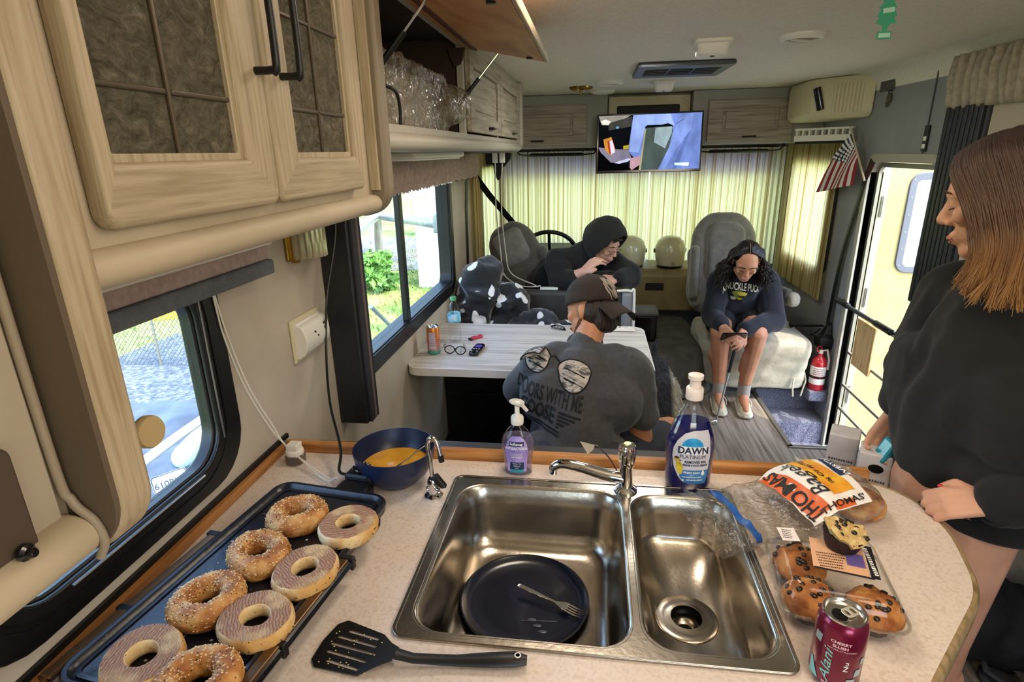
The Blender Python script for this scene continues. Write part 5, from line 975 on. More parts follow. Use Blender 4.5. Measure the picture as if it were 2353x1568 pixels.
def curtain(path, z0, z1, pitch, amp, label, seed, group=None):
    P = spline([(*p, 0) for p in path], 30); S = [0]
    for a, b in zip(P, P[1:]): S.append(S[-1]+(b-a).length)
    Lt = S[-1]; nu = int(Lt/pitch*8); vs = []; al = []; nv = 10
    for i in range(nu):
        s = Lt*i/(nu-1); k = max(1, next((q for q in range(len(S)) if S[q] >= s), len(S)-1)); tt = (s-S[k-1])/max(1e-6, S[k]-S[k-1]); p = P[k-1].lerp(P[k], tt); d = (P[k]-P[k-1]).normalized(); nn = V((-d.y, d.x, 0))
        ph = s/pitch*2*pi+1.3*N3.noise(V((s*6, seed, 0))); a_ = amp*(.75+.5*N3.noise(V((s*4, seed, 7))))
        for j in range(nv):
            v = j/(nv-1); q = p+nn*(a_*(sin(ph)+.3*sin(2.3*ph+v*.8))*(.6+.5*v)); vs.append((q.x, q.y, lerp(z1, z0, v))); al.append(s+seed*3.7)
    mb = MB(); mb.add(vs, [(i*nv+j, (i+1)*nv+j, (i+1)*nv+j+1, i*nv+j+1) for i in range(nu-1) for j in range(nv-1)])
    me = bpy.data.meshes.new('curtain'); me.from_pydata(vs, [], mb.f); at = me.attributes.new('along', 'FLOAT', 'POINT'); at.data.foreach_set('value', al)
    me.polygons.foreach_set('use_smooth', [True]*len(me.polygons))
    o = bpy.data.objects.new('curtain', me); COL.objects.link(o); me.materials.append(m_curt); tag(o, label, 'curtain', group); return o
curtain([(-.80, 5.10), (-.3, 5.13), (.1, 5.12), (.475, 5.14)], .70, 1.645, .040, .014, 'striped yellowish curtain over the windscreen, left of the centre gap', 1)
curtain([(.487, 5.14), (.9, 5.12), (1.3, 5.13), (1.535, 5.06)], .70, 1.645, .042, .014, 'striped yellowish curtain over the windscreen, right of the centre gap', 2)
curtain([(1.53, 5.03), (1.55, 4.8), (1.555, 4.4), (1.555, 4.04)], .64, 1.66, .055, .018, 'beige striped curtain along the right cab wall behind the flag', 3)
curtain([(-.775, 3.86), (-.79, 4.3), (-.785, 4.7), (-.775, 5.06)], .68, 1.64, .06, .016, 'beige curtain along the left cab wall behind the driver seat', 4)
for x0, x1, lb in ((-.62, .03, 'thin black visor bar below the left front cabinet'), (.80, 1.46, 'thin black visor bar below the right front cabinet')):
    t = thing('visor_bar', lb, 'bar', (x0, 4.9, 1.62)); mb = MB(); mb.tube([(x0, 4.9, 1.655), (x0+.02, 4.9, 1.625), (x0+.10, 4.9, 1.617), (x0+.12, 4.9, 1.62), (x1-.12, 4.9, 1.62), (x1-.1, 4.9, 1.617), (x1-.02, 4.9, 1.625), (x1, 4.9, 1.655)], [.006, .006, .006, .014, .014, .006, .006, .006], 8); mb.build('bar', m_black, t)
    mb = MB(); mb.cyl((x0, 4.9, 1.65), (x0, 4.9, 1.671), .012); mb.cyl((x1, 4.9, 1.65), (x1, 4.9, 1.671), .012); mb.build('bracket', m_black, t)
bb = thing('black_bracket', 'black curved bracket hanging at the front end of the left cabinets', 'bracket', (-.68, 4.38, 1.55))
mb = MB(); mb.prism([(x, 4.36, z) for x, z in ((-.735, 1.67), (-.595, 1.67), (-.60, 1.60), (-.63, 1.565), (-.665, 1.53), (-.68, 1.46), (-.70, 1.445), (-.725, 1.50), (-.735, 1.6))], (0, .05, 0)); mb.box(LX+.001, -.72, 4.365, 4.405, 1.56, 1.66); mb.build('body', m_black, bb, 30, bev=.008)
# ---- seats
m_vel = mat('grey_velour', '#7c7973', .9, c2='#6d6a65', scale=22, sheen=.5, bump=.1, bscale=160); m_veld = mat('grey_velour_dark', '#57554f', .9, c2='#4b4944', scale=22, sheen=.4, bump=.1, bscale=160)
m_cover = mat('sand_seat_cover', '#a8a391', .85, c2='#948e7c', scale=14, sheen=.3, bump=.15, bscale=60)
def padded(c, size, R, r=.05, n=8, bul=.15, taper=1., rc=None):
    """cushion: rounded slab with softly bulging faces"""
    mb = MB(); sx, sy, sz = [q/2 for q in size]; c = V(c)
    rings = []
    for k in range(13):
        b = -pi/2+pi*k/12; z = sy*sin(b); q = (1-cos(b))*min(r, sy)
        rings.append([c+R @ V((x*(1-(1-taper)*max(0, y/sz)), z*(1+bul*cos(x/sx*1.4)*cos(y/sz*1.4)), y)) for x, y in rrect(-sx+q, sx-q, -sz+q, sz-q, max(.002, min(max((rc or r*1.6)-q*.4, .02), sx-q-.002, sz-q-.002)), 8)])
    mb.loft(rings); return mb
ps = thing('passenger_seat', 'tall grey velour captain seat turned to face us, sand seat cover below', 'seat', (1.05, 4.2, 0))
RB = M.Rotation(radians(-11), 3, 'X')
padded((1.0, 4.50, .80), (.52, .16, .78), RB, .07, taper=.80, rc=.19).build('backrest', m_vel, ps, 60)
for s in (-1, 1): padded((1.0+s*.205, 4.455, .70), (.10, .13, .46), RB @ M.Rotation(s*.10, 3, 'Y') @ M.Rotation(s*.25, 3, 'Z'), .045, taper=.8).build('side_bolster', m_vel, ps, 60)
padded((1.0, 4.425, .90), (.27, .10, .46), RB, .04, rc=.10).build('back_cushion', m_vel, ps, 60)
mb = MB(); pf = rrect(.80, 1.46, 3.74, 4.36, (.10, .03, .03, .14))
mb.loft([[(x*.0+1.13+(x-1.13)*s, 4.05+(y-4.05)*s, z) for x, y in pf] for s, z in ((.97, .09), (1.0, .22), (1.03, .30), (1.05, .36), (1.03, .405), (.97, .425), (.7, .44))])
def drape(co, n): return co+n*(.010*N3.noise(V((co.x*9+co.y*9, co.y*3, co.z*3)))*(1 if co.z < .36 else .3)+.012*N3.noise(V((co.x*4, co.y*4, co.z*16)))*(co.z < .34))
remesh('seat_cover', mb, .012, 4, m_cover, ps, post=drape)
mb = MB(); mb.tube(spline([(1.445, 3.80, .20), (1.45, 3.775, .15), (1.44, 3.77, .10), (1.43, 3.77, .04)], 5), .006); mb.tube(spline([(1.36, 3.735, .18), (1.355, 3.72, .12), (1.36, 3.71, .06)], 5), .006); mb.build('tie_cord', m_cover, ps)
padded((.775, 4.38, .76), (.07, .12, .40), M.Rotation(radians(-6), 3, 'X'), .035).build('raised_armrest', m_vel, ps, 60)
padded((1.335, 4.12, .66), (.07, .11, .36), M.Rotation(radians(84), 3, 'X') , .035).build('armrest', m_veld, ps, 60)
padded((1.36, 3.95, .665), (.085, .085, .10), M.Identity(3), .03).build('armrest_end', m_cover, ps, 60)
mb = MB(); mb.lathe([(.17, 0), (.17, .02), (.10, .05), (.09, .09), (.16, .10)], 24, (1.10, 4.08, .012)); mb.build('pedestal', m_dark, ps)
dv = thing('driver_seat', 'grey driver seat with reclined back, left of the hooded person', 'seat', (-.52, 4.1, 0))
RD = M.Rotation(radians(-27), 3, 'Y') @ M.Rotation(radians(-4), 3, 'X')
padded((-.47, 4.08, .83), (.40, .15, .72), RD, .06, taper=.78, rc=.15).build('backrest', m_veld, dv, 60)
padded(V((-.47, 4.08, .83))+RD @ V((0, -.055, .19)), (.24, .09, .25), RD, .04).build('head_pad', m_vel, dv, 60)
padded(V((-.47, 4.08, .83))+RD @ V((0, -.055, -.13)), (.24, .08, .36), RD, .04).build('back_pad', m_veld, dv, 60)
padded(V((-.47, 4.08, .83))+RD @ V((.175, -.03, -.12)), (.09, .12, .46), RD, .04).build('side_bolster', m_veld, dv, 60)
padded((-.44, 4.25, .42), (.50, .50, .16), M.Identity(3), .06).build('seat', m_veld, dv, 60)
mb = MB(); mb.box(-.62, -.26, 4.1, 4.4, .014, .36); mb.build('pedestal', m_dark, dv, 0, bev=.02)
# ---- dash, wheel, helmets, hump
m_dash = mat('tan_dash', '#8b7b54', .55, c2='#7d6e4a', scale=12)
da = thing('dashboard', 'tan dashboard ledge below the windscreen curtains', 'dashboard', (.4, 5.0, .3))
mb = MB(); mb.prism([(-.10, y, z) for y, z in ((4.78, .705), (4.72, .66), (4.74, .36), (5.05, .30), (5.246, .30), (5.246, .715), (4.9, .715))], (1.50, 0, 0)); mb.build('body', m_dash, da, 30, bev=.012)
mb = MB(); mb.prism([(-.80, y, z) for y, z in ((4.85, .86), (4.80, .80), (4.82, .40), (5.246, .40), (5.246, .87))], (.70, 0, 0)); mb.build('instrument_hood', m_dark, da, 30, bev=.015)
mb = MB(); mb.box(.455, .605, 4.724, 4.745, .535, .60); mb.build('vent_slot', m_blackgloss, da, 0, bev=.003)
mb = MB(); mb.tube([(-.62, 4.80, .84), (-.62, 4.80, .93), (-.55, 4.80, .95)], .018); mb.box(-.60, -.52, 4.79, 4.83, .90, .97); mb.build('gauge_pod', m_black, da, 0, bev=.01)
sw = thing('steering_wheel', 'black steering wheel behind the hooded person', 'steering wheel', (-.33, 4.62, .88))
RW = M.Rotation(radians(-58), 3, 'X'); c = V((-.33, 4.66, .86))
mb = MB(); mb.tube([c+RW @ V((.215*cos(a), .215*sin(a), 0)) for a in [2*pi*i/48 for i in range(49)]], .017, 10, caps=False); mb.build('rim', m_black, sw)
mb = MB(); mb.ball(c-RW @ V((0, 0, .02)), (.06, .06, .03), R=RW); mb.build('hub', m_black, sw)
for a in (0, pi, 1.5*pi): mb = MB(); mb.tube([c-RW @ V((0, 0, .02)), c+RW @ V((.21*cos(a), .21*sin(a), 0))], .012); mb.build('spoke', m_black, sw)
mb = MB(); mb.tube([c-RW @ V((0, 0, .03)), c-RW @ V((0, 0, .22))], .03); mb.build('column', m_black, sw)
m_helm = mat('white_helmet_shell', '#bdb58f', .25, coat=.4, c2='#c8c09b', scale=6)
def helmet(x, y, label, rz):
    t = thing('helmet', label, 'helmet', (x, y, .716), 'white helmets on the dashboard', world=False, rot=(0, 0, rz))
    mb = MB(); mb.lathe([(.100, 0), (.108, .02), (.120, .07), (.127, .125), (.122, .17), (.105, .21), (.075, .238), (.04, .25), (.001, .253)], 32, (0, 0, 0), sx=.98, sy=1.1); mb.build('shell', m_helm, t)
    mb = MB(); mb.lathe([(.098, .0), (.103, -.0), (.109, .012), (.106, .018)], 32, (0, 0, .0), sx=.98, sy=1.1, caps=False); mb.build('edge_trim', m_black, t)
    mb = MB(); mb.grid(6, 3, lambda u, v: V(((.117)*sin(-.12+.24*u)*.98, -.1195*1.1*cos(-.12+.24*u), .028+.025*v))); mb.build('sticker', mat('tan_sticker', '#9a8a58', .5), t)
    for s in (-1, 1): mb = MB(); mb.lathe([(.018, 0), (.018, .008), (.001, .009)], 14, (s*.124, .01, .13), V((s, 0, 0))); mb.build('visor_screw', m_black, t)
    return t
helmet(.655, 4.86, 'white helmet on the dashboard beside the passenger seat', .1); helmet(.335, 4.86, 'white helmet half hidden behind the hooded person', -.1)
en = thing('engine_cover', 'carpeted engine hump on the cab floor between the seats', 'cover', (.58, 4.4, 0))
mb = MB(); mb.loft([[(x, y, z) for x, y in rrect(.27+q, .86-q, 3.72+q, 4.80-q*.2, (max(.01, .28-q*.4), .03, .03, max(.01, .10-q*.4)), 8)] for q, z in ((0, .014), (.004, .10), (.015, .20), (.04, .265), (.08, .295), (.14, .305))]); mb.build('hump', mat('hump_carpet', '#5e5a56', .95, c2='#484542', scale=9, bump=.6, bscale=200), en, 60)
mb = MB(); mb.loft([[(x, y, z) for x, y in rrect(.265-e, .865+e, 3.715-e, 4.80, (.285, .03, .03, .105), 8)] for e, z in ((.0, .014), (.012, .018), (.012, .034), (.0, .040))]); mb.build('hem', m_veld, en, 60)
mb = MB(); mb.cyl((.855, 3.86, .10), (.865, 3.86, .19), .008); mb.build('latch', m_chrome, en)
hb = thing('cup_holder_box', 'black box with grey lid on the engine hump beside the bench end', 'box', (.41, 4.15, .305))
mb = MB(); mb.box(.335, .49, 4.06, 4.26, .303, .50); mb.build('box', m_blackgloss, hb, 0, bev=.01)
mb = MB(); mb.box(.325, .50, 4.05, 4.27, .50, .535); mb.build('lid', mat('box_lid_grey', '#56575a', .5), hb, 0, bev=.012)
mb = MB(); mb.box(.445, .475, 4.052, 4.062, .33, .48); mb.build('slot', m_dark, hb, 0)
# ---- left belt, hanging charger cords, phone on the bench edge
lbt = thing('seat_belt', 'black seat belt strap slanting down to the driver seat', 'seat belt', (-.75, 4.2, 1.4))
mb = MB(); mb.tube([(-.80, 3.95, 1.60), (-.80, 4.0, 1.50), (-.72, 4.1, 1.36), (-.56, 4.22, 1.14), (-.53, 4.25, 1.07)], [(.003, .024)]*5, 8, flat=(0, -1, .3)); mb.build('strap', m_black, lbt)
mb = MB(); mb.cbox((-.527, 4.24, 1.06), (.035, .03, .05)); mb.build('buckle', m_black, lbt, 0, bev=.006)
pp = thing('window_post_strap', 'black strap hanging beside the window edge next to the driver seat', 'strap', (-.80, 3.75, .8)); mb = MB(); mb.tube([(-.80, 3.80, 1.62), (-.805, 3.72, 1.3), (-.805, 3.68, .75)], [(.003, .022)]*3, 8, flat=(1, 0, 0)); mb.build('strap', m_black, pp)
ch = thing('charging_cables', 'pair of white charging cables hanging from the overhead cabinet to a power bank', 'cable', (-.6, 3.85, .9))
for o_ in (0, .035):
    mb = MB(); mb.tube(spline([(-.565+o_*1.2, 3.45, 1.60), (-.60+o_, 3.65, 1.30), (-.605+o_, 3.82, 1.0), (-.56+o_*1.5, 3.62, .90), (-.45+o_*3, 3.46, .862), (-.36+o_, 3.42, .858), (-.30, 3.41, .866)], 8), .004, 6); mb.build('cable', m_white, ch)
    mb = MB(); mb.box(-.58+o_*1.2, -.55+o_*1.2, 3.435, 3.465, 1.59, 1.648); mb.build('plug', m_white, ch, 0, bev=.004)
pb_ = thing('power_bank', 'small silver power bank on the bench back at the cable ends', 'power bank', (-.25, 3.39, .846)); mb = MB(); mb.cbox((-.245, 3.392, .855), (.11, .03, .016)); mb.build('case', mat('bank_silver', '#c8d0c4', .3), pb_, 0, bev=.005)
# ---- television
tv = thing('television', 'flat television hung in front of the windscreen cabinets, picture on', 'television', (.385, 4.3, 1.69), world=False, rot=(radians(-3), radians(-.6), radians(-1.5)))
mb = MB(); mb.box(-.360, .360, .0, .03, -.198, .198); mb.build('case', m_blackgloss, tv, 0, bev=.004)
mb = MB(); mb.box(-.15, .15, .03, .275, -.1, .12); mb.build('mount', m_black, tv, 0)
def em(name, c, s=1.15):
    m, t = newmat(name); e = nd(t, 'ShaderNodeEmission'); n = nd(t, 'ShaderNodeTexNoise', i_Scale=9., i_Detail=4.); t.links.new(coords(t, (1, 1, .6), (0, .5, 0)), n.inputs[0]); c = lin(c); r = ramp(t, n.outputs[0], [(.35, tuple(q*.72 for q in c[:3])+(1,)), (.65, tuple(min(1, q*1.2) for q in c[:3])+(1,))]); t.links.new(r.outputs[0], e.inputs[0]); e.inputs[1].default_value = s*.5
    o = nd(t, 'ShaderNodeOutputMaterial'); t.links.new(e.outputs[0], o.inputs[0]); return m
X0, X1, Y0, Y1 = -.348, .348, -.180, .186; lay = [0]
def scr(name, c, pts, s=1.):
    """picture patch on the screen; pts in 0..1 picture coordinates, y down"""
    lay[0] += 1; y = -.0008-.00025*lay[0]; mb = MB(); mb.v = [(lerp(X0, X1, u), y, lerp(Y1, Y0, v)) for u, v in pts]; mb.f = [tuple(range(len(pts)))]; mb.m = [0]; return mb.build('screen_'+name, em('screen_'+name, c, s), SCN, 0)
mb = MB(); mb.v = [(lerp(X0, X1, u), -.0006, lerp(Y1, Y0, v)) for u, v in ((0, 0), (1, 0), (1, 1), (0, 1))]; mb.f = [(0, 1, 2, 3)]; mb.m = [0]; SCN = mb.build('screen', em('screen_dark', '#0b0c10'), tv, 0)
scr('lamp_glow', '#8d877d', [(.0, .0), (.32, .0), (.2, .12), (.12, .17), (.03, .16)]); scr('ceiling', '#3c3b38', [(.1, .13), (.33, .02), (.33, .2), (.1, .26)]); scr('lamp', '#e6dfd0', [(.02, .09), (.07, .06), (.12, .1), (.10, .16), (.04, .15)])
scr('jacket', '#6f86c8', [(.34, 0), (1, 0), (1, 1), (.52, 1), (.33, .72), (.30, .62)]); scr('jacket_light', '#93aae6', [(.34, 0), (.7, 0), (.74, .2), (.46, .2), (.42, .55), (.40, .68), (.31, .66)]); scr('sleeve', '#7f95d6', [(.78, .1), (.92, 0), (.90, .35), (.78, .6), (.66, 1), (.62, 1)]); scr('sleeve_fold', '#5a70b2', [(.75, .18), (.84, .08), (.83, .11), (.76, .2)]); scr('sleeve_edge', '#5f73b5', [(.84, .45), (.90, .3), (.80, .9), (.78, 1), (.74, 1)])
scr('opening_edge', '#0a0c0c', [(.46, .22), (.48, .19), (.62, .19), (.68, .17), (.72, .2), (.73, .24), (.46, .26)]); scr('opening', '#46524e', [(.46, .24), (.72, .22), (.73, .3), (.70, .6), (.60, 1), (.42, 1), (.42, .8)]); scr('opening_light', '#8fa3a8', [(.56, .24), (.72, .23), (.72, .34), (.66, .62), (.55, .5)]); scr('opening_frame', '#9c9c78', [(.455, .25), (.47, .26), (.43, 1), (.41, 1)])
scr('table', '#7d7789', [(.0, .56), (.12, .6), (.30, .62), (.34, .8), (.12, .86), (.06, .78)]); scr('packet', '#c88a3a', [(.05, .42), (.13, .38), (.17, .6), (.13, .72), (.07, .62)]); scr('packet_white', '#d7cfe0', [(.10, .47), (.14, .44), (.17, .66), (.13, .70)]); scr('packet_red', '#a83a22', [(.09, .46), (.11, .44), (.13, .7), (.11, .68)]); scr('yellow', '#b9a12c', [(.25, .55), (.31, .53), (.30, .61), (.25, .61)])
scr('cuff', '#c3c8f2', [(.14, .87), (.3, .78), (.33, .79), (.3, .84), (.15, .9)]); scr('hand', '#b58f9a', [(.32, .78), (.42, .74), (.42, .9), (.34, 1), (.32, .95)]); scr('glow_dot', '#5f9fc0', [(.17, .20), (.20, .19), (.20, .23), (.18, .24)]); scr('caption', '#c6e6ee', [(.76, .885), (.90, .885), (.895, .945), (.76, .93)], 1.2); scr('dark_arm', '#050506', [(0, .62), (.05, .7), (.13, .85), (.3, .9), (.32, 1), (0, 1)])
mb = MB(); mb.box(-.06, .0, -.0012, 0, -.192, -.188); mb.build('badge', mat('badge_grey', '#4a4a4e', .4), tv, 0)
# ================================================================ CEILING FITTINGS
ac = thing('ceiling_vent', 'dark slotted air vent set in the ceiling', 'vent', (.43, 3.26, CZ))
mb = MB(); mb.frame([(x, y, CZ-.022) for x, y in rrect(.205, .655, 3.03, 3.50, .02)], [(x, y, CZ-.022) for x, y in rrect(.25, .61, 3.14, 3.40, .01)], (0, 0, .021)); mb.build('frame', mat('vent_frame', '#4b4d50', .45), ac, 30, bev=.006)
mb = MB(); mb.box(.25, .61, 3.14, 3.40, CZ-.010, CZ-.001); mb.build('recess', m_blackgloss, ac, 0)
for i in range(4): mb = MB(); mb.box(.25, .61, 3.165+i*.06, 3.175+i*.06, CZ-.021, CZ-.008); mb.build('slat', m_dark, ac, 0)
for i in range(2): mb = MB(); mb.box(.365+i*.12, .372+i*.12, 3.14, 3.40, CZ-.020, CZ-.008); mb.build('slat', m_dark, ac, 0)
def detector(x, y, s, label):
    t = thing('smoke_detector', label, 'detector', (x, y, CZ), world=False, rot=(0, 0, -.06))
    mb = MB(); mb.loft([[(a*s, b*s, z) for a, b in rrect(-.07+q, .07-q, -.07+q, .07-q, .02)] for q, z in ((0, 0), (0, -.012), (.008, -.016), (.014, -.05), (.022, -.058))]); mb.build('case', m_white, t, 40, bev=.002)
    mb = MB(); mb.box(-.035*s, .035*s, -.0585*s, -.050*s, -.036, -.022); mb.build('vent_slot', m_ivory, t, 0); mb = MB(); mb.cyl((0, -.03*s, -.058), (0, -.03*s, -.061), .008); mb.build('button', m_dark, t)
detector(.445, 2.52, 1.0, 'white smoke detector on the ceiling nearest the camera'); detector(.42, 3.88, .95, 'white smoke detector on the ceiling above the television')
def roundvent(x, y, r, label):
    t = thing('round_ceiling_vent', label, 'vent', (x, y, CZ), world=False)
    mb = MB(); mb.lathe([(r*.72, -.012), (r*.8, -.02), (r*.95, -.012), (r, -.004), (r, 0), (r*.72, 0)], 36, caps=False); mb.build('ring', m_white, t)
    mb = MB(); mb.lathe([(.001, -.014), (r*.74, -.012)], 30, caps=False); d_ = mb.build('disc', mat('vent_disc', '#a9a497', .6), t)
    mb = MB(); mb.cbox((0, 0, -.018), (r*1.2, .010, .008), M.Rotation(.5, 3, 'Z')); mb.build('cross_bar', m_white, t, 0, bev=.002)
roundvent(.762, 2.49, .085, 'round white ceiling vent on the right, near the smoke detector'); roundvent(.09, 3.81, .085, 'round white ceiling vent in front of the television'); roundvent(.06, 4.35, .085, 'round ceiling vent closest to the windscreen cabinets')
gl_ = thing('ceiling_light', 'small brass ceiling light near the left overhead cabinet', 'light', (-.086, 4.05, CZ), world=False)
mb = MB(); mb.lathe([(.001, -.02), (.02, -.02), (.028, -.012), (.075, -.010), (.078, 0)], 24); mb.build('base', bpy.data.materials['aged_brass'], gl_)
for i in range(8): a = pi/4*i; mb = MB(); mb.ball((.055*cos(a), .055*sin(a), -.014), (.012, .007, .006), R=M.Rotation(a, 3, 'Z')); mb.build('petal', bpy.data.materials['aged_brass'], gl_)
mb = MB(); mb.cyl((0, 0, -.02), (0, 0, -.045), .008); mb.build('switch', bpy.data.materials['aged_brass'], gl_)
fr = thing('air_freshener', 'green tree-shaped card air freshener hanging from the ceiling', 'air freshener', (.713, 1.70, 1.90))
half = [(.004, .110), (.010, .100), (.007, .098), (.015, .086), (.011, .084), (.020, .070), (.015, .068), (.0235, .052), (.017, .050), (.0245, .036), (.012, .034), (.006, .028), (.005, .018), (.017, .018), (.017, .0), (0, 0)]
out = [(.713+x, 1.70, 1.898+z) for x, z in half]+[(.713-x, 1.70, 1.898+z) for x, z in reversed(half[:-1])]
mb = MB(); mb.prism(out, (0, .0012, 0)); cdm = mb.build('card', mat('tree_green', '#2f8f6c', .6), fr, 0)
mb = MB(); mb.box(.700, .727, 1.6990, 1.6995, 1.902, 1.912); mb.build('pale_print', mat('tree_pale', '#9fc7b4', .6), cdm, 0); mb = MB(); mb.box(.702, .728, 1.6990, 1.6995, 1.957, 1.968, R=M.Rotation(-.12, 3, 'Y')); mb.build('pale_print', mat('tree_pale', '#9fc7b4', .6), cdm, 0)
mb = MB(); mb.tube([(.713, 1.7005, 2.005), (.713, 1.7005, CZ)], .0008, 5); mb.build('string', m_white, fr)
# ================================================================ RIGHT WALL FITTINGS
ab = thing('speaker_housing', 'ivory ribbed corner housing high on the right wall', 'speaker', (1.46, 4.1, 1.8))
fA, fB = V((1.325, 4.12, 0)), V((1.597, 3.80, 0))
mb = MB(); mb.loft([[(1.325+i_, 4.12-i_*.3, z), (1.345+i_, 4.06, z), (1.57, 3.80+i_, z), (1.597, 3.79+i_, z), (1.597, 4.45, z), (1.325+i_, 4.45, z)] for i_, z in ((.03, 1.80), (0, 1.83), (0, 2.0), (.01, CZ-.002))]); mb.build('housing', m_ivory, ab, 20, bev=.008)
d = (fB-fA); dn = V((d.y, -d.x, 0)).normalized(); dn = dn if dn.y < 0 else -dn
for i in range(8): p = V((1.345, 4.06, 0)).lerp(V((1.57, 3.80, 0)), .42+.065*i); mb = MB(); mb.tube([p+V((0, 0, 1.835)), p+V((0, 0, 1.995))], .009, 8); mb.build('rib', m_ivory, ab)
p = V((1.345, 4.06, 0)).lerp(V((1.57, 3.80, 0)), .12); mb = MB(); mb.tube([p+dn*.008+V((-.012, 0, 1.985)), p+dn*.008+V((.02, -.02, 1.855))], [(.012, .024)]*2, 10, flat=(dn.x, dn.y, 0)); mb.build('handset', m_blackgloss, ab, bev=.006)
br = thing('curtain_track', 'white toothed curtain track above the right cab curtain', 'track', (1.45, 4.05, 1.7))
A_, B_ = V((1.335, 4.22, 0)), V((1.575, 3.93, 0)); u_ = (B_-A_).normalized(); n_ = V((u_.y, -u_.x, 0)); n_ = n_ if n_.y < 0 else -n_
def tp(s, o, z): q = A_.lerp(B_, s)+n_*o; return (q.x, q.y, z)
for z0, z1 in ((1.742, 1.755), (1.675, 1.712)): mb = MB(); mb.loft([[tp(s, o, z) for o, z in ((0, z0), (.03, z0), (.03, z1), (0, z1))] for s in (0, 1)]); mb.build('rail', m_white, br, 0, bev=.003)
for i in range(9): s = .02+i*.115; mb = MB(); mb.loft([[tp(q, o, z) for o, z in ((.0, 1.712), (.026, 1.712), (.026, 1.742), (.0, 1.742))] for q in (s, s+.03)]); mb.build('tooth', m_white, br, 0)
mb = MB(); mb.loft([[tp(s, o, z) for o, z in ((-.01, 1.66), (.012, 1.66), (.012, 1.676), (-.01, 1.676))] for s in (0, 1)]); mb.build('under_rail', m_black, br, 0)
fg = thing('flag', 'small American flag on a stick leaning at the right cab wall', 'flag', (1.52, 3.75, 1.46))
mb = MB(); mb.tube([(1.50, 3.815, 1.745), (1.56, 3.66, 1.45)], .006); mb.build('stick', mat('stick_pale', '#b8ab8d', .5), fg)
def fl_(u, v):
    top = [V((1.498, 3.79, 1.712)), V((1.497, 3.96, 1.59)), V((1.49, 4.05, 1.48)), V((1.488, 4.15, 1.352))]; bot = [V((1.532, 3.725, 1.575)), V((1.52, 3.70, 1.53)), V((1.508, 3.69, 1.475)), V((1.50, 3.675, 1.425))]
    def ev(P, t): q = t*(len(P)-1); i = min(int(q), len(P)-2); return P[i].lerp(P[i+1], q-i)
    p = ev(top, u).lerp(ev(bot, u), v); return p+V((-.010*sin(v*9+u*2)*min(1, u*3), 0, 0))
m_red = mat('flag_red', '#8d1f2e', .8); m_fw = mat('flag_white', '#ded6d3', .8); m_fb = mat('flag_blue', '#1d2a50', .8)
for i in range(13):
    mb = MB(); u0 = .4 if i < 7 else 0; mb.grid(14, 3, lambda u, v: fl_(lerp(u0, 1, u), (i+v)/13)); mb.build('stripe', m_red if i % 2 == 0 else m_fw, fg, 180)
mb = MB(); mb.grid(10, 10, lambda u, v: fl_(.4*u, 7/13*v)); cn_ = mb.build('canton', m_fb, fg, 180)
mb = MB()
for i in range(6):
    for j in range(5): c = fl_(.035+.065*i+.0*(j % 2), .05+.10*j)+V((-.0035, -.0035, 0)); mb.lathe([(.001, 0), (.0085, 0)], 10, c, V((-1, -.6, 0)), caps=False)
mb.build('stars', m_fw, cn_, 0)
rbt = thing('seat_belt', 'black seat belt running down the right wall beside the door to its reel', 'seat belt', (1.57, 3.8, .9))
mb = MB(); mb.tube(spline([(1.585, 3.70, 1.50), (1.582, 3.74, 1.36), (1.578, 3.83, 1.05), (1.575, 3.86, .80), (1.57, 3.87, .52)], 5), [(.004, .026)]*21, 8, flat=(1, 0, 0)); mb.build('strap', m_black, rbt)
mb = MB(); mb.tube([(1.588, 3.66, 1.56), (1.586, 3.73, 1.42)], [(.012, .03), (.008, .02)], 8, flat=(1, 0, 0)); mb.build('anchor', mat('maroon_cover', '#3a1519', .6), rbt)
mb = MB(); mb.loft([[(1.595, 3.87+a*w_, z+0) for a in (-1, 1)]+[(1.595-d_, 3.87+a*w_*.8, z) for a in (1, -1)] for w_, d_, z in ((.02, .02, .53), (.04, .05, .46), (.075, .08, .43), (.06, .07, .36), (.05, .05, .35))]); mb.build('reel_cover', m_black, rbt, 30, bev=.008)
mb = MB(); mb.tube(spline([(1.57, 3.97, .46), (1.55, 3.99, .42), (1.53, 4.0, .40), (1.52, 3.98, .42)], 5), .005); mb.build('hook', m_black, rbt)
mb = MB(); mb.tube([(1.56, 3.90, .50), (1.42, 4.03, .46), (1.40, 4.05, .455)], [(.003, .012), (.003, .012), (.012, .028)], 8); mb.build('buckle_tongue', m_black, rbt)
pq = thing('wall_plaque', 'small grey embossed metal plaque high on the right wall', 'plaque', (RX, 3.64, 1.93))
mb = MB(); mb.box(RX-.008, RX-.001, 3.575, 3.735, 1.925, 2.01); mb.build('plate', mat('embossed_metal', '#6f6d6a', .5, metal=.6, c2='#4c4b49', scale=70, bump=.8, bscale=60), pq, 0, bev=.002)
kh = thing('key_hook', 'keychain hanging under the plaque on the right wall', 'keychain', (RX, 3.60, 1.89))
mb = MB(); mb.tube([(RX-.002, 3.60, 1.925), (RX-.018, 3.60, 1.92), (RX-.014, 3.60, 1.905)], .004); mb.build('hook', m_black, kh)
mb = MB(); mb.ball((RX-.012, 3.60, 1.885), (.010, .020, .026)); mb.ball((RX-.012, 3.615, 1.86), (.006, .014, .022)); mb.build('charm', mat('charm_tan', '#6b5e46', .4, c2='#25221c', scale=60), kh)
lt = thing('door_latch', 'small dark latch plate with white marks above the doorway', 'latch', (RX, 3.16, 1.66))
mb = MB(); mb.box(RX-.01, RX-.001, 3.145, 3.185, 1.61, 1.73); mb.build('plate', m_dark, lt, 0, bev=.002)
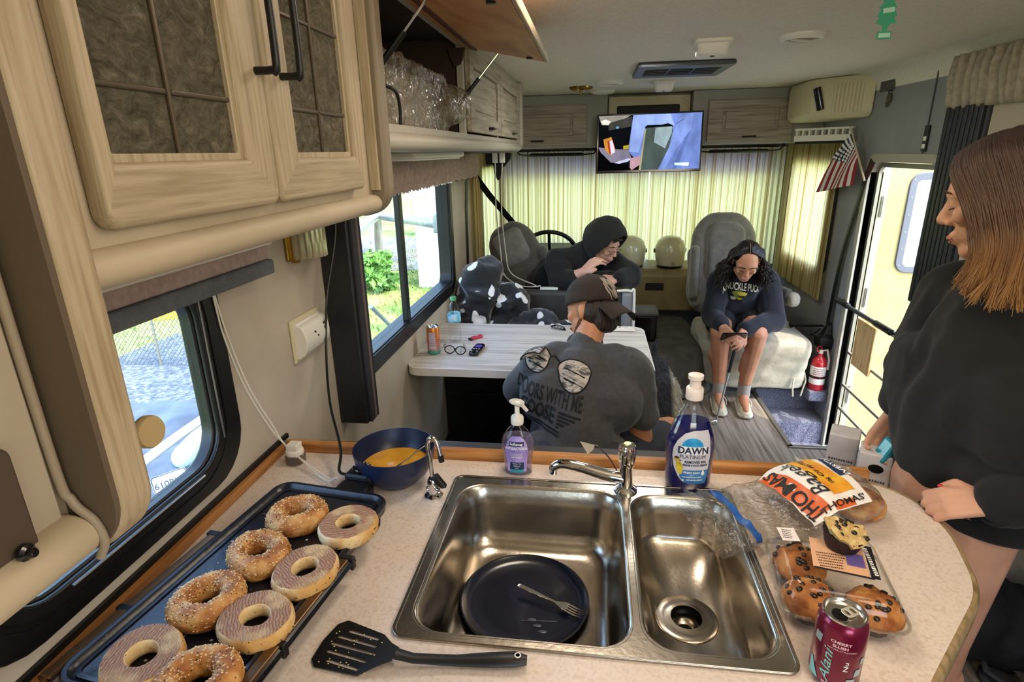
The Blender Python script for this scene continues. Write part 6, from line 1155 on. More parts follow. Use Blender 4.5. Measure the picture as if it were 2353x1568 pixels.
mb = MB(); [mb.box(RX-.0115, RX-.01, 3.152, 3.178, 1.625+.035*i, 1.645+.035*i) for i in range(2)]; mb.build('marks', m_white, lt, 0)
vr = thing('window_valance', 'gathered pale fabric valance over the right window', 'valance', (1.55, 2.5, 1.77))
mb = gathered(MB(), (1.545, 2.93), (1.545, 2.0), 1.79, 2.00, (-1, 0), 17, .020, 5); mb.build('fabric', mat('pale_gathered', '#b0a494', .9, c2='#9c9080', scale=50, bump=.2), vr, 180, solid=.002)
cr_ = thing('pleated_shade', 'pale pleated shade in the right window under the gathered valance', 'blind', (1.57, 2.5, 1.2))
mb = MB(); mb.grid(120, 4, lambda u, v: (1.572-.010*(round(u*119) % 2), lerp(2.66, 2.05, u), lerp(1.80, 1.10, v))); mb.build('fabric', mat('shade_pale', '#c5bcae', .9), cr_, 0)
sv = thing('window_side_board', 'dark grey padded side board between the doorway and the right window', 'valance', (1.56, 2.92, 1.2))
mb = MB(); mb.box(1.545, RX-.001, 2.66, 2.93, .92, 1.80); mb.build('board', mat('slate_board', '#3c4048', .6), sv, 0, bev=.008)
for i in range(8): mb = MB(); mb.box(1.530, 1.547, 2.665+i*.033, 2.690+i*.033, .925, 1.795); mb.build('rib', m_dark, sv, 0, bev=.004)
fx = thing('fire_extinguisher', 'red fire extinguisher on the cab floor beside the entry step', 'fire extinguisher', (1.535, 3.83, .012))
EC = V((1.53, 3.80, .085)); m_fred = mat('extinguisher_red', '#b01822', .3, coat=.4)
mb = MB(); mb.lathe([(.001, .002), (.044, 0), (.048, .006), (.048, .185), (.040, .215), (.022, .232), (.016, .24), (.016, .255), (.001, .255)], 32, EC); mb.build('cylinder', m_fred, fx)
for a, b in ((.045, .085), (.105, .17)): mb = MB(); mb.lathe([(.0485, a), (.0488, a+.001), (.0488, b-.001), (.0485, b)], 32, EC, caps=False); mb.build('label_band', m_white, fx)
mb = MB(); f = bottle_fn(EC, lambda z: .0487, lambda z: .0487, .0006, -.35)
for i in range(4): scribble(mb, f, -.03, .03, .114+.013*i, .006, i)
mb.build('label_print', m_red, fx, 0)
mb = MB(); mb.lathe([(.0492, .088), (.0505, .090), (.0505, .100), (.0492, .102)], 32, EC, caps=False); mb.build('strap', m_black, fx)
mb = MB(); mb.lathe([(.014, .25), (.014, .275), (.001, .28)], 16, EC); mb.tube([EC+V((0, 0, .27)), EC+V((.03, -.02, .285)), EC+V((.045, -.03, .22)), EC+V((.047, -.03, .15))], .007); mb.build('nozzle', m_white, fx)
mb = MB(); mb.tube([EC+V((.016*cos(a)-.012, 0, .285+.016*sin(a))) for a in [2*pi*i/16 for i in range(17)]], .003, 6, caps=False); mb.box(EC.x-.03, EC.x+.035, EC.y-.008, EC.y+.008, EC.z+.268, EC.z+.276); mb.build('lever', m_fred, fx)
mb = MB(); mb.box(EC.x-.055, RX-.002, EC.y-.055, EC.y+.055, .012, EC.z); mb.build('bracket_block', m_carpet, fx, 0, bev=.01)
# shoes and bag on the floor by the right wall
m_bag = mat('black_canvas', '#0e0e11', .8, c2='#18181c', scale=30, bump=.3, bscale=80)
bgg = thing('duffel_bag', 'black duffel bag slumped on the floor at the right wall', 'bag', (1.35, 1.78, 0))
mb = MB(); mb.cap((1.25, 1.72, .14), .14, (1.44, 1.95, .13), .14); mb.cap((1.38, 1.66, .10), .10, (1.48, 1.76, .10), .10); remesh('body', mb, .014, 8, m_bag, bgg, post=wrinkle(.022, 7))
mb = MB(); mb.tube(spline([(1.20, 1.70, .26), (1.27, 1.66, .33), (1.36, 1.78, .30), (1.42, 1.90, .26)], 6), [(.003, .014)]*19, 8); mb.build('handle', m_black, bgg)
jk = thing('jacket', 'crumpled taupe jacket lying over the black bag', 'jacket', (1.38, 1.85, .25))
mb = MB(); mb.cap((1.22, 1.86, .27), .07, (1.45, 1.98, .27), .08); mb.cap((1.35, 1.98, .24), .09, (1.50, 1.80, .27), .05); remesh('fabric', mb, .012, 6, mat('taupe_cloth', '#6f675c', .9, c2='#544d44', scale=10), jk, post=wrinkle(.030, 9))
def clog(x, y, rz, label):
    t = thing('clog', label, 'shoe', (x, y, .001), 'grey clogs on the floor', world=False, rot=(0, 0, rz))
    mb = MB(); mb.loft([[(a*w_, b, h*max(0, s_)+.012) for a, b, s_ in [(cos(q), y_, sin(q)) for q in [pi*i/14 for i in range(15)]]]+[(w_, y_, .012), (w_*.9, y_, 0), (-w_*.9, y_, 0), (-w_, y_, .012)] for y_, w_, h in ((-.14, .02, .02), (-.13, .036, .04), (-.09, .049, .06), (-.04, .050, .075), (.02, .046, .085))]); mb.build('upper', mat('clog_grey', '#43464c', .6), t, 50)
    mb = MB(); mb.prism([(a, b, 0) for a, b in rrect(-.045, .045, -.13, .135, .043)], (0, 0, .024)); mb.build('sole', mat('clog_grey', '#3b3e44', .6), t, 30, bev=.006)
    mb = MB(); mb.tube([(-.043, .02, .06), (-.042, .10, .055), (0, .138, .055), (.042, .10, .055), (.043, .02, .06)], [(.004, .010)]*5, 8, flat=(0, 0, 1)); mb.build('heel_strap', mat('clog_grey', '#43464c', .6), t)
    mb = MB()
    for yy, zz in ((-.105, .066), (-.075, .078), (-.045, .086), (-.015, .092)):
        for xx in (-.026, 0, .026): z = zz*sqrt(max(.2, 1-(xx/.055)**2)); mb.ball((xx+.006*(yy > -.08), yy, z), (.006, .006, .0045), 8, 5)
    mb.build('vent_holes', m_blackgloss, t)
clog(1.36, 1.50, .5, 'grey perforated clog on the plank floor, cut by the frame corner'); clog(1.47, 1.46, .65, 'second grey perforated clog tucked nearer the right wall')
# ================================================================ PEOPLE
def skin(name, c, c2): return mat(name, c, .5, c2=c2, scale=9, sss=.12, bump=.05, bscale=150, spec=.35)
def ortho(fwd, up):
    f = V(fwd).normalized(); u = V(up); u = (u-f*u.dot(f)).normalized(); return f, u, u.cross(f)     # forward, up, left
def ell(mb, c, f, u, l, rl, rf, ru, n=16, k=10):
    mb.ball(c, (rl, rf, ru), n, k, M((l, f, u)).transposed())
def head(mb, c, fwd, up, s=1., ears=True):
    """skull, jaw, cheeks, nose, lips, lids, ears; c is the middle of the head, eyes at half height"""
    f, u, l = ortho(fwd, up); c = V(c); P = lambda a, b, d: c+(f*a+l*b+u*d)*s
    ell(mb, P(-.012, 0, .030), f, u, l, .074*s, .094*s, .083*s); ell(mb, P(.030, 0, .010), f, u, l, .064*s, .062*s, .072*s)
    ell(mb, P(.030, 0, -.050), f, u, l, .055*s, .055*s, .058*s); mb.cap(P(.066, .010, -.096), .018*s, P(.066, -.010, -.096), .018*s)
    for q in (-1, 1):
        ell(mb, P(.064, q*.036, -.022), f, u, l, .022*s, .020*s, .020*s)      # cheek
        mb.cap(P(.080, q*.014, .022), .012*s, P(.066, q*.046, .020), .011*s)   # brow
        ell(mb, P(.074, q*.031, .002), f, u, l, .014*s, .012*s, .010*s)       # lid
        mb.cap(P(.012, q*.052, -.070), .016*s, P(.055, q*.020, -.092), .016*s)    # jaw line
        ell(mb, P(.093, q*.010, -.034), f, u, l, .008*s, .009*s, .007*s)      # nostril wing
        if ears: ell(mb, P(-.012, q*.076, -.008), f, u, l, .008*s, .017*s, .030*s); ell(mb, P(-.006, q*.074, -.034), f, u, l, .006*s, .008*s, .012*s)
    mb.cap(P(.084, 0, .008), .0085*s, P(.104, 0, -.026), .0115*s); mb.cap(P(.088, .013, -.061), .008*s, P(.088, -.013, -.061), .008*s); mb.cap(P(.085, .011, -.073), .0085*s, P(.085, -.011, -.073), .0085*s)
    return P
def face_parts(P, par, brow, lip, s=1.):
    for q in (-1, 1):
        mb = MB(); mb.tube([P(.0895, q*.012, .024), P(.0895, q*.026, .030), P(.078, q*.050, .024)], [(.0016*s, .0036*s), (.002*s, .0045*s), (.001*s, .002*s)], 6); mb.build('eyebrow', brow, par)
        mb = MB(); mb.tube([P(.0835, q*.018, -.0045), P(.0870, q*.031, -.0075), P(.0775, q*.045, -.0045)], .0012*s, 6); mb.build('lashes', brow, par)
    mb = MB(); mb.tube([P(.0905, .024, -.0665), P(.0965, .010, -.0635), P(.0965, 0, -.0655), P(.0965, -.010, -.0635), P(.0905, -.024, -.0665)], [.0015*s, .0040*s, .0040*s, .0040*s, .0015*s], 6); mb.tube([P(.0895, .022, -.0695), P(.0945, 0, -.0745), P(.0895, -.022, -.0695)], [.0015*s, .0045*s, .0015*s], 6); mb.build('lips', lip, par)
def hand(mb, w, d, nrm, side, curl=.5, s=1., spread=.12, thumb=.5):
    """w wrist, d towards the fingers, nrm back of the hand, side +1/-1: which side the thumb leaves"""
    d = V(d).normalized(); n = V(nrm); n = (n-d*n.dot(d)).normalized(); l = d.cross(n)*side; w = V(w); tips = []
    for i in range(4):
        o = .030-.0205*i; k = w+d*(.088-.004*abs(i-1.2))*s+l*o*s
        mb.cap(w+l*o*.55*s, .0155*s, k, .0105*s)
        ang = 0; p = k; dr = (d+l*spread*(1.2-i)*.5).normalized()
        for j, L_ in enumerate((.042, .027, .021)):
            ang += curl*(.75, 1.05, .8)[j]; q = dr*cos(ang)-n*sin(ang); e = p+q*L_*s*(.95, 1.06, .98, .8)[i]; mb.cap(p, (.0098-.0012*j)*s, e, (.0090-.0013*j)*s, 10); p = e
        tips.append(p)
    b = w+d*.022*s+l*.026*s; mb.cap(w+l*.010*s, .016*s, b, .0145*s); dr = (d*.75+l*.75-n*.30*thumb).normalized(); e = b+dr*.040*s; mb.cap(b, .0135*s, e, .0105*s)
    d2 = (d*.95+l*(.35-.7*thumb)-n*.55*thumb).normalized(); e2 = e+d2*.032*s; mb.cap(e, .0105*s, e2, .0085*s); return tips, e2
def foot(mb, ank, toe, r=.036):
    a, t = V(ank), V(toe); d = (t-a); mb.cap(a+V((0, 0, -.02))-d*.18, r*.85, a+d*.35-V((0, 0, .022)), r); mb.cap(a+d*.3-V((0, 0, .02)), r, t, r*.55); mb.cap(a, r, a+d*.45+V((0, 0, -.02)), r*.8)
def strands(name, roots, mats, par, width=.0035, n=8, kind=None):
    """hair as many thin tapering locks; each root is (list of points, radius factor)"""
    mb = MB()
    for pts, k in roots:
        S_ = spline(pts, 4); m_ = len(S_)-1; mb.tube(S_, [width*k*(1-.75*(i/m_)**2) for i in range(m_+1)], 5, mi=random.randrange(len(mats)) if len(mats) > 1 else 0, caps=False)
    return mb.build(name, mats, par, 180, kind=kind)
m_hoodie = mat('black_cotton', '#060607', .9, c2='#09090b', scale=30, sheen=.1, bump=.1, bscale=240)
m_brow = mat('dark_brow', '#2a1c15', .8)
# ---------------- man at the dinette table, seen from behind
sk1 = skin('light_tan_skin', '#c58a68', '#b87c5a')
man = thing('person', 'man from behind in dark grey printed tee and backward brown cap at the table', 'person', (-.02, 1.88, .45))
hc, hf, hu = V((.005, 2.19, 1.055)), V((-.80, .52, -.30)), V((.12, .22, 1))
mb = MB(); P = head(mb, hc, hf, hu)
mb.cap((-.015, 2.10, .91), .058, P(-.02, 0, -.03), .054)
mb.chain([(-.02, 1.86, .53), (-.02, 1.94, .70), (-.02, 2.05, .85), (-.015, 2.09, .91)], [.125, .115, .105, .06]); mb.cap((-.19, 2.07, .87), .050, (.155, 2.05, .87), .050); mb.cap((-.10, 2.02, .78), .10, (.07, 2.0, .78), .10)
mb.chain([(.160, 2.05, .86), (.212, 2.02, .59), (.235, 2.17, .545), (.30, 2.25, .54)], [.048, .043, .038, .027])
mb.chain([(-.20, 2.07, .87), (-.30, 2.19, .68), (-.20, 2.40, .772)], [.056, .045, .028])
hand(mb, (-.20, 2.40, .775), (.4, 1, -.02), (0, .02, 1), -1, .18); hand(mb, (.30, 2.25, .54), (.9, .5, -.1), (0, 0, 1), 1, .35)
mb.chain([(-.12, 1.88, .53), (-.16, 2.30, .53), (-.16, 2.38, .10)], [.095, .062, .040]); mb.chain([(.06, 1.88, .53), (.34, 2.24, .50), (.56, 2.53, .10)], [.095, .062, .040])
foot(mb, (-.16, 2.38, .07), (-.17, 2.56, .03)); foot(mb, (.57, 2.54, .09), (.70, 2.70, .035), .038)
remesh('body', mb, .006, 3, sk1, man)
face_parts(P, man, m_brow, mat('lip_tan', '#a8664e', .5))
m_tee = mat('charcoal_heather', '#4c4b4c', .95, c2='#434244', scale=60, sheen=.2, bump=.1, bscale=260)
mb = MB(); mb.chain([(-.03, 1.84, .47), (-.035, 1.93, .66), (-.025, 2.03, .82), (-.015, 2.07, .885)], [.150, .145, .135, .085]); mb.cap((-.185, 2.06, .862), .075, (.15, 2.045, .865), .075); mb.cap((-.13, 2.00, .76), .125, (.08, 1.98, .76), .125); mb.cap((-.12, 1.90, .55), .125, (.05, 1.89, .55), .125); mb.cap((-.12, 2.07, .895), .06, (.09, 2.065, .895), .06)
mb.cap((-.012, 2.10, .895), .078, (-.012, 2.105, .922), .068)
mb.cap((.165, 2.045, .85), .076, (.205, 2.02, .70), .070); mb.cap((-.19, 2.06, .85), .076, (-.28, 2.16, .72), .068)
def tee_post(co, n):
    h = N3.noise(V((co.x*9, co.y*9, co.z*4)))*.007+N3.noise(V((co.x*5+co.z*9, co.y*5, co.z*3+4)))*.009+(1-abs(N3.noise(V((co.x*7-co.z*6, co.y*6, co.z*5+1))))*2.4)*.006; return co+n*h
tee = remesh('t_shirt', mb, .008, 8, m_tee, man, post=tee_post)
mb = MB(); mb.tube([V((-.014+.064*cos(a), 2.108+.060*sin(a), .945+.018*sin(a))) for a in [2*pi*i/28 for i in range(29)]], .007, 6, caps=False); mb.build('neck_rib', m_tee, man)
from mathutils.bvhtree import BVHTree
def on_cloth(o, C0_, ax_u, ax_v, view, eps=.003):
    """throws print onto a garment from its wearer's side"""
    me = o.data; bvh = BVHTree.FromPolygons([v.co for v in me.vertices], [tuple(p.vertices) for p in me.polygons]); C0_ = V(C0_); ax_u = V(ax_u).normalized(); ax_v = V(ax_v).normalized(); view = V(view).normalized()
    def f(u, v):
        p = C0_+ax_u*u+ax_v*v; h = bvh.ray_cast(p-view*.5, view); q = h[0] if h[0] is not None else p; return q-view*eps
    return f
tf = on_cloth(tee, (-.108, 1.90, .905), (1, -.06, -.16), (.16, .25, .95), (0, 1, -.12))
m_prk = mat('print_black', '#151517', .8); m_prg = mat('print_pale', '#b9b0a6', .7)
def lens_shape(cu, cv, s, g=1.):
    return [(cu+s*g*.072*cos(a)*(1 if sin(a) > 0 else .92), cv+s*g*(.050*sin(a) if sin(a) > 0 else .078*sin(a))) for a in [2*pi*i/28 for i in range(28)]]
for i, (cu, cv, s) in enumerate(((-.085, .012, .72), (.062, -.002, .86))):
    L_ = lens_shape(cu, cv, s); mb = MB(); n = len(L_)
    mb.grid(8, n+1, lambda a, b: tf(cu+(L_[round(b*n) % n][0]-cu)*a, cv+(L_[round(b*n) % n][1]-cv)*a)); lp = mb.build('lens_print', mat('print_lens', '#8e8a84', .7, stops=[(.30, '#2d2d2f'), (.42, '#6a6864'), (.50, '#cbbfb2'), (.62, '#8d8983')], scale=11, stretch=(1, 1, 2.6), detail=3, dist=2.0), man, 60, label='pale reflective sunglass lens printed on the tee')
    mb = MB(); mb.tube([tf(*q) for q in L_+L_[:1]], .0028, 6, caps=False); mb.build('lens_outline', m_prk, lp)
    tf2 = on_cloth(tee, (-.108, 1.90, .905), (1, -.06, -.16), (.16, .25, .95), (0, 1, -.12), .0042)
    for k in range(4): mb = MB(); y = cv+.022*s-k*.020*s; mb.tube([tf2(cu-.04*s, y+.008*s), tf2(cu+.004, y), tf2(cu+.045*s, y-.012*s)], [(.0008, .0035)]*3, 6, flat=(0, -1, 0)); mb.build('reflection_line', m_prk if k % 2 else m_prg, lp)
mb = MB(); mb.tube([tf(-.035, .022), tf(-.018, .028), tf(.004, .018)], .0025, 6); mb.build('bridge_print', m_prk, man)
mb = MB(); text_mb('DOORS WITH ME', .074, mb, lambda u, v: tf(u*.44-.018, v-.122), .0016, sub=1); text_mb('GOOSE', .078, mb, lambda u, v: tf(u*.52-.050, v-.186), .0022, sub=1)
for k in range(5): y = -.138-k*.0125; mb.grid(14, 3, lambda a, b: tf(lerp(.030, .112-.018*k, a), y-.007*b))
for k in range(2): mb.grid(24, 3, lambda a, b: tf(lerp(-.13, .045, a), -.203-k*.013-.007*b))
mb.build('chest_lettering', m_prk, man, 0)
# cap worn backwards, hair, beard
m_cap = mat('brown_cap', '#362b25', .9, c2='#2d2420', scale=30, bump=.2, bscale=200)
f, u, l = ortho(hf, hu); cu_ = (u*.96-f*.22).normalized(); cf, cu2, cl = ortho(f, cu_)
CH = lambda a, b, d: hc+cf*a+cl*b+cu2*d
mb = MB(); mb.grid(14, 41, lambda a, b: CH(-.008+.108*sin(a*pi/2+.02)*cos(2*pi*b), .091*sin(a*pi/2+.02)*sin(2*pi*b), .022+.112*cos(a*pi/2)**.8)); cp_ = mb.build('cap', m_cap, man, 180, solid=.004)
mb = MB(); mb.grid(10, 17, lambda a, b: CH(-.085-.085*a*cos((b-.5)*1.9)-.012, .088*sin((b-.5)*2.4)*(1-.12*a), .024-.062*a-.032*((b-.5)*2)**2*(1-.2*a))); mb.build('brim', m_cap, cp_, 180, solid=.003)
mb = MB(); mb.ball(CH(0, 0, .135), .007); mb.build('top_button', m_cap, cp_)
for i in range(3): b = i/6*2*pi/2+.3; mb = MB(); mb.tube([CH(-.008+.110*sin(a)*cos(b_), .093*sin(a)*sin(b_), .022+.1135*max(0, cos(a))**.8) for b_, a in [(b, pi/2-.05-pi/2*q/8*1) for q in range(8)]], .0014, 5); mb.build('panel_seam', m_cap, cp_)
mb = MB(); rnd = random.Random(5)
for k in range(34):
    t = rnd.random(); b = pi+.12-.60*rnd.random(); a = .80+.50*t+rnd.uniform(-.1, .1); p = [CH(-.008+.111*sin(a_)*cos(b+e), .094*sin(a_)*sin(b+e), .022+.1145*max(0, cos(a_))**.8) for a_, e in ((a, 0), (a+.10, .05), (a+.22, .12))]; mb.tube(p, [.0015, .0024, .0008], 5)
mb.build('eagle_print', mat('cap_print', '#a59a8c', .8), cp_)
mb = MB(); ell(mb, P(-.035, 0, -.012), f, u, l, .079, .076, .072); ell(mb, P(-.070, 0, -.050), f, u, l, .062, .040, .052); hr = remesh('hair', mb, .006, 3, mat('dark_hair', '#241812', .6, c2='#35251b', scale=30, stretch=(1, 1, .3), bump=.5, bscale=90), man, post=wrinkle(.004, 60))
rt = []
for k in range(170): b = rnd.uniform(-1, 1); p = P(-.075-.035*rnd.random()*(1-b*b), b*.062, -.010-.03*rnd.random()); q = p+(-u*(.024+.022*rnd.random())-f*.008+l*.006*b); rt.append(([p, p.lerp(q, .5)-f*.006, q], 1))
strands('hair_ends', rt, [bpy.data.materials['dark_hair']], hr, .0034)
rt = []
for k in range(420):
    q = rnd.choice((-1, 1)); t = rnd.random(); p = P(lerp(.005, .078, t), q*lerp(.060, .012, t**1.4)*(1+.04*rnd.random()), lerp(-.045, -.108, t**.8)+rnd.uniform(-.012, .016)); dr = (f*.35-u*.85+l*q*.35); rt.append(([p, p+dr*.008, p+dr*.020+f*.003], 1))
strands('beard', rt, [mat('brown_beard', '#6b4028', .7)], man, .0022)
m_short = mat('grey_shorts', '#3a3c42', .9, c2='#33353a', scale=20)
mb = MB(); mb.cap((-.12, 1.86, .53), .115, (-.155, 2.22, .53), .085); mb.cap((.06, 1.86, .53), .115, (.30, 2.17, .505), .085); mb.cap((-.1, 1.84, .55), .12, (.06, 1.84, .55), .12); remesh('shorts', mb, .010, 4, m_short, man, post=wrinkle(.005, 10))
# ---------------- seated girl with phone and golf club
sk2 = skin('warm_skin', '#c08a6c', '#b37b5d')
g1 = thing('person', 'dark-haired girl in navy printed sweatshirt and white sneakers looking at her phone', 'person', (1.0, 4.05, .44))
hc, hf, hu = V((.968, 3.70, .975)), V((-.10, -.80, -.62)), V((-.04, -.62, .80))
mb = MB(); P = head(mb, hc, hf, hu, 1.02)
mb.cap((.99, 3.86, .86), .05, P(-.02, 0, -.04), .047)
mb.chain([(1.02, 4.12, .56), (1.01, 4.02, .70), (1.0, 3.91, .82)], [.13, .12, .10]); mb.cap((.855, 3.90, .80), .052, (1.165, 3.90, .815), .052)
WL, WR = V((.832, 3.56, .575)), V((.955, 3.54, .555))
mb.chain([(.855, 3.90, .79), (.80, 3.76, .585), WL], [.050, .042, .027]); mb.chain([(1.165, 3.90, .80), (1.19, 3.74, .57), WR], [.050, .042, .027])
hand(mb, WL, (.25, -.85, -.30), (-.75, -.1, .55), 1, .42, .95); hand(mb, WR, (-.35, -.85, -.30), (.75, -.1, .55), -1, .42, .95)
mb.chain([(.93, 4.08, .54), (.835, 3.62, .52), (.868, 3.66, .14)], [.098, .062, .038]); mb.chain([(1.11, 4.08, .54), (1.055, 3.60, .525), (1.022, 3.645, .14)], [.098, .062, .038])
mb.cap((.836, 3.665, .36), .055, (.862, 3.68, .26), .046); mb.cap((1.045, 3.645, .36), .055, (1.027, 3.665, .26), .046)
foot(mb, (.868, 3.65, .10), (.855, 3.50, .05), .032); foot(mb, (1.022, 3.63, .10), (1.005, 3.47, .05), .032)
remesh('body', mb, .005, 3, sk2, g1); face_parts(P, g1, m_brow, mat('lip_rose', '#a8625a', .45), 1.02)
m_nav = mat('navy_cotton', '#0c0e1a', .9, c2='#11131f', scale=20, sheen=.12, bump=.1, bscale=240)
mb = MB(); mb.chain([(1.02, 4.12, .55), (1.01, 4.0, .68), (1.0, 3.89, .79)], [.165, .165, .135]); mb.cap((.86, 3.89, .79), .085, (1.16, 3.89, .80), .085); mb.cap((.93, 3.95, .68), .135, (1.08, 3.95, .68), .135)
mb.chain([(.855, 3.89, .785), (.80, 3.76, .59), WL+V((.0, .035, .006))], [.080, .072, .047]); mb.chain([(1.165, 3.89, .79), (1.19, 3.74, .575), WR+V((.02, .035, .006))], [.080, .074, .047]); mb.cap((.93, 3.98, .56), .125, (1.12, 3.98, .56), .125)
sw1 = remesh('sweatshirt', mb, .008, 6, m_nav, g1, post=wrinkle(.015, 11))
sf = on_cloth(sw1, (.962, 3.70, .715), (1, 0, .02), (0, -.35, .94), (0, .94, .34), .004)
mb = MB(); text_mb('KNUCKLE PUCK', .062, mb, lambda u, v: sf(u*.50+.012, v+.034-.10*u*u*6), .0012, sub=1); mb.build('chest_lettering', mat('cream_print', '#cfcbb4', .8), g1, 0)
for nm, c, pts in (('green_print', '#6f7a2a', (.0, .002, .040, .026)), ('yellow_print', '#b9a93a', (.018, .008, .028, .015)), ('yellow_print', '#b9a93a', (.008, -.030, .015, .013)), ('cream_print', '#c9c6a8', (-.028, -.034, .018, .014)), ('dark_print', '#101216', (.016, -.010, .020, .009))):
    mb = MB(); e = .004+.0012*random.random(); s2 = on_cloth(sw1, (.962, 3.70, .715), (1, 0, .02), (0, -.35, .94), (0, .94, .34), e+.002*(nm == 'dark_print')+.001*(nm == 'yellow_print')); mb.grid(6, 22, lambda a, b: s2(pts[0]+pts[2]*a*cos(2*pi*b)*(1+.15*sin(6*pi*b)), pts[1]+pts[3]*a*sin(2*pi*b))); mb.build(nm, mat(nm, c, .8), g1, 60)
m_blk = mat('black_shorts', '#121318', .9)
mb = MB(); mb.cap((.93, 4.10, .53), .118, (.875, 3.83, .53), .098); mb.cap((1.11, 4.10, .53), .118, (1.085, 3.83, .535), .098); mb.cap((.95, 4.12, .53), .12, (1.1, 4.12, .53), .12); remesh('shorts', mb, .01, 4, m_blk, g1, post=wrinkle(.004, 12))
f, u, l = ortho(hf, hu); m_dkh = mat('black_brown_hair', '#120c0a', .45, c2='#221712', scale=40, stretch=(1, 1, .3))
mb = MB(); ell(mb, P(-.022, 0, .036), f, u, l, .082, .092, .086); mb.cap(P(-.06, .05, -.02), .045, P(-.10, .05, -.12), .035); mb.cap(P(-.06, -.05, -.02), .045, P(-.10, -.05, -.12), .035)
hr = remesh('hair', mb, .006, 3, m_dkh, g1, post=wrinkle(.004, 50)); rt = []; rnd = random.Random(3)
for k in range(620):
    q = rnd.choice((-1, 1)); a = rnd.uniform(-.7, 1.0); p0 = P(.035-.085*rnd.random(), q*.006, .118-.012*rnd.random()); p1 = P(.045*a-.01, q*(.080+.008*rnd.random()), .06); p2 = P(.035*a-.02, q*(.094+.014*rnd.random()), -.02)
    e = p2+l*q*rnd.uniform(-.01, .075)+V((0, rnd.uniform(-.02, .09), -rnd.uniform(.06, .19))); w1 = V((rnd.gauss(0, .010), rnd.gauss(0, .010), 0))
    rt.append(([p0, p1, p2, p2.lerp(e, .3)+w1, p2.lerp(e, .55)-w1+l*q*.010, p2.lerp(e, .8)+w1*.8, e-w1*.5], rnd.uniform(.6, 1.1)))
strands('hair_locks', rt, [m_dkh], hr, .0042)
mb = MB(); mb.tube([P(.070, 0, .092), P(.03, 0, .118), P(-.03, 0, .122)], .0011, 6); mb.build('parting', sk2, hr)
mb = MB()
for q in (-1, 1): mb.ball(P(.0, q*.083, -.030), .005)
mb.build('earrings', m_chrome, g1)
m_shoe = mat('white_leather', '#c3bda2', .5, c2='#b3ac90', scale=16); m_sock = mat('grey_sock', '#9a958e', .9, bump=.3, bscale=200)
for ax_, ay, tx, ty in ((.868, 3.65, .855, 3.50), (1.022, 3.63, 1.005, 3.47)):
    d = V((tx-ax_, ty-ay, 0)).normalized(); s_ = V((-d.y, d.x, 0)); o_ = V((ax_, ay, 0))
    mb = MB(); mb.loft([[o_+d*b+s_*(w_*cos(q))+V((0, 0, .018+h*max(0, sin(q)))) for q in [pi*i/12 for i in range(13)]]+[o_+d*b-s_*w_+V((0, 0, .012)), o_+d*b+s_*w_+V((0, 0, .012))] for b, w_, h in ((-.075, .026, .07), (-.06, .036, .10), (-.02, .038, .105), (.03, .040, .080), (.08, .045, .058), (.14, .046, .045), (.175, .036, .034), (.19, .018, .018))]); sh = mb.build('sneaker', m_shoe, g1, 50)
    mb = MB(); mb.prism([o_+d*b+s_*a+V((0, 0, .0125)) for a, b in rrect(-.046, .046, -.078, .192, .044)], (0, 0, .018)); mb.build('sole', mat('sole_white', '#d3cfbe', .5), sh, 30, bev=.004)
    mb = MB()
    for k in range(4): b = .025+.022*k; mb.tube([o_+d*(b+.008)+s_*.024+V((0, 0, .088-.012*k)), o_+d*b+V((0, 0, .104-.0135*k)), o_+d*(b-.008)-s_*.024+V((0, 0, .088-.012*k))], .0028, 6)
    mb.tube([o_+d*.02+s_*.024+V((0, 0, .09)), o_+d*.03+s_*.05+V((0, 0, .06)), o_+d*.04+s_*.052+V((0, 0, .03))], .002, 5); mb.build('laces', m_white, sh)
    mb = MB(); mb.lathe([(.040, .09), (.041, .15), (.040, .172), (.037, .172)], 20, (ax_, ay, 0), caps=False); mb.build('sock', m_sock, g1)
ph = thing('phone', 'dark phone held in both hands by the seated girl', 'phone', (.882, 3.47, .545), world=False, rot=(radians(-52), 0, radians(4)))
mb = MB(); mb.prism([(x, y, 0) for x, y in rrect(-.075, .075, -.037, .037, .010)], (0, 0, .008)); mb.build('case', m_blackgloss, ph, 30, bev=.002); mb = MB(); mb.box(-.068, .068, -.032, .032, .008, .0085); mb.build('screen', mat('phone_dark_screen', '#1a1416', .1), ph, 0)
gcl = thing('golf_club', 'golf club with black grip and steel shaft propped between the girl and the floor', 'golf club', (.80, 3.42, .0))
A, Bq = V((.918, 3.50, .545)), V((.800, 3.36, .012)); mb = MB(); mb.tube([A, A.lerp(Bq, .42)], [.0135, .0095], 12); mb.build('grip', m_black, gcl)
mb = MB(); mb.tube([A.lerp(Bq, .40), Bq], [.0065, .0050], 10); mb.build('shaft', mat('steel_shaft', '#c4c6bd', .25, metal=.8), gcl)
mb = MB(); mb.cap(Bq+V((0, 0, .012)), .010, Bq+V((-.06, -.02, .008)), .014); mb.build('club_head', m_chrome, gcl)
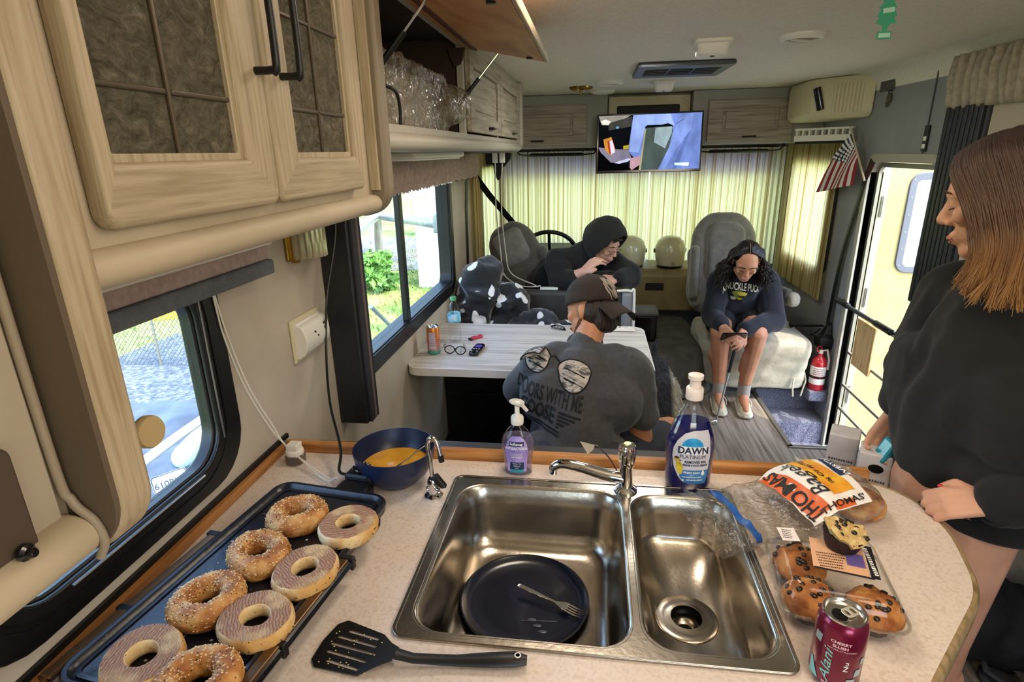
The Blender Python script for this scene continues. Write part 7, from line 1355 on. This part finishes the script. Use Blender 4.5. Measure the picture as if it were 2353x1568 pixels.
# ---------------- hooded person leaning over the front bench
sk3 = skin('pale_skin', '#c9a08c', '#bb9080')
hp_ = thing('person', 'person in a black hoodie, hood up, leaning over the front bench back, hand at mouth', 'person', (-.25, 3.75, .02))
hc, hf, hu = V((.085, 3.52, 1.115)), V((.70, -.58, -.50)), V((.28, -.30, .90))
mb = MB(); P = head(mb, hc, hf, hu, .98)
mb.cap((-.02, 3.62, 1.0), .055, P(-.02, 0, -.04), .05)
mb.chain([(-.30, 3.86, .70), (-.20, 3.76, .85), (-.06, 3.66, .98)], [.13, .125, .10]); mb.cap((-.20, 3.55, 1.0), .055, (.10, 3.70, .98), .055)
H1, H2 = V((-.045, 3.40, .955)), V((.165, 3.43, .905))
mb.chain([(-.20, 3.55, .99), (-.17, 3.44, .885), H1], [.052, .044, .029]); mb.chain([(.10, 3.70, .98), (.26, 3.54, .905), H2], [.052, .044, .029])
hand(mb, H1, (.55, -.05, .55), (-.6, -.5, .55), 1, .55, .95); hand(mb, H2, (-.95, -.2, .12), (.1, -.35, .9), -1, .75, .95)
mb.chain([(-.34, 3.86, .68), (-.34, 3.62, .42), (-.32, 3.88, .10)], [.10, .06, .04]); mb.chain([(-.22, 3.88, .68), (-.14, 3.64, .42), (-.10, 3.92, .10)], [.10, .06, .04]); foot(mb, (-.32, 3.88, .08), (-.32, 4.04, .045)); foot(mb, (-.10, 3.92, .08), (-.09, 4.06, .045))
remesh('body', mb, .005, 3, sk3, hp_); face_parts(P, hp_, m_brow, mat('lip_pale', '#a5706a', .45), .98)
mb = MB(); mb.chain([(-.32, 3.88, .66), (-.21, 3.76, .84), (-.06, 3.64, .965)], [.165, .165, .125]); mb.cap((-.20, 3.56, .985), .085, (.09, 3.70, .97), .085); mb.cap((-.30, 3.72, .82), .12, (-.10, 3.62, .84), .12)
mb.chain([(-.205, 3.555, .985), (-.185, 3.46, .895), V((-.115, 3.415, .915))], [.085, .076, .052]); mb.chain([(.10, 3.69, .97), (.245, 3.54, .905), V((.185, 3.445, .905))], [.085, .074, .050]); mb.cap((-.1, 3.46, .88), .06, (.12, 3.52, .88), .06)
remesh('hoodie', mb, .008, 6, m_hoodie, hp_, post=wrinkle(.016, 9))
f, u, l = ortho(hf, hu)
def hood(a, b):      # open shell round the head, a from crown to opening, b round
    th = .05+a*2.02; c = hc-f*.018+u*.012; r = .118+.012*(1-a); ax_ = (-f*.55+u*.83).normalized(); s1 = l; s2 = ax_.cross(s1)
    q = c+ax_*r*cos(th)*1.12+(s1*cos(2*pi*b)*.92+s2*sin(2*pi*b))*r*sin(th)*(1.10 if sin(2*pi*b) > 0 else 1.02)
    return q+(f*.004+u*.003)*N3.noise(q*20)
mb = MB()
fr_ = ((f*.80-u*.35)).normalized()
na, nb = 30, 60; gv = [[None]*nb for _ in range(na)]
def hood_pt(i, j):
    """parallels run round the view axis fr_ of the face, from the back of the hood to the open rim"""
    th = pi-(.0+2.06*(i/(na-1))); ph_ = 2*pi*j/nb; e1 = l; e2 = fr_.cross(l)
    r = .125; d_ = fr_*cos(th)*1.10+(e1*cos(ph_)*.86+e2*sin(ph_)*1.12)*sin(th); q = hc-f*.012+u*.004+d_*r
    if e2.dot(u) < 0: pass
    if (e1*cos(ph_)+e2*sin(ph_)).dot(u) > .6: q += u*.022*sin(th)
    return q+d_*.006*N3.noise(q*16)
mb.add([hood_pt(i, j) for i in range(na) for j in range(nb)], [(i*nb+j, (i+1)*nb+j, (i+1)*nb+(j+1) % nb, i*nb+(j+1) % nb) for i in range(na-1) for j in range(nb)]); mb.build('hood', m_hoodie, hp_, 180, solid=.008)
mb = MB(); mb.cap(P(-.05, 0, -.09), .085, (-.06, 3.64, .985), .11); remesh('hood_neck', mb, .008, 4, m_hoodie, hp_, post=wrinkle(.008, 14))
mb = MB(); rnd = random.Random(8)
for k in range(40): mb.tube([P(.060+.012*rnd.random(), rnd.uniform(-.05, .05), .088), P(.082, rnd.uniform(-.05, .05), .060)], [.003, .001], 5)
mb.build('fringe', m_dkh, hp_)
mb = MB()
for q in (-1, 1): mb.tube([P(.098, q*.031+.020*cos(a), -.004+.016*sin(a)) for a in [2*pi*i/18 for i in range(19)]], .0016, 6, caps=False)
mb.tube([P(.100, .011, -.002), P(.103, 0, .001), P(.100, -.011, -.002)], .0016, 6); mb.build('spectacles', m_chrome, hp_)
m_jean = mat('black_jeans', '#15161b', .9); mb = MB(); mb.chain([(-.34, 3.86, .66), (-.34, 3.62, .42), (-.32, 3.88, .14)], [.115, .075, .055]); mb.chain([(-.22, 3.88, .66), (-.14, 3.64, .42), (-.10, 3.92, .14)], [.115, .075, .055]); remesh('jeans', mb, .012, 4, m_jean, hp_)
# ---------------- girl standing at the right of the counter
sk4 = skin('fair_skin', '#c99a80', '#bd8b70')
g2 = thing('person', 'long-haired girl standing at right in a black oversized sweatshirt, head bowed, teal gadget in hand', 'person', (.86, 1.30, 0))
hc, hf, hu = V((.792, 1.245, 1.552)), V((-.80, .58, -.27)), V((-.24, .17, .95))
mb = MB(); P = head(mb, hc, hf, hu, 1.0)
mb.cap((.88, 1.27, 1.40), .052, P(-.02, 0, -.05), .050)
mb.chain([(.86, 1.30, .88), (.87, 1.29, 1.08), (.90, 1.28, 1.30), (.89, 1.275, 1.38)], [.125, .115, .12, .07]); mb.cap((.93, 1.115, 1.325), .055, (.875, 1.44, 1.315), .055)
W1, W2 = V((.812, 1.112, .955)), V((.782, 1.42, 1.005))
mb.chain([(.93, 1.115, 1.32), (.985, 1.055, 1.06), W1], [.052, .042, .028]); mb.chain([(.875, 1.44, 1.31), (.85, 1.50, 1.10), W2], [.052, .042, .028])
_, nail_ = hand(mb, W1, (-1, .22, -.22), (-.10, -.60, .80), 1, .92, .86, thumb=.75); tp_, th_ = hand(mb, W2, (-.35, -.05, -.95), (.3, .95, -.1), 1, .80, .98)
mb.chain([(.868, 1.225, .86), (.868, 1.225, .50), (.885, 1.235, .09)], [.098, .062, .040]); mb.chain([(.878, 1.385, .86), (.878, 1.40, .50), (.895, 1.40, .09)], [.098, .062, .040]); mb.cap((.885, 1.225, .38), .058, (.892, 1.23, .26), .048); mb.cap((.893, 1.40, .38), .058, (.90, 1.40, .26), .048)
mb.cap((.90, 1.23, .90), .11, (.90, 1.38, .90), .11)
foot(mb, (.885, 1.235, .055), (.74, 1.25, .022), .034); foot(mb, (.895, 1.40, .055), (.84, 1.54, .022), .034)
remesh('body', mb, .0045, 3, sk4, g2); face_parts(P, g2, mat('light_brow', '#4a3222', .8), mat('lip_pink', '#b0685c', .45))
mb = MB()
for q in (0, 1): pass
mb = MB()
hand_dir = V((-1, .10, -.22)).normalized()
mb.ball(nail_+V((-.003, -.003, .002)), (.006, .006, .005)); mb.build('red_nail', mat('nail_red', '#c22640', .25, coat=.5), g2)
m_swt = mat('charcoal_cotton', '#0d0d0f', .92, c2='#121214', scale=20, sheen=.08, bump=.1, bscale=240)
mb = MB(); mb.chain([(.872, 1.30, .985), (.872, 1.295, 1.08), (.895, 1.285, 1.27), (.90, 1.28, 1.35)], [.150, .155, .145, .08]); mb.cap((.925, 1.13, 1.31), .080, (.875, 1.43, 1.30), .080); mb.cap((.88, 1.19, 1.12), .135, (.86, 1.40, 1.11), .135); mb.cap((.895, 1.22, .985), .130, (.885, 1.38, .985), .130); mb.cap((.89, 1.275, 1.37), .072, (.875, 1.27, 1.405), .066)
mb.chain([(.93, 1.12, 1.31), (.985, 1.06, 1.06), W1+V((.035, -.003, .012))], [.084, .082, .056]); mb.chain([(.875, 1.435, 1.305), (.845, 1.50, 1.10), W2+V((.006, .004, .040))], [.084, .080, .050])
mb.loft([[(.898+.138*cos(q), 1.30+.190*sin(q), z) for q in [2*pi*i/32 for i in range(32)]] for z in (.856, 1.05)])
def sw_post(co, n):
    q = co+n*max(.12, min(1, (co.z-.86)/.16))*(N3.noise(V((co.x*14, co.y*14, co.z*2.2)))*.019+N3.noise(V((co.x*6, co.y*6, co.z*5+3)))*.014+(1-abs(N3.noise(V((co.x*8+co.z*5, co.y*8, co.z*6+7))))*2.2)*.008)
    return q
remesh('sweatshirt', mb, .008, 6, m_swt, g2, post=sw_post)
mb = MB(); mb.tube([W1+V((.020, -.002, .008))+V((.35, .05, 1)).normalized()*.044*cos(a)+V((.05, -1, .05)).normalized()*.044*sin(a) for a in [2*pi*i/24 for i in range(25)]], .013, 8, caps=False); mb.build('cuff', m_swt, g2); mb = MB(); mb.tube([W2+V((.004, .002, .022))+V((1, 0, -.2)).normalized()*.040*cos(a)+V((0, 1, .1)).normalized()*.040*sin(a) for a in [2*pi*i/24 for i in range(25)]], .012, 8, caps=False); mb.build('cuff', m_swt, g2)
hem = MB(); hem.tube([V((.898+.134*cos(q), 1.30+.185*sin(q), .866)) for q in [2*pi*i/48 for i in range(49)]], [(.020, .013)]*49, 10, caps=False, flat=(0, 0, 1)); hem.build('hem_band', m_swt, g2)
mb = MB(); mb.cap((.895, 1.24, .93), .118, (.895, 1.37, .93), .118); mb.cap((.885, 1.228, .90), .106, (.88, 1.227, .885), .104); mb.cap((.885, 1.388, .90), .106, (.88, 1.389, .885), .104); remesh('shorts', mb, .01, 4, m_blk, g2)
# her hair: crown volume, then long layered locks falling past the cheek to the shoulder
f, u, l = ortho(hf, hu)
m_h1 = mat('brown_hair', '#3a2013', .42, c2='#4a2b19', scale=40, stretch=(1, 1, .25)); m_h2 = mat('auburn_hair', '#5a3219', .42, c2='#6a3d20', scale=40, stretch=(1, 1, .25)); 
m_h3, t = newmat('fading_hair'); L = t.links; _q = nd(t, 'ShaderNodeOutputMaterial'); _p = nd(t, 'ShaderNodeBsdfPrincipled', i_Roughness=.55); _tc = nd(t, 'ShaderNodeTexCoord'); _sp = nd(t, 'ShaderNodeSeparateXYZ'); L.new(_tc.outputs['Object'], _sp.inputs[0]); _n = nd(t, 'ShaderNodeTexNoise', i_Scale=50.); L.new(coords(t, (1, 1, .1)), _n.inputs[0]); _ma = nd(t, 'ShaderNodeMath', operation='MULTIPLY_ADD'); L.new(_n.outputs[0], _ma.inputs[0]); _ma.inputs[1].default_value = .12; L.new(_sp.outputs['Z'], _ma.inputs[2]); _mr = nd(t, 'ShaderNodeMapRange'); _mr.inputs[1].default_value = 1.36; _mr.inputs[2].default_value = 1.72; L.new(_ma.outputs[0], _mr.inputs[0]); _r = ramp(t, _mr.outputs[0], [(.0, '#a07642'), (.3, '#7d5832'), (.55, '#4c301d'), (1, '#2a1a12')]); L.new(_r.outputs[0], _p.inputs['Base Color']); L.new(_p.outputs[0], _q.inputs[0])
mb = MB(); ell(mb, P(-.022, 0, .036), f, u, l, .083, .094, .086); ell(mb, P(-.045, 0, -.03), f, u, l, .084, .068, .10)
mb.cap(P(-.05, .05, -.06), .050, P(-.06, .068, -.12), .036); mb.cap(P(-.05, -.05, -.06), .050, P(-.06, -.068, -.12), .036); mb.cap(P(-.075, .0, -.05), .055, P(-.09, .0, -.13), .045)
hr = remesh('hair', mb, .006, 3, m_h3, g2, post=wrinkle(.004, 40, (1, 1, .3))); rt = []; rnd = random.Random(21)
for k in range(3600):
    q = 1 if rnd.random() < .68 else -1; a = rnd.uniform(-1, 1); aa = (a+1)/2
    p0 = P(lerp(-.085, .072, aa), q*.004, .120-.026*a*a); p1 = P(lerp(-.100, .074, aa), q*(.064+.016*rnd.random())*(1-.15*max(0, a)), .082-.022*a*a)
    p2 = P(lerp(-.108, .060, aa), q*(.089+.012*rnd.random())*(1-.10*max(0, a)), .0)
    p2b = P(lerp(-.110, .052, aa)+.004*rnd.random(), q*(.094+.014*rnd.random())*(1-.12*max(0, a)), -.075)
    ln = max(.05+.080*max(0, 1-abs(aa-.55)*1.6), .125-.1*aa if aa < .6 else 0)+.016*N3.noise(V((a*8, q, 2)))+rnd.gauss(0, .006); dn = V((.02, .01*q, -1)).normalized()
    w3 = V((N3.noise(V((a*7, q, 1))), N3.noise(V((a*7, q, 5))), 0))*.010; w4 = V((N3.noise(V((a*9, q, 9))), N3.noise(V((a*9, q, 13))), .6*N3.noise(V((a*13, q, 3)))))*.026
    p3 = p2b+dn*ln*.55+w3-l*q*.003; p4 = p2b+dn*ln+w4-l*q*.006+f*.014*max(0, a)+V((rnd.gauss(0, .0035), rnd.gauss(0, .0035), 0))
    rt.append(([p0, p1, p2, p2b, p3, p4], rnd.uniform(.6, 1.35)))
for k in range(700):
    a = rnd.uniform(-1, 1); p1 = P(-.090-.022*(1-a*a), a*.062, .085); p2 = P(-.096-.026*(1-a*a), a*.086, .0); p3 = P(-.100-.022*(1-a*a), a*.098, -.08); ln = .12+rnd.gauss(0, .018); e = p3+V((rnd.gauss(0, .01), rnd.gauss(0, .01), -ln))
    rt.append(([P(-.05, a*.01, .121), p1, p2, p3, p3.lerp(e, .5)-f*.006, e], rnd.uniform(.7, 1.4)))
strands('hair_locks', rt, [m_h3], hr, .0018)
rt = []
for k in range(46): z = rnd.uniform(-.11, -.17); p = P(.02, .075, z); rt.append(([p, p+V((-.018, -.002, -.006)), p+V((-.030-.016*rnd.random(), .004, rnd.uniform(-.004, .016)))], .35))
strands('flyaway_hair', rt, [m_h3], hr, .002)
gad = thing('handheld_gadget', 'small teal gadget held in the standing girl\'s far hand', 'gadget', (.740, 1.362, .932), world=False, rot=(.15, .35, .25))
mb = MB(); mb.box(-.014, .014, -.02, .02, -.035, .028); mb.build('case', mat('teal_shell', '#1f8fa0', .3, coat=.4, c2='#1a7a8c', scale=40), gad, 0, bev=.007); mb = MB(); mb.box(.004, .0145, -.021, .012, -.018, .032); mb.build('dark_cap', m_blackgloss, gad, 0, bev=.003)
wrp = thing('red_white_wrapper', 'red and white striped wrapper in the standing girl\'s far hand', 'wrapper', (.752, 1.360, .893), world=False, rot=(.4, .2, .3))
mb = MB(); mb.grid(9, 4, lambda a, b: V((-.018+.036*a, .012*sin(a*7), -.014+.03*b+.006*sin(a*9)))); mb.build('foil', mat('wrapper_stripe', '#b8323f', .4, stops=[(.46, '#b8323f'), (.5, '#e6dcd8')], scale=60), wrp, 180, solid=.0015)
# ---------------- dog sitting beside the table
dg = thing('dog', 'fluffy grey and tan dog sitting on the floor beyond the seated man', 'dog', (.37, 2.78, 0))
mb = MB(); mb.chain([(.36, 2.72, .17), (.37, 2.80, .30), (.38, 2.88, .42)], [.13, .125, .105]); mb.cap((.39, 2.90, .42), .085, (.36, 2.96, .53), .065)
mb.ball((.30, 3.0, .58), (.072, .08, .068)); mb.cap((.27, 3.04, .565), .042, (.22, 3.10, .545), .026); 
for s in (-1, 1): mb.cap((.30+s*.045, 2.98, .63), .024, (.30+s*.065, 2.97, .68), .008); mb.chain([(.38+s*.06, 2.94, .34), (.38+s*.06, 2.97, .16), (.38+s*.06, 2.98, .03)], [.05, .034, .028]); mb.cap((.38+s*.06, 2.98, .028), .026, (.37+s*.06, 3.04, .022), .022); mb.chain([(.36+s*.08, 2.74, .20), (.37+s*.11, 2.88, .17), (.37+s*.10, 2.80, .05), (.37+s*.10, 2.90, .026)], [.085, .06, .036, .026])
mb.chain([(.35, 2.62, .10), (.38, 2.54, .05), (.46, 2.52, .045)], [.04, .035, .02])
m_dog, t = newmat('dog_coat'); L = t.links; _q = nd(t, 'ShaderNodeOutputMaterial'); _p = nd(t, 'ShaderNodeBsdfPrincipled', i_Roughness=.85); _tc = nd(t, 'ShaderNodeTexCoord'); _sp = nd(t, 'ShaderNodeSeparateXYZ'); L.new(_tc.outputs['Object'], _sp.inputs[0]); _n = nd(t, 'ShaderNodeTexNoise', i_Scale=7., i_Detail=5.); L.new(_tc.outputs['Object'], _n.inputs[0]); _ma = nd(t, 'ShaderNodeMath', operation='MULTIPLY_ADD'); L.new(_n.outputs[0], _ma.inputs[0]); _ma.inputs[1].default_value = .25; L.new(_sp.outputs['Z'], _ma.inputs[2])
_r = ramp(t, _ma.outputs[0], [(.26, '#6b5238'), (.40, '#8f7350'), (.47, '#5a4c3e'), (.52, '#24252b'), (.62, '#2c2e36')]); _mr = nd(t, 'ShaderNodeMapRange'); _mr.inputs[1].default_value = .425; _mr.inputs[2].default_value = .45; L.new(_sp.outputs['X'], _mr.inputs[0]); _z = nd(t, 'ShaderNodeMapRange'); _z.inputs[1].default_value = .30; _z.inputs[2].default_value = .36; L.new(_sp.outputs['Z'], _z.inputs[0]); _mu = nd(t, 'ShaderNodeMath', operation='MULTIPLY'); L.new(_mr.outputs[0], _mu.inputs[0]); L.new(_z.outputs[0], _mu.inputs[1]); _x = nd(t, 'ShaderNodeMix', data_type='RGBA'); L.new(_mu.outputs[0], _x.inputs[0]); L.new(_r.outputs[0], _x.inputs[6]); _x.inputs[7].default_value = lin('#a9a38f'); L.new(_x.outputs[2], _p.inputs['Base Color']); L.new(_p.outputs[0], _q.inputs[0])
db = remesh('body', mb, .010, 4, m_dog, dg)
me = db.data; rnd = random.Random(4); pv = [(v.co.copy(), v.normal.copy()) for v in me.vertices]; mb = MB()
for k in range(9000):
    p, n = pv[rnd.randrange(len(pv))]; dr = (n*.55+V((0, -.15, -.75))+V((rnd.uniform(-.3, .3), rnd.uniform(-.3, .3), rnd.uniform(-.2, .2)))).normalized(); L_ = rnd.uniform(.018, .040)*(1 if p.z < .5 else .6); s_ = n.cross(dr).normalized()*.0032; p = p+V((rnd.uniform(-.005, .005), rnd.uniform(-.005, .005), rnd.uniform(-.005, .005))); q = p+dr*L_
    mb.add([p-s_, p+s_, p+n*.003, q], [(0, 1, 3), (1, 2, 3), (2, 0, 3)])
mb.build('fur', m_dog, dg, 0)
mb = MB(); mb.ball((.213, 3.108, .553), (.014, .012, .011)); mb.build('nose', m_blackgloss, dg)
# ================================================================ OUTSIDE
GZ = -.85
m_lawn = mat('lawn', '#7f8f45', .9, stops=[(.3, '#4d6a2a'), (.5, '#86954a'), (.68, '#a09a5c')], scale=1.4, detail=9)
mb = MB(); mb.box(-60, 60, -30, 80, GZ-.2, GZ); struct(mb.build('ground', m_lawn, None, 0))
m_grav = mat('gravel', '#50565e', .95, stops=[(.3, '#343a44'), (.5, '#525a66'), (.7, '#757c86')], scale=20, detail=8, bump=1., bscale=18)
mb = MB(); mb.prism([(-6.6, -2, GZ), (LX-.3, -2, GZ), (LX-.3, 4.2, GZ), (-2.6, 6.6, GZ), (-5.0, 6.4, GZ), (-6.1, 7.4, GZ)], (0, 0, .03)); struct(mb.build('gravel_path', m_grav, None, 0))
mb = MB(); mb.box(1.75, 7.5, -6, 14, GZ, GZ+.03); struct(mb.build('bounce_gravel', mat('bounce_gravel_grey', '#8f887c', .95, c2='#777067', scale=14, bump=.6, bscale=18), None, 0))  # added ground, keeps light bounced in at the door neutral
rnd = random.Random(2); mb = MB()
for k in range(16000):
    x, y = rnd.uniform(-9.5, -1.0), rnd.uniform(4.5, 15); 
    if y < 8 and x > -6.8 and y < 6.2+.1*x+.8: continue
    h = rnd.uniform(.03, .09); a = rnd.uniform(0, 6.28); mb.add([(x-.012*cos(a), y-.012*sin(a), GZ), (x+.012*cos(a), y+.012*sin(a), GZ), (x+.04*cos(a+1), y+.04*sin(a+1), GZ+h)], [(0, 1, 2)])
tag(mb.build('grass', m_lawn, None, 0), 'short sunlit grass blades on the lawn outside the left windows', 'grass', kind='stuff')
# utility trailer with tarp seen from the kitchen window
tr = thing('utility_trailer', 'low grey tarped trailer with a licence plate outside the kitchen window', 'trailer', (-2.9, 2.9, GZ))
m_tarp = mat('grey_tarp', '#4a5361', .5, c2='#38414f', scale=6, bump=.3, bscale=12)
mb = MB(); mb.box(-4.1, -2.52, 2.0, 3.9, GZ+.35, GZ+.62); remesh('tarp', mb, .04, 4, m_tarp, tr, post=lambda co, n: co+n*(.09*N3.noise(co*2.2)+.03*N3.noise(co*6)))
mb = MB(); mb.box(-4.1, -2.48, 2.02, 3.88, GZ+.28, GZ+.40); mb.build('frame', m_dark, tr, 0, bev=.01)
for y in (2.1, 3.8): mb = MB(); mb.lathe([(.12, -.08), (.27, -.08), (.29, -.04), (.29, .04), (.27, .08), (.12, .08)], 24, (-3.3, y, GZ+.29), V((0, 1, 0))); mb.build('wheel', m_black, tr)
mb = MB(); mb.tube(spline([(-2.5, 2.1, -.45), (-2.46, 2.15, .02), (-2.43, 2.5, .06), (-2.43, 2.95, .07), (-2.43, 3.5, .04), (-2.5, 3.6, -.45)], 6), .028, 10); mb.build('bent_rail', mat('pale_rail', '#cfd4d8', .4), tr)
mb = MB(); mb.cap((-2.60, 2.98, -.20), .08, (-2.56, 3.16, -.12), .07); mb.build('white_float', mat('pale_blue_plastic', '#bcdbe6', .3), tr)
mb = MB(); mb.cap((-2.48, 3.12, -.06), .05, (-2.48, 3.16, .0), .04); mb.build('dark_knob', m_black, tr)
pn = V((.72, -.55, .42)).normalized(); pu = V((.55, .72, 0)).normalized(); pv_ = pn.cross(pu); pc = V((-2.42, 2.62, -.144))
q = lambda a, b, e: pc+pu*a*.58+pv_*b*.60+pn*e
mb = MB(); mb.prism([q(a, b, 0) for a, b in rrect(-.16, .16, -.082, .082, .02)], pn*.004); lp = mb.build('licence_plate', mat('plate_white', '#e6ebec', .4), tr, 30)
mb = MB(); text_mb('610BX8', .085, mb, lambda a, b: q(a*1.05, b-.045, .0055), .001); text_mb('APR    2027', .028, mb, lambda a, b: q(a, b+.048, .0055)); mb.frame([q(a, b, .0045) for a, b in rrect(-.158, .158, -.080, .080, .02)], [q(a, b, .0045) for a, b in rrect(-.150, .150, -.072, .072, .016)], pn*.001); mb.build('plate_lettering', mat('plate_blue', '#1f3a5c', .5), lp, 0)
mb = MB(); mb.tube([q(0, -.08, -.02), q(0, -.3, -.15)], .02); mb.build('plate_bracket', m_dark, tr)
# chain-link fence beyond the gravel
fe = thing('chain_link_fence', 'thin chain link fence at the lawn edge beyond the gravel', 'fence', (-5, 6.5, GZ))
A, Bq = V((-7.6, 6.0, 0)), V((-4.2, 6.1, 0)); mb = MB(); n = 60
for k in range(-14, n):
    for s in (1, -1):
        x0 = A.lerp(Bq, k/n if s > 0 else (k+14)/n); x1 = A.lerp(Bq, (k+14)/n if s > 0 else k/n)
        if 0 <= k and k+14 <= n: mb.tube([x0+V((0, 0, GZ)), x1+V((0, 0, GZ+.95))], .0035, 4)
mb.build('mesh_wires', mat('fence_wire', '#6d7377', .4, metal=.6), fe)
for k in range(4): p = A.lerp(Bq, k/3); mb = MB(); mb.tube([p+V((0, 0, GZ)), p+V((0, 0, GZ+1.0))], .016); mb.build('post', m_alu, fe)
yb = thing('yellow_board', 'bright yellow board behind the fence outside the kitchen window', 'board', (-7.5, 7.8, GZ)); mb = MB(); mb.box(-8.6, -6.6, 7.72, 7.78, GZ, GZ+.75, R=M.Rotation(.5, 3, 'Z')); mb.build('panel', mat('yellow_paint', '#e5c41f', .5), yb, 0, bev=.01)
# white shed, awning arm, guy rope, trees
sh = thing('garden_shed', 'white shed in the sun outside the dinette window', 'shed', (-2.6, 11.0, GZ))
m_shed = mat('white_siding', '#e9ecdf', .7, c2='#dfe3d4', scale=4)
mb = MB(); mb.box(-3.3, -1.2, 10.6, 12.6, GZ, GZ+1.75); mb.build('wall', m_shed, sh, 0)
mb = MB(); mb.prism([(-3.45, y, GZ+1.73+z) for y, z in ((10.5, 0), (11.6, .45), (12.7, 0))], (2.4, 0, 0)); mb.build('roof', mat('shed_roof', '#c9cfc0', .7), sh, 0)
for k in range(3): mb = MB(); mb.box(-3.31, -1.19, 10.585, 10.6, GZ+.02+k*.58, GZ+.575+k*.58); mb.build('siding_panel', m_shed, sh, 0, bev=.008)
aw = thing('awning_arm', 'grey tubular awning arm outside the dinette window', 'awning arm', (-1.6, 3.6, 1.3))
m_arm = mat('arm_grey', '#a8afb2', .35, metal=.5)
E_ = V((-1.48, 3.88, 1.25))
for p_ in ((-.905, 1.40, 1.26), (-.905, 3.36, 1.25)): mb = MB(); mb.tube([p_, E_], .030, 14); mb.build('tube', m_arm, aw)
mb = MB(); mb.ball(E_, .042, 14, 10); mb.build('elbow', m_arm, aw)
for y in (1.40, 3.36): mb = MB(); mb.box(-.93, -.866, y-.04, y+.04, 1.20, 1.31); mb.build('wall_bracket', m_arm, aw, 0, bev=.008)
gr_ = thing('guy_pole', 'thin grey guy pole staked in the grass outside the dinette window', 'pole', (-1.5, 4.0, GZ)); mb = MB(); mb.tube([(-1.10, 2.68, .92), (-1.20, 3.25, .62), (-1.69, 6.04, -.86)], .012); mb.build('pole', m_arm, gr_)
m_bark = mat('pale_bark', '#8d8c80', .9, c2='#5b584e', scale=8, stretch=(1, 1, .3)); m_leaf = mat('leaves', '#4c7a2c', .7, stops=[(.3, '#2d5420'), (.6, '#6d9a40')], scale=3); m_leafd = mat('dark_leaves', '#31442a', .7, stops=[(.3, '#1f2e1f'), (.6, '#4a5f3c')], scale=3)
def tree(x, y, h, r, label, m, seed, bush=False):
    rnd = random.Random(seed); t = thing('bush' if bush else 'tree', label, 'bush' if bush else 'tree', (x, y, GZ), 'trees and bushes outside')
    mb = MB(); mb.tube([(x, y, GZ), (x+.1, y, GZ+h*.4), (x-.05, y+.1, GZ+h*.85)], [.11*h/4, .08*h/4, .03], 8)
    for k in range(6): a = rnd.uniform(0, 6.28); z = GZ+h*rnd.uniform(.35, .7); mb.tube([(x, y, z), (x+r*.7*cos(a), y+r*.7*sin(a), z+h*.2)], [.035, .01], 5)
    mb.build('trunk', m_bark, t)
    mb = MB(); cl_ = [(x+rnd.gauss(0, r*.45), y+rnd.gauss(0, r*.45), GZ+h*(rnd.uniform(.05, .95) if bush else rnd.uniform(.45, 1.0))) for _ in range(16)]
    for k in range(1500):
        c = rnd.choice(cl_); p = V(c)+V((rnd.gauss(0, r*.22), rnd.gauss(0, r*.22), rnd.gauss(0, h*.06))); p.z = max(p.z, GZ+.02); a = V((rnd.gauss(0, 1), rnd.gauss(0, 1), rnd.gauss(0, 1))).normalized(); b = a.orthogonal().normalized(); s_ = rnd.uniform(.05, .11)
        mb.add([p-b*s_*.5, p+a*s_, p+b*s_*.5, p-a*s_], [(0, 1, 2, 3)])
    tag(mb.build('foliage', m, t, 0), kind='stuff')
for k, (x, y, h, r, lb, m, bs_) in enumerate(((-5.2, 13.5, 4.2, 1.2, 'slim pale-trunked tree left of the window mullion outside', m_leafd, 0), (-8.4, 14.2, 4.6, 1.3, 'dark-leaved tree furthest left beyond the lawn', m_leafd, 0), (-4.4, 17.6, 3.8, 1.1, 'mid-green tree standing behind the white shed corner', m_leaf, 0), (-2.3, 14.9, 5.2, 1.4, 'tall bright green tree above the white shed roof', m_leaf, 0), (-5.6, 10.6, .9, .7, 'low green bush at the lawn edge by the trees', m_leaf, 1), (-7.6, 12.0, 1.1, .7, 'dark low bush under the far trees', m_leafd, 1), (-4.0, 10.3, .7, .28, 'small bush against the shed wall', m_leaf, 1), (-11.5, 16.5, 3.6, 1.6, 'broad leafy tree beyond the yellow board', m_leaf, 0))): tree(x, y, h, r, lb, m, k+1, bool(bs_))
for k in range(5):
    x = -6.4+k*.62; t = thing('birch', ('first', 'second', 'third', 'fourth', 'fifth')[k]+' thin pale birch trunk from the left beyond the lawn', 'tree', (x, 13.0+.3*(k % 2), GZ), 'pale birch trunks beyond the lawn'); mb = MB(); mb.tube([(x, 13+.3*(k % 2), GZ), (x+.08, 13+.3*(k % 2), GZ+3.6)], [.07, .035], 8); mb.build('trunk', mat('birch_bark', '#c9c9c2', .8, c2='#8d8c86', scale=10), t)
mb = MB(); mb.prism([(-9, 11.6, GZ), (-3.4, 12.4, GZ), (-3.2, 17, GZ), (-10, 18, GZ)], (0, 0, .02)); struct(mb.build('gravel_drive', mat('drive_grey', '#75736e', .95, c2='#8f8c85', scale=3), None, 0))
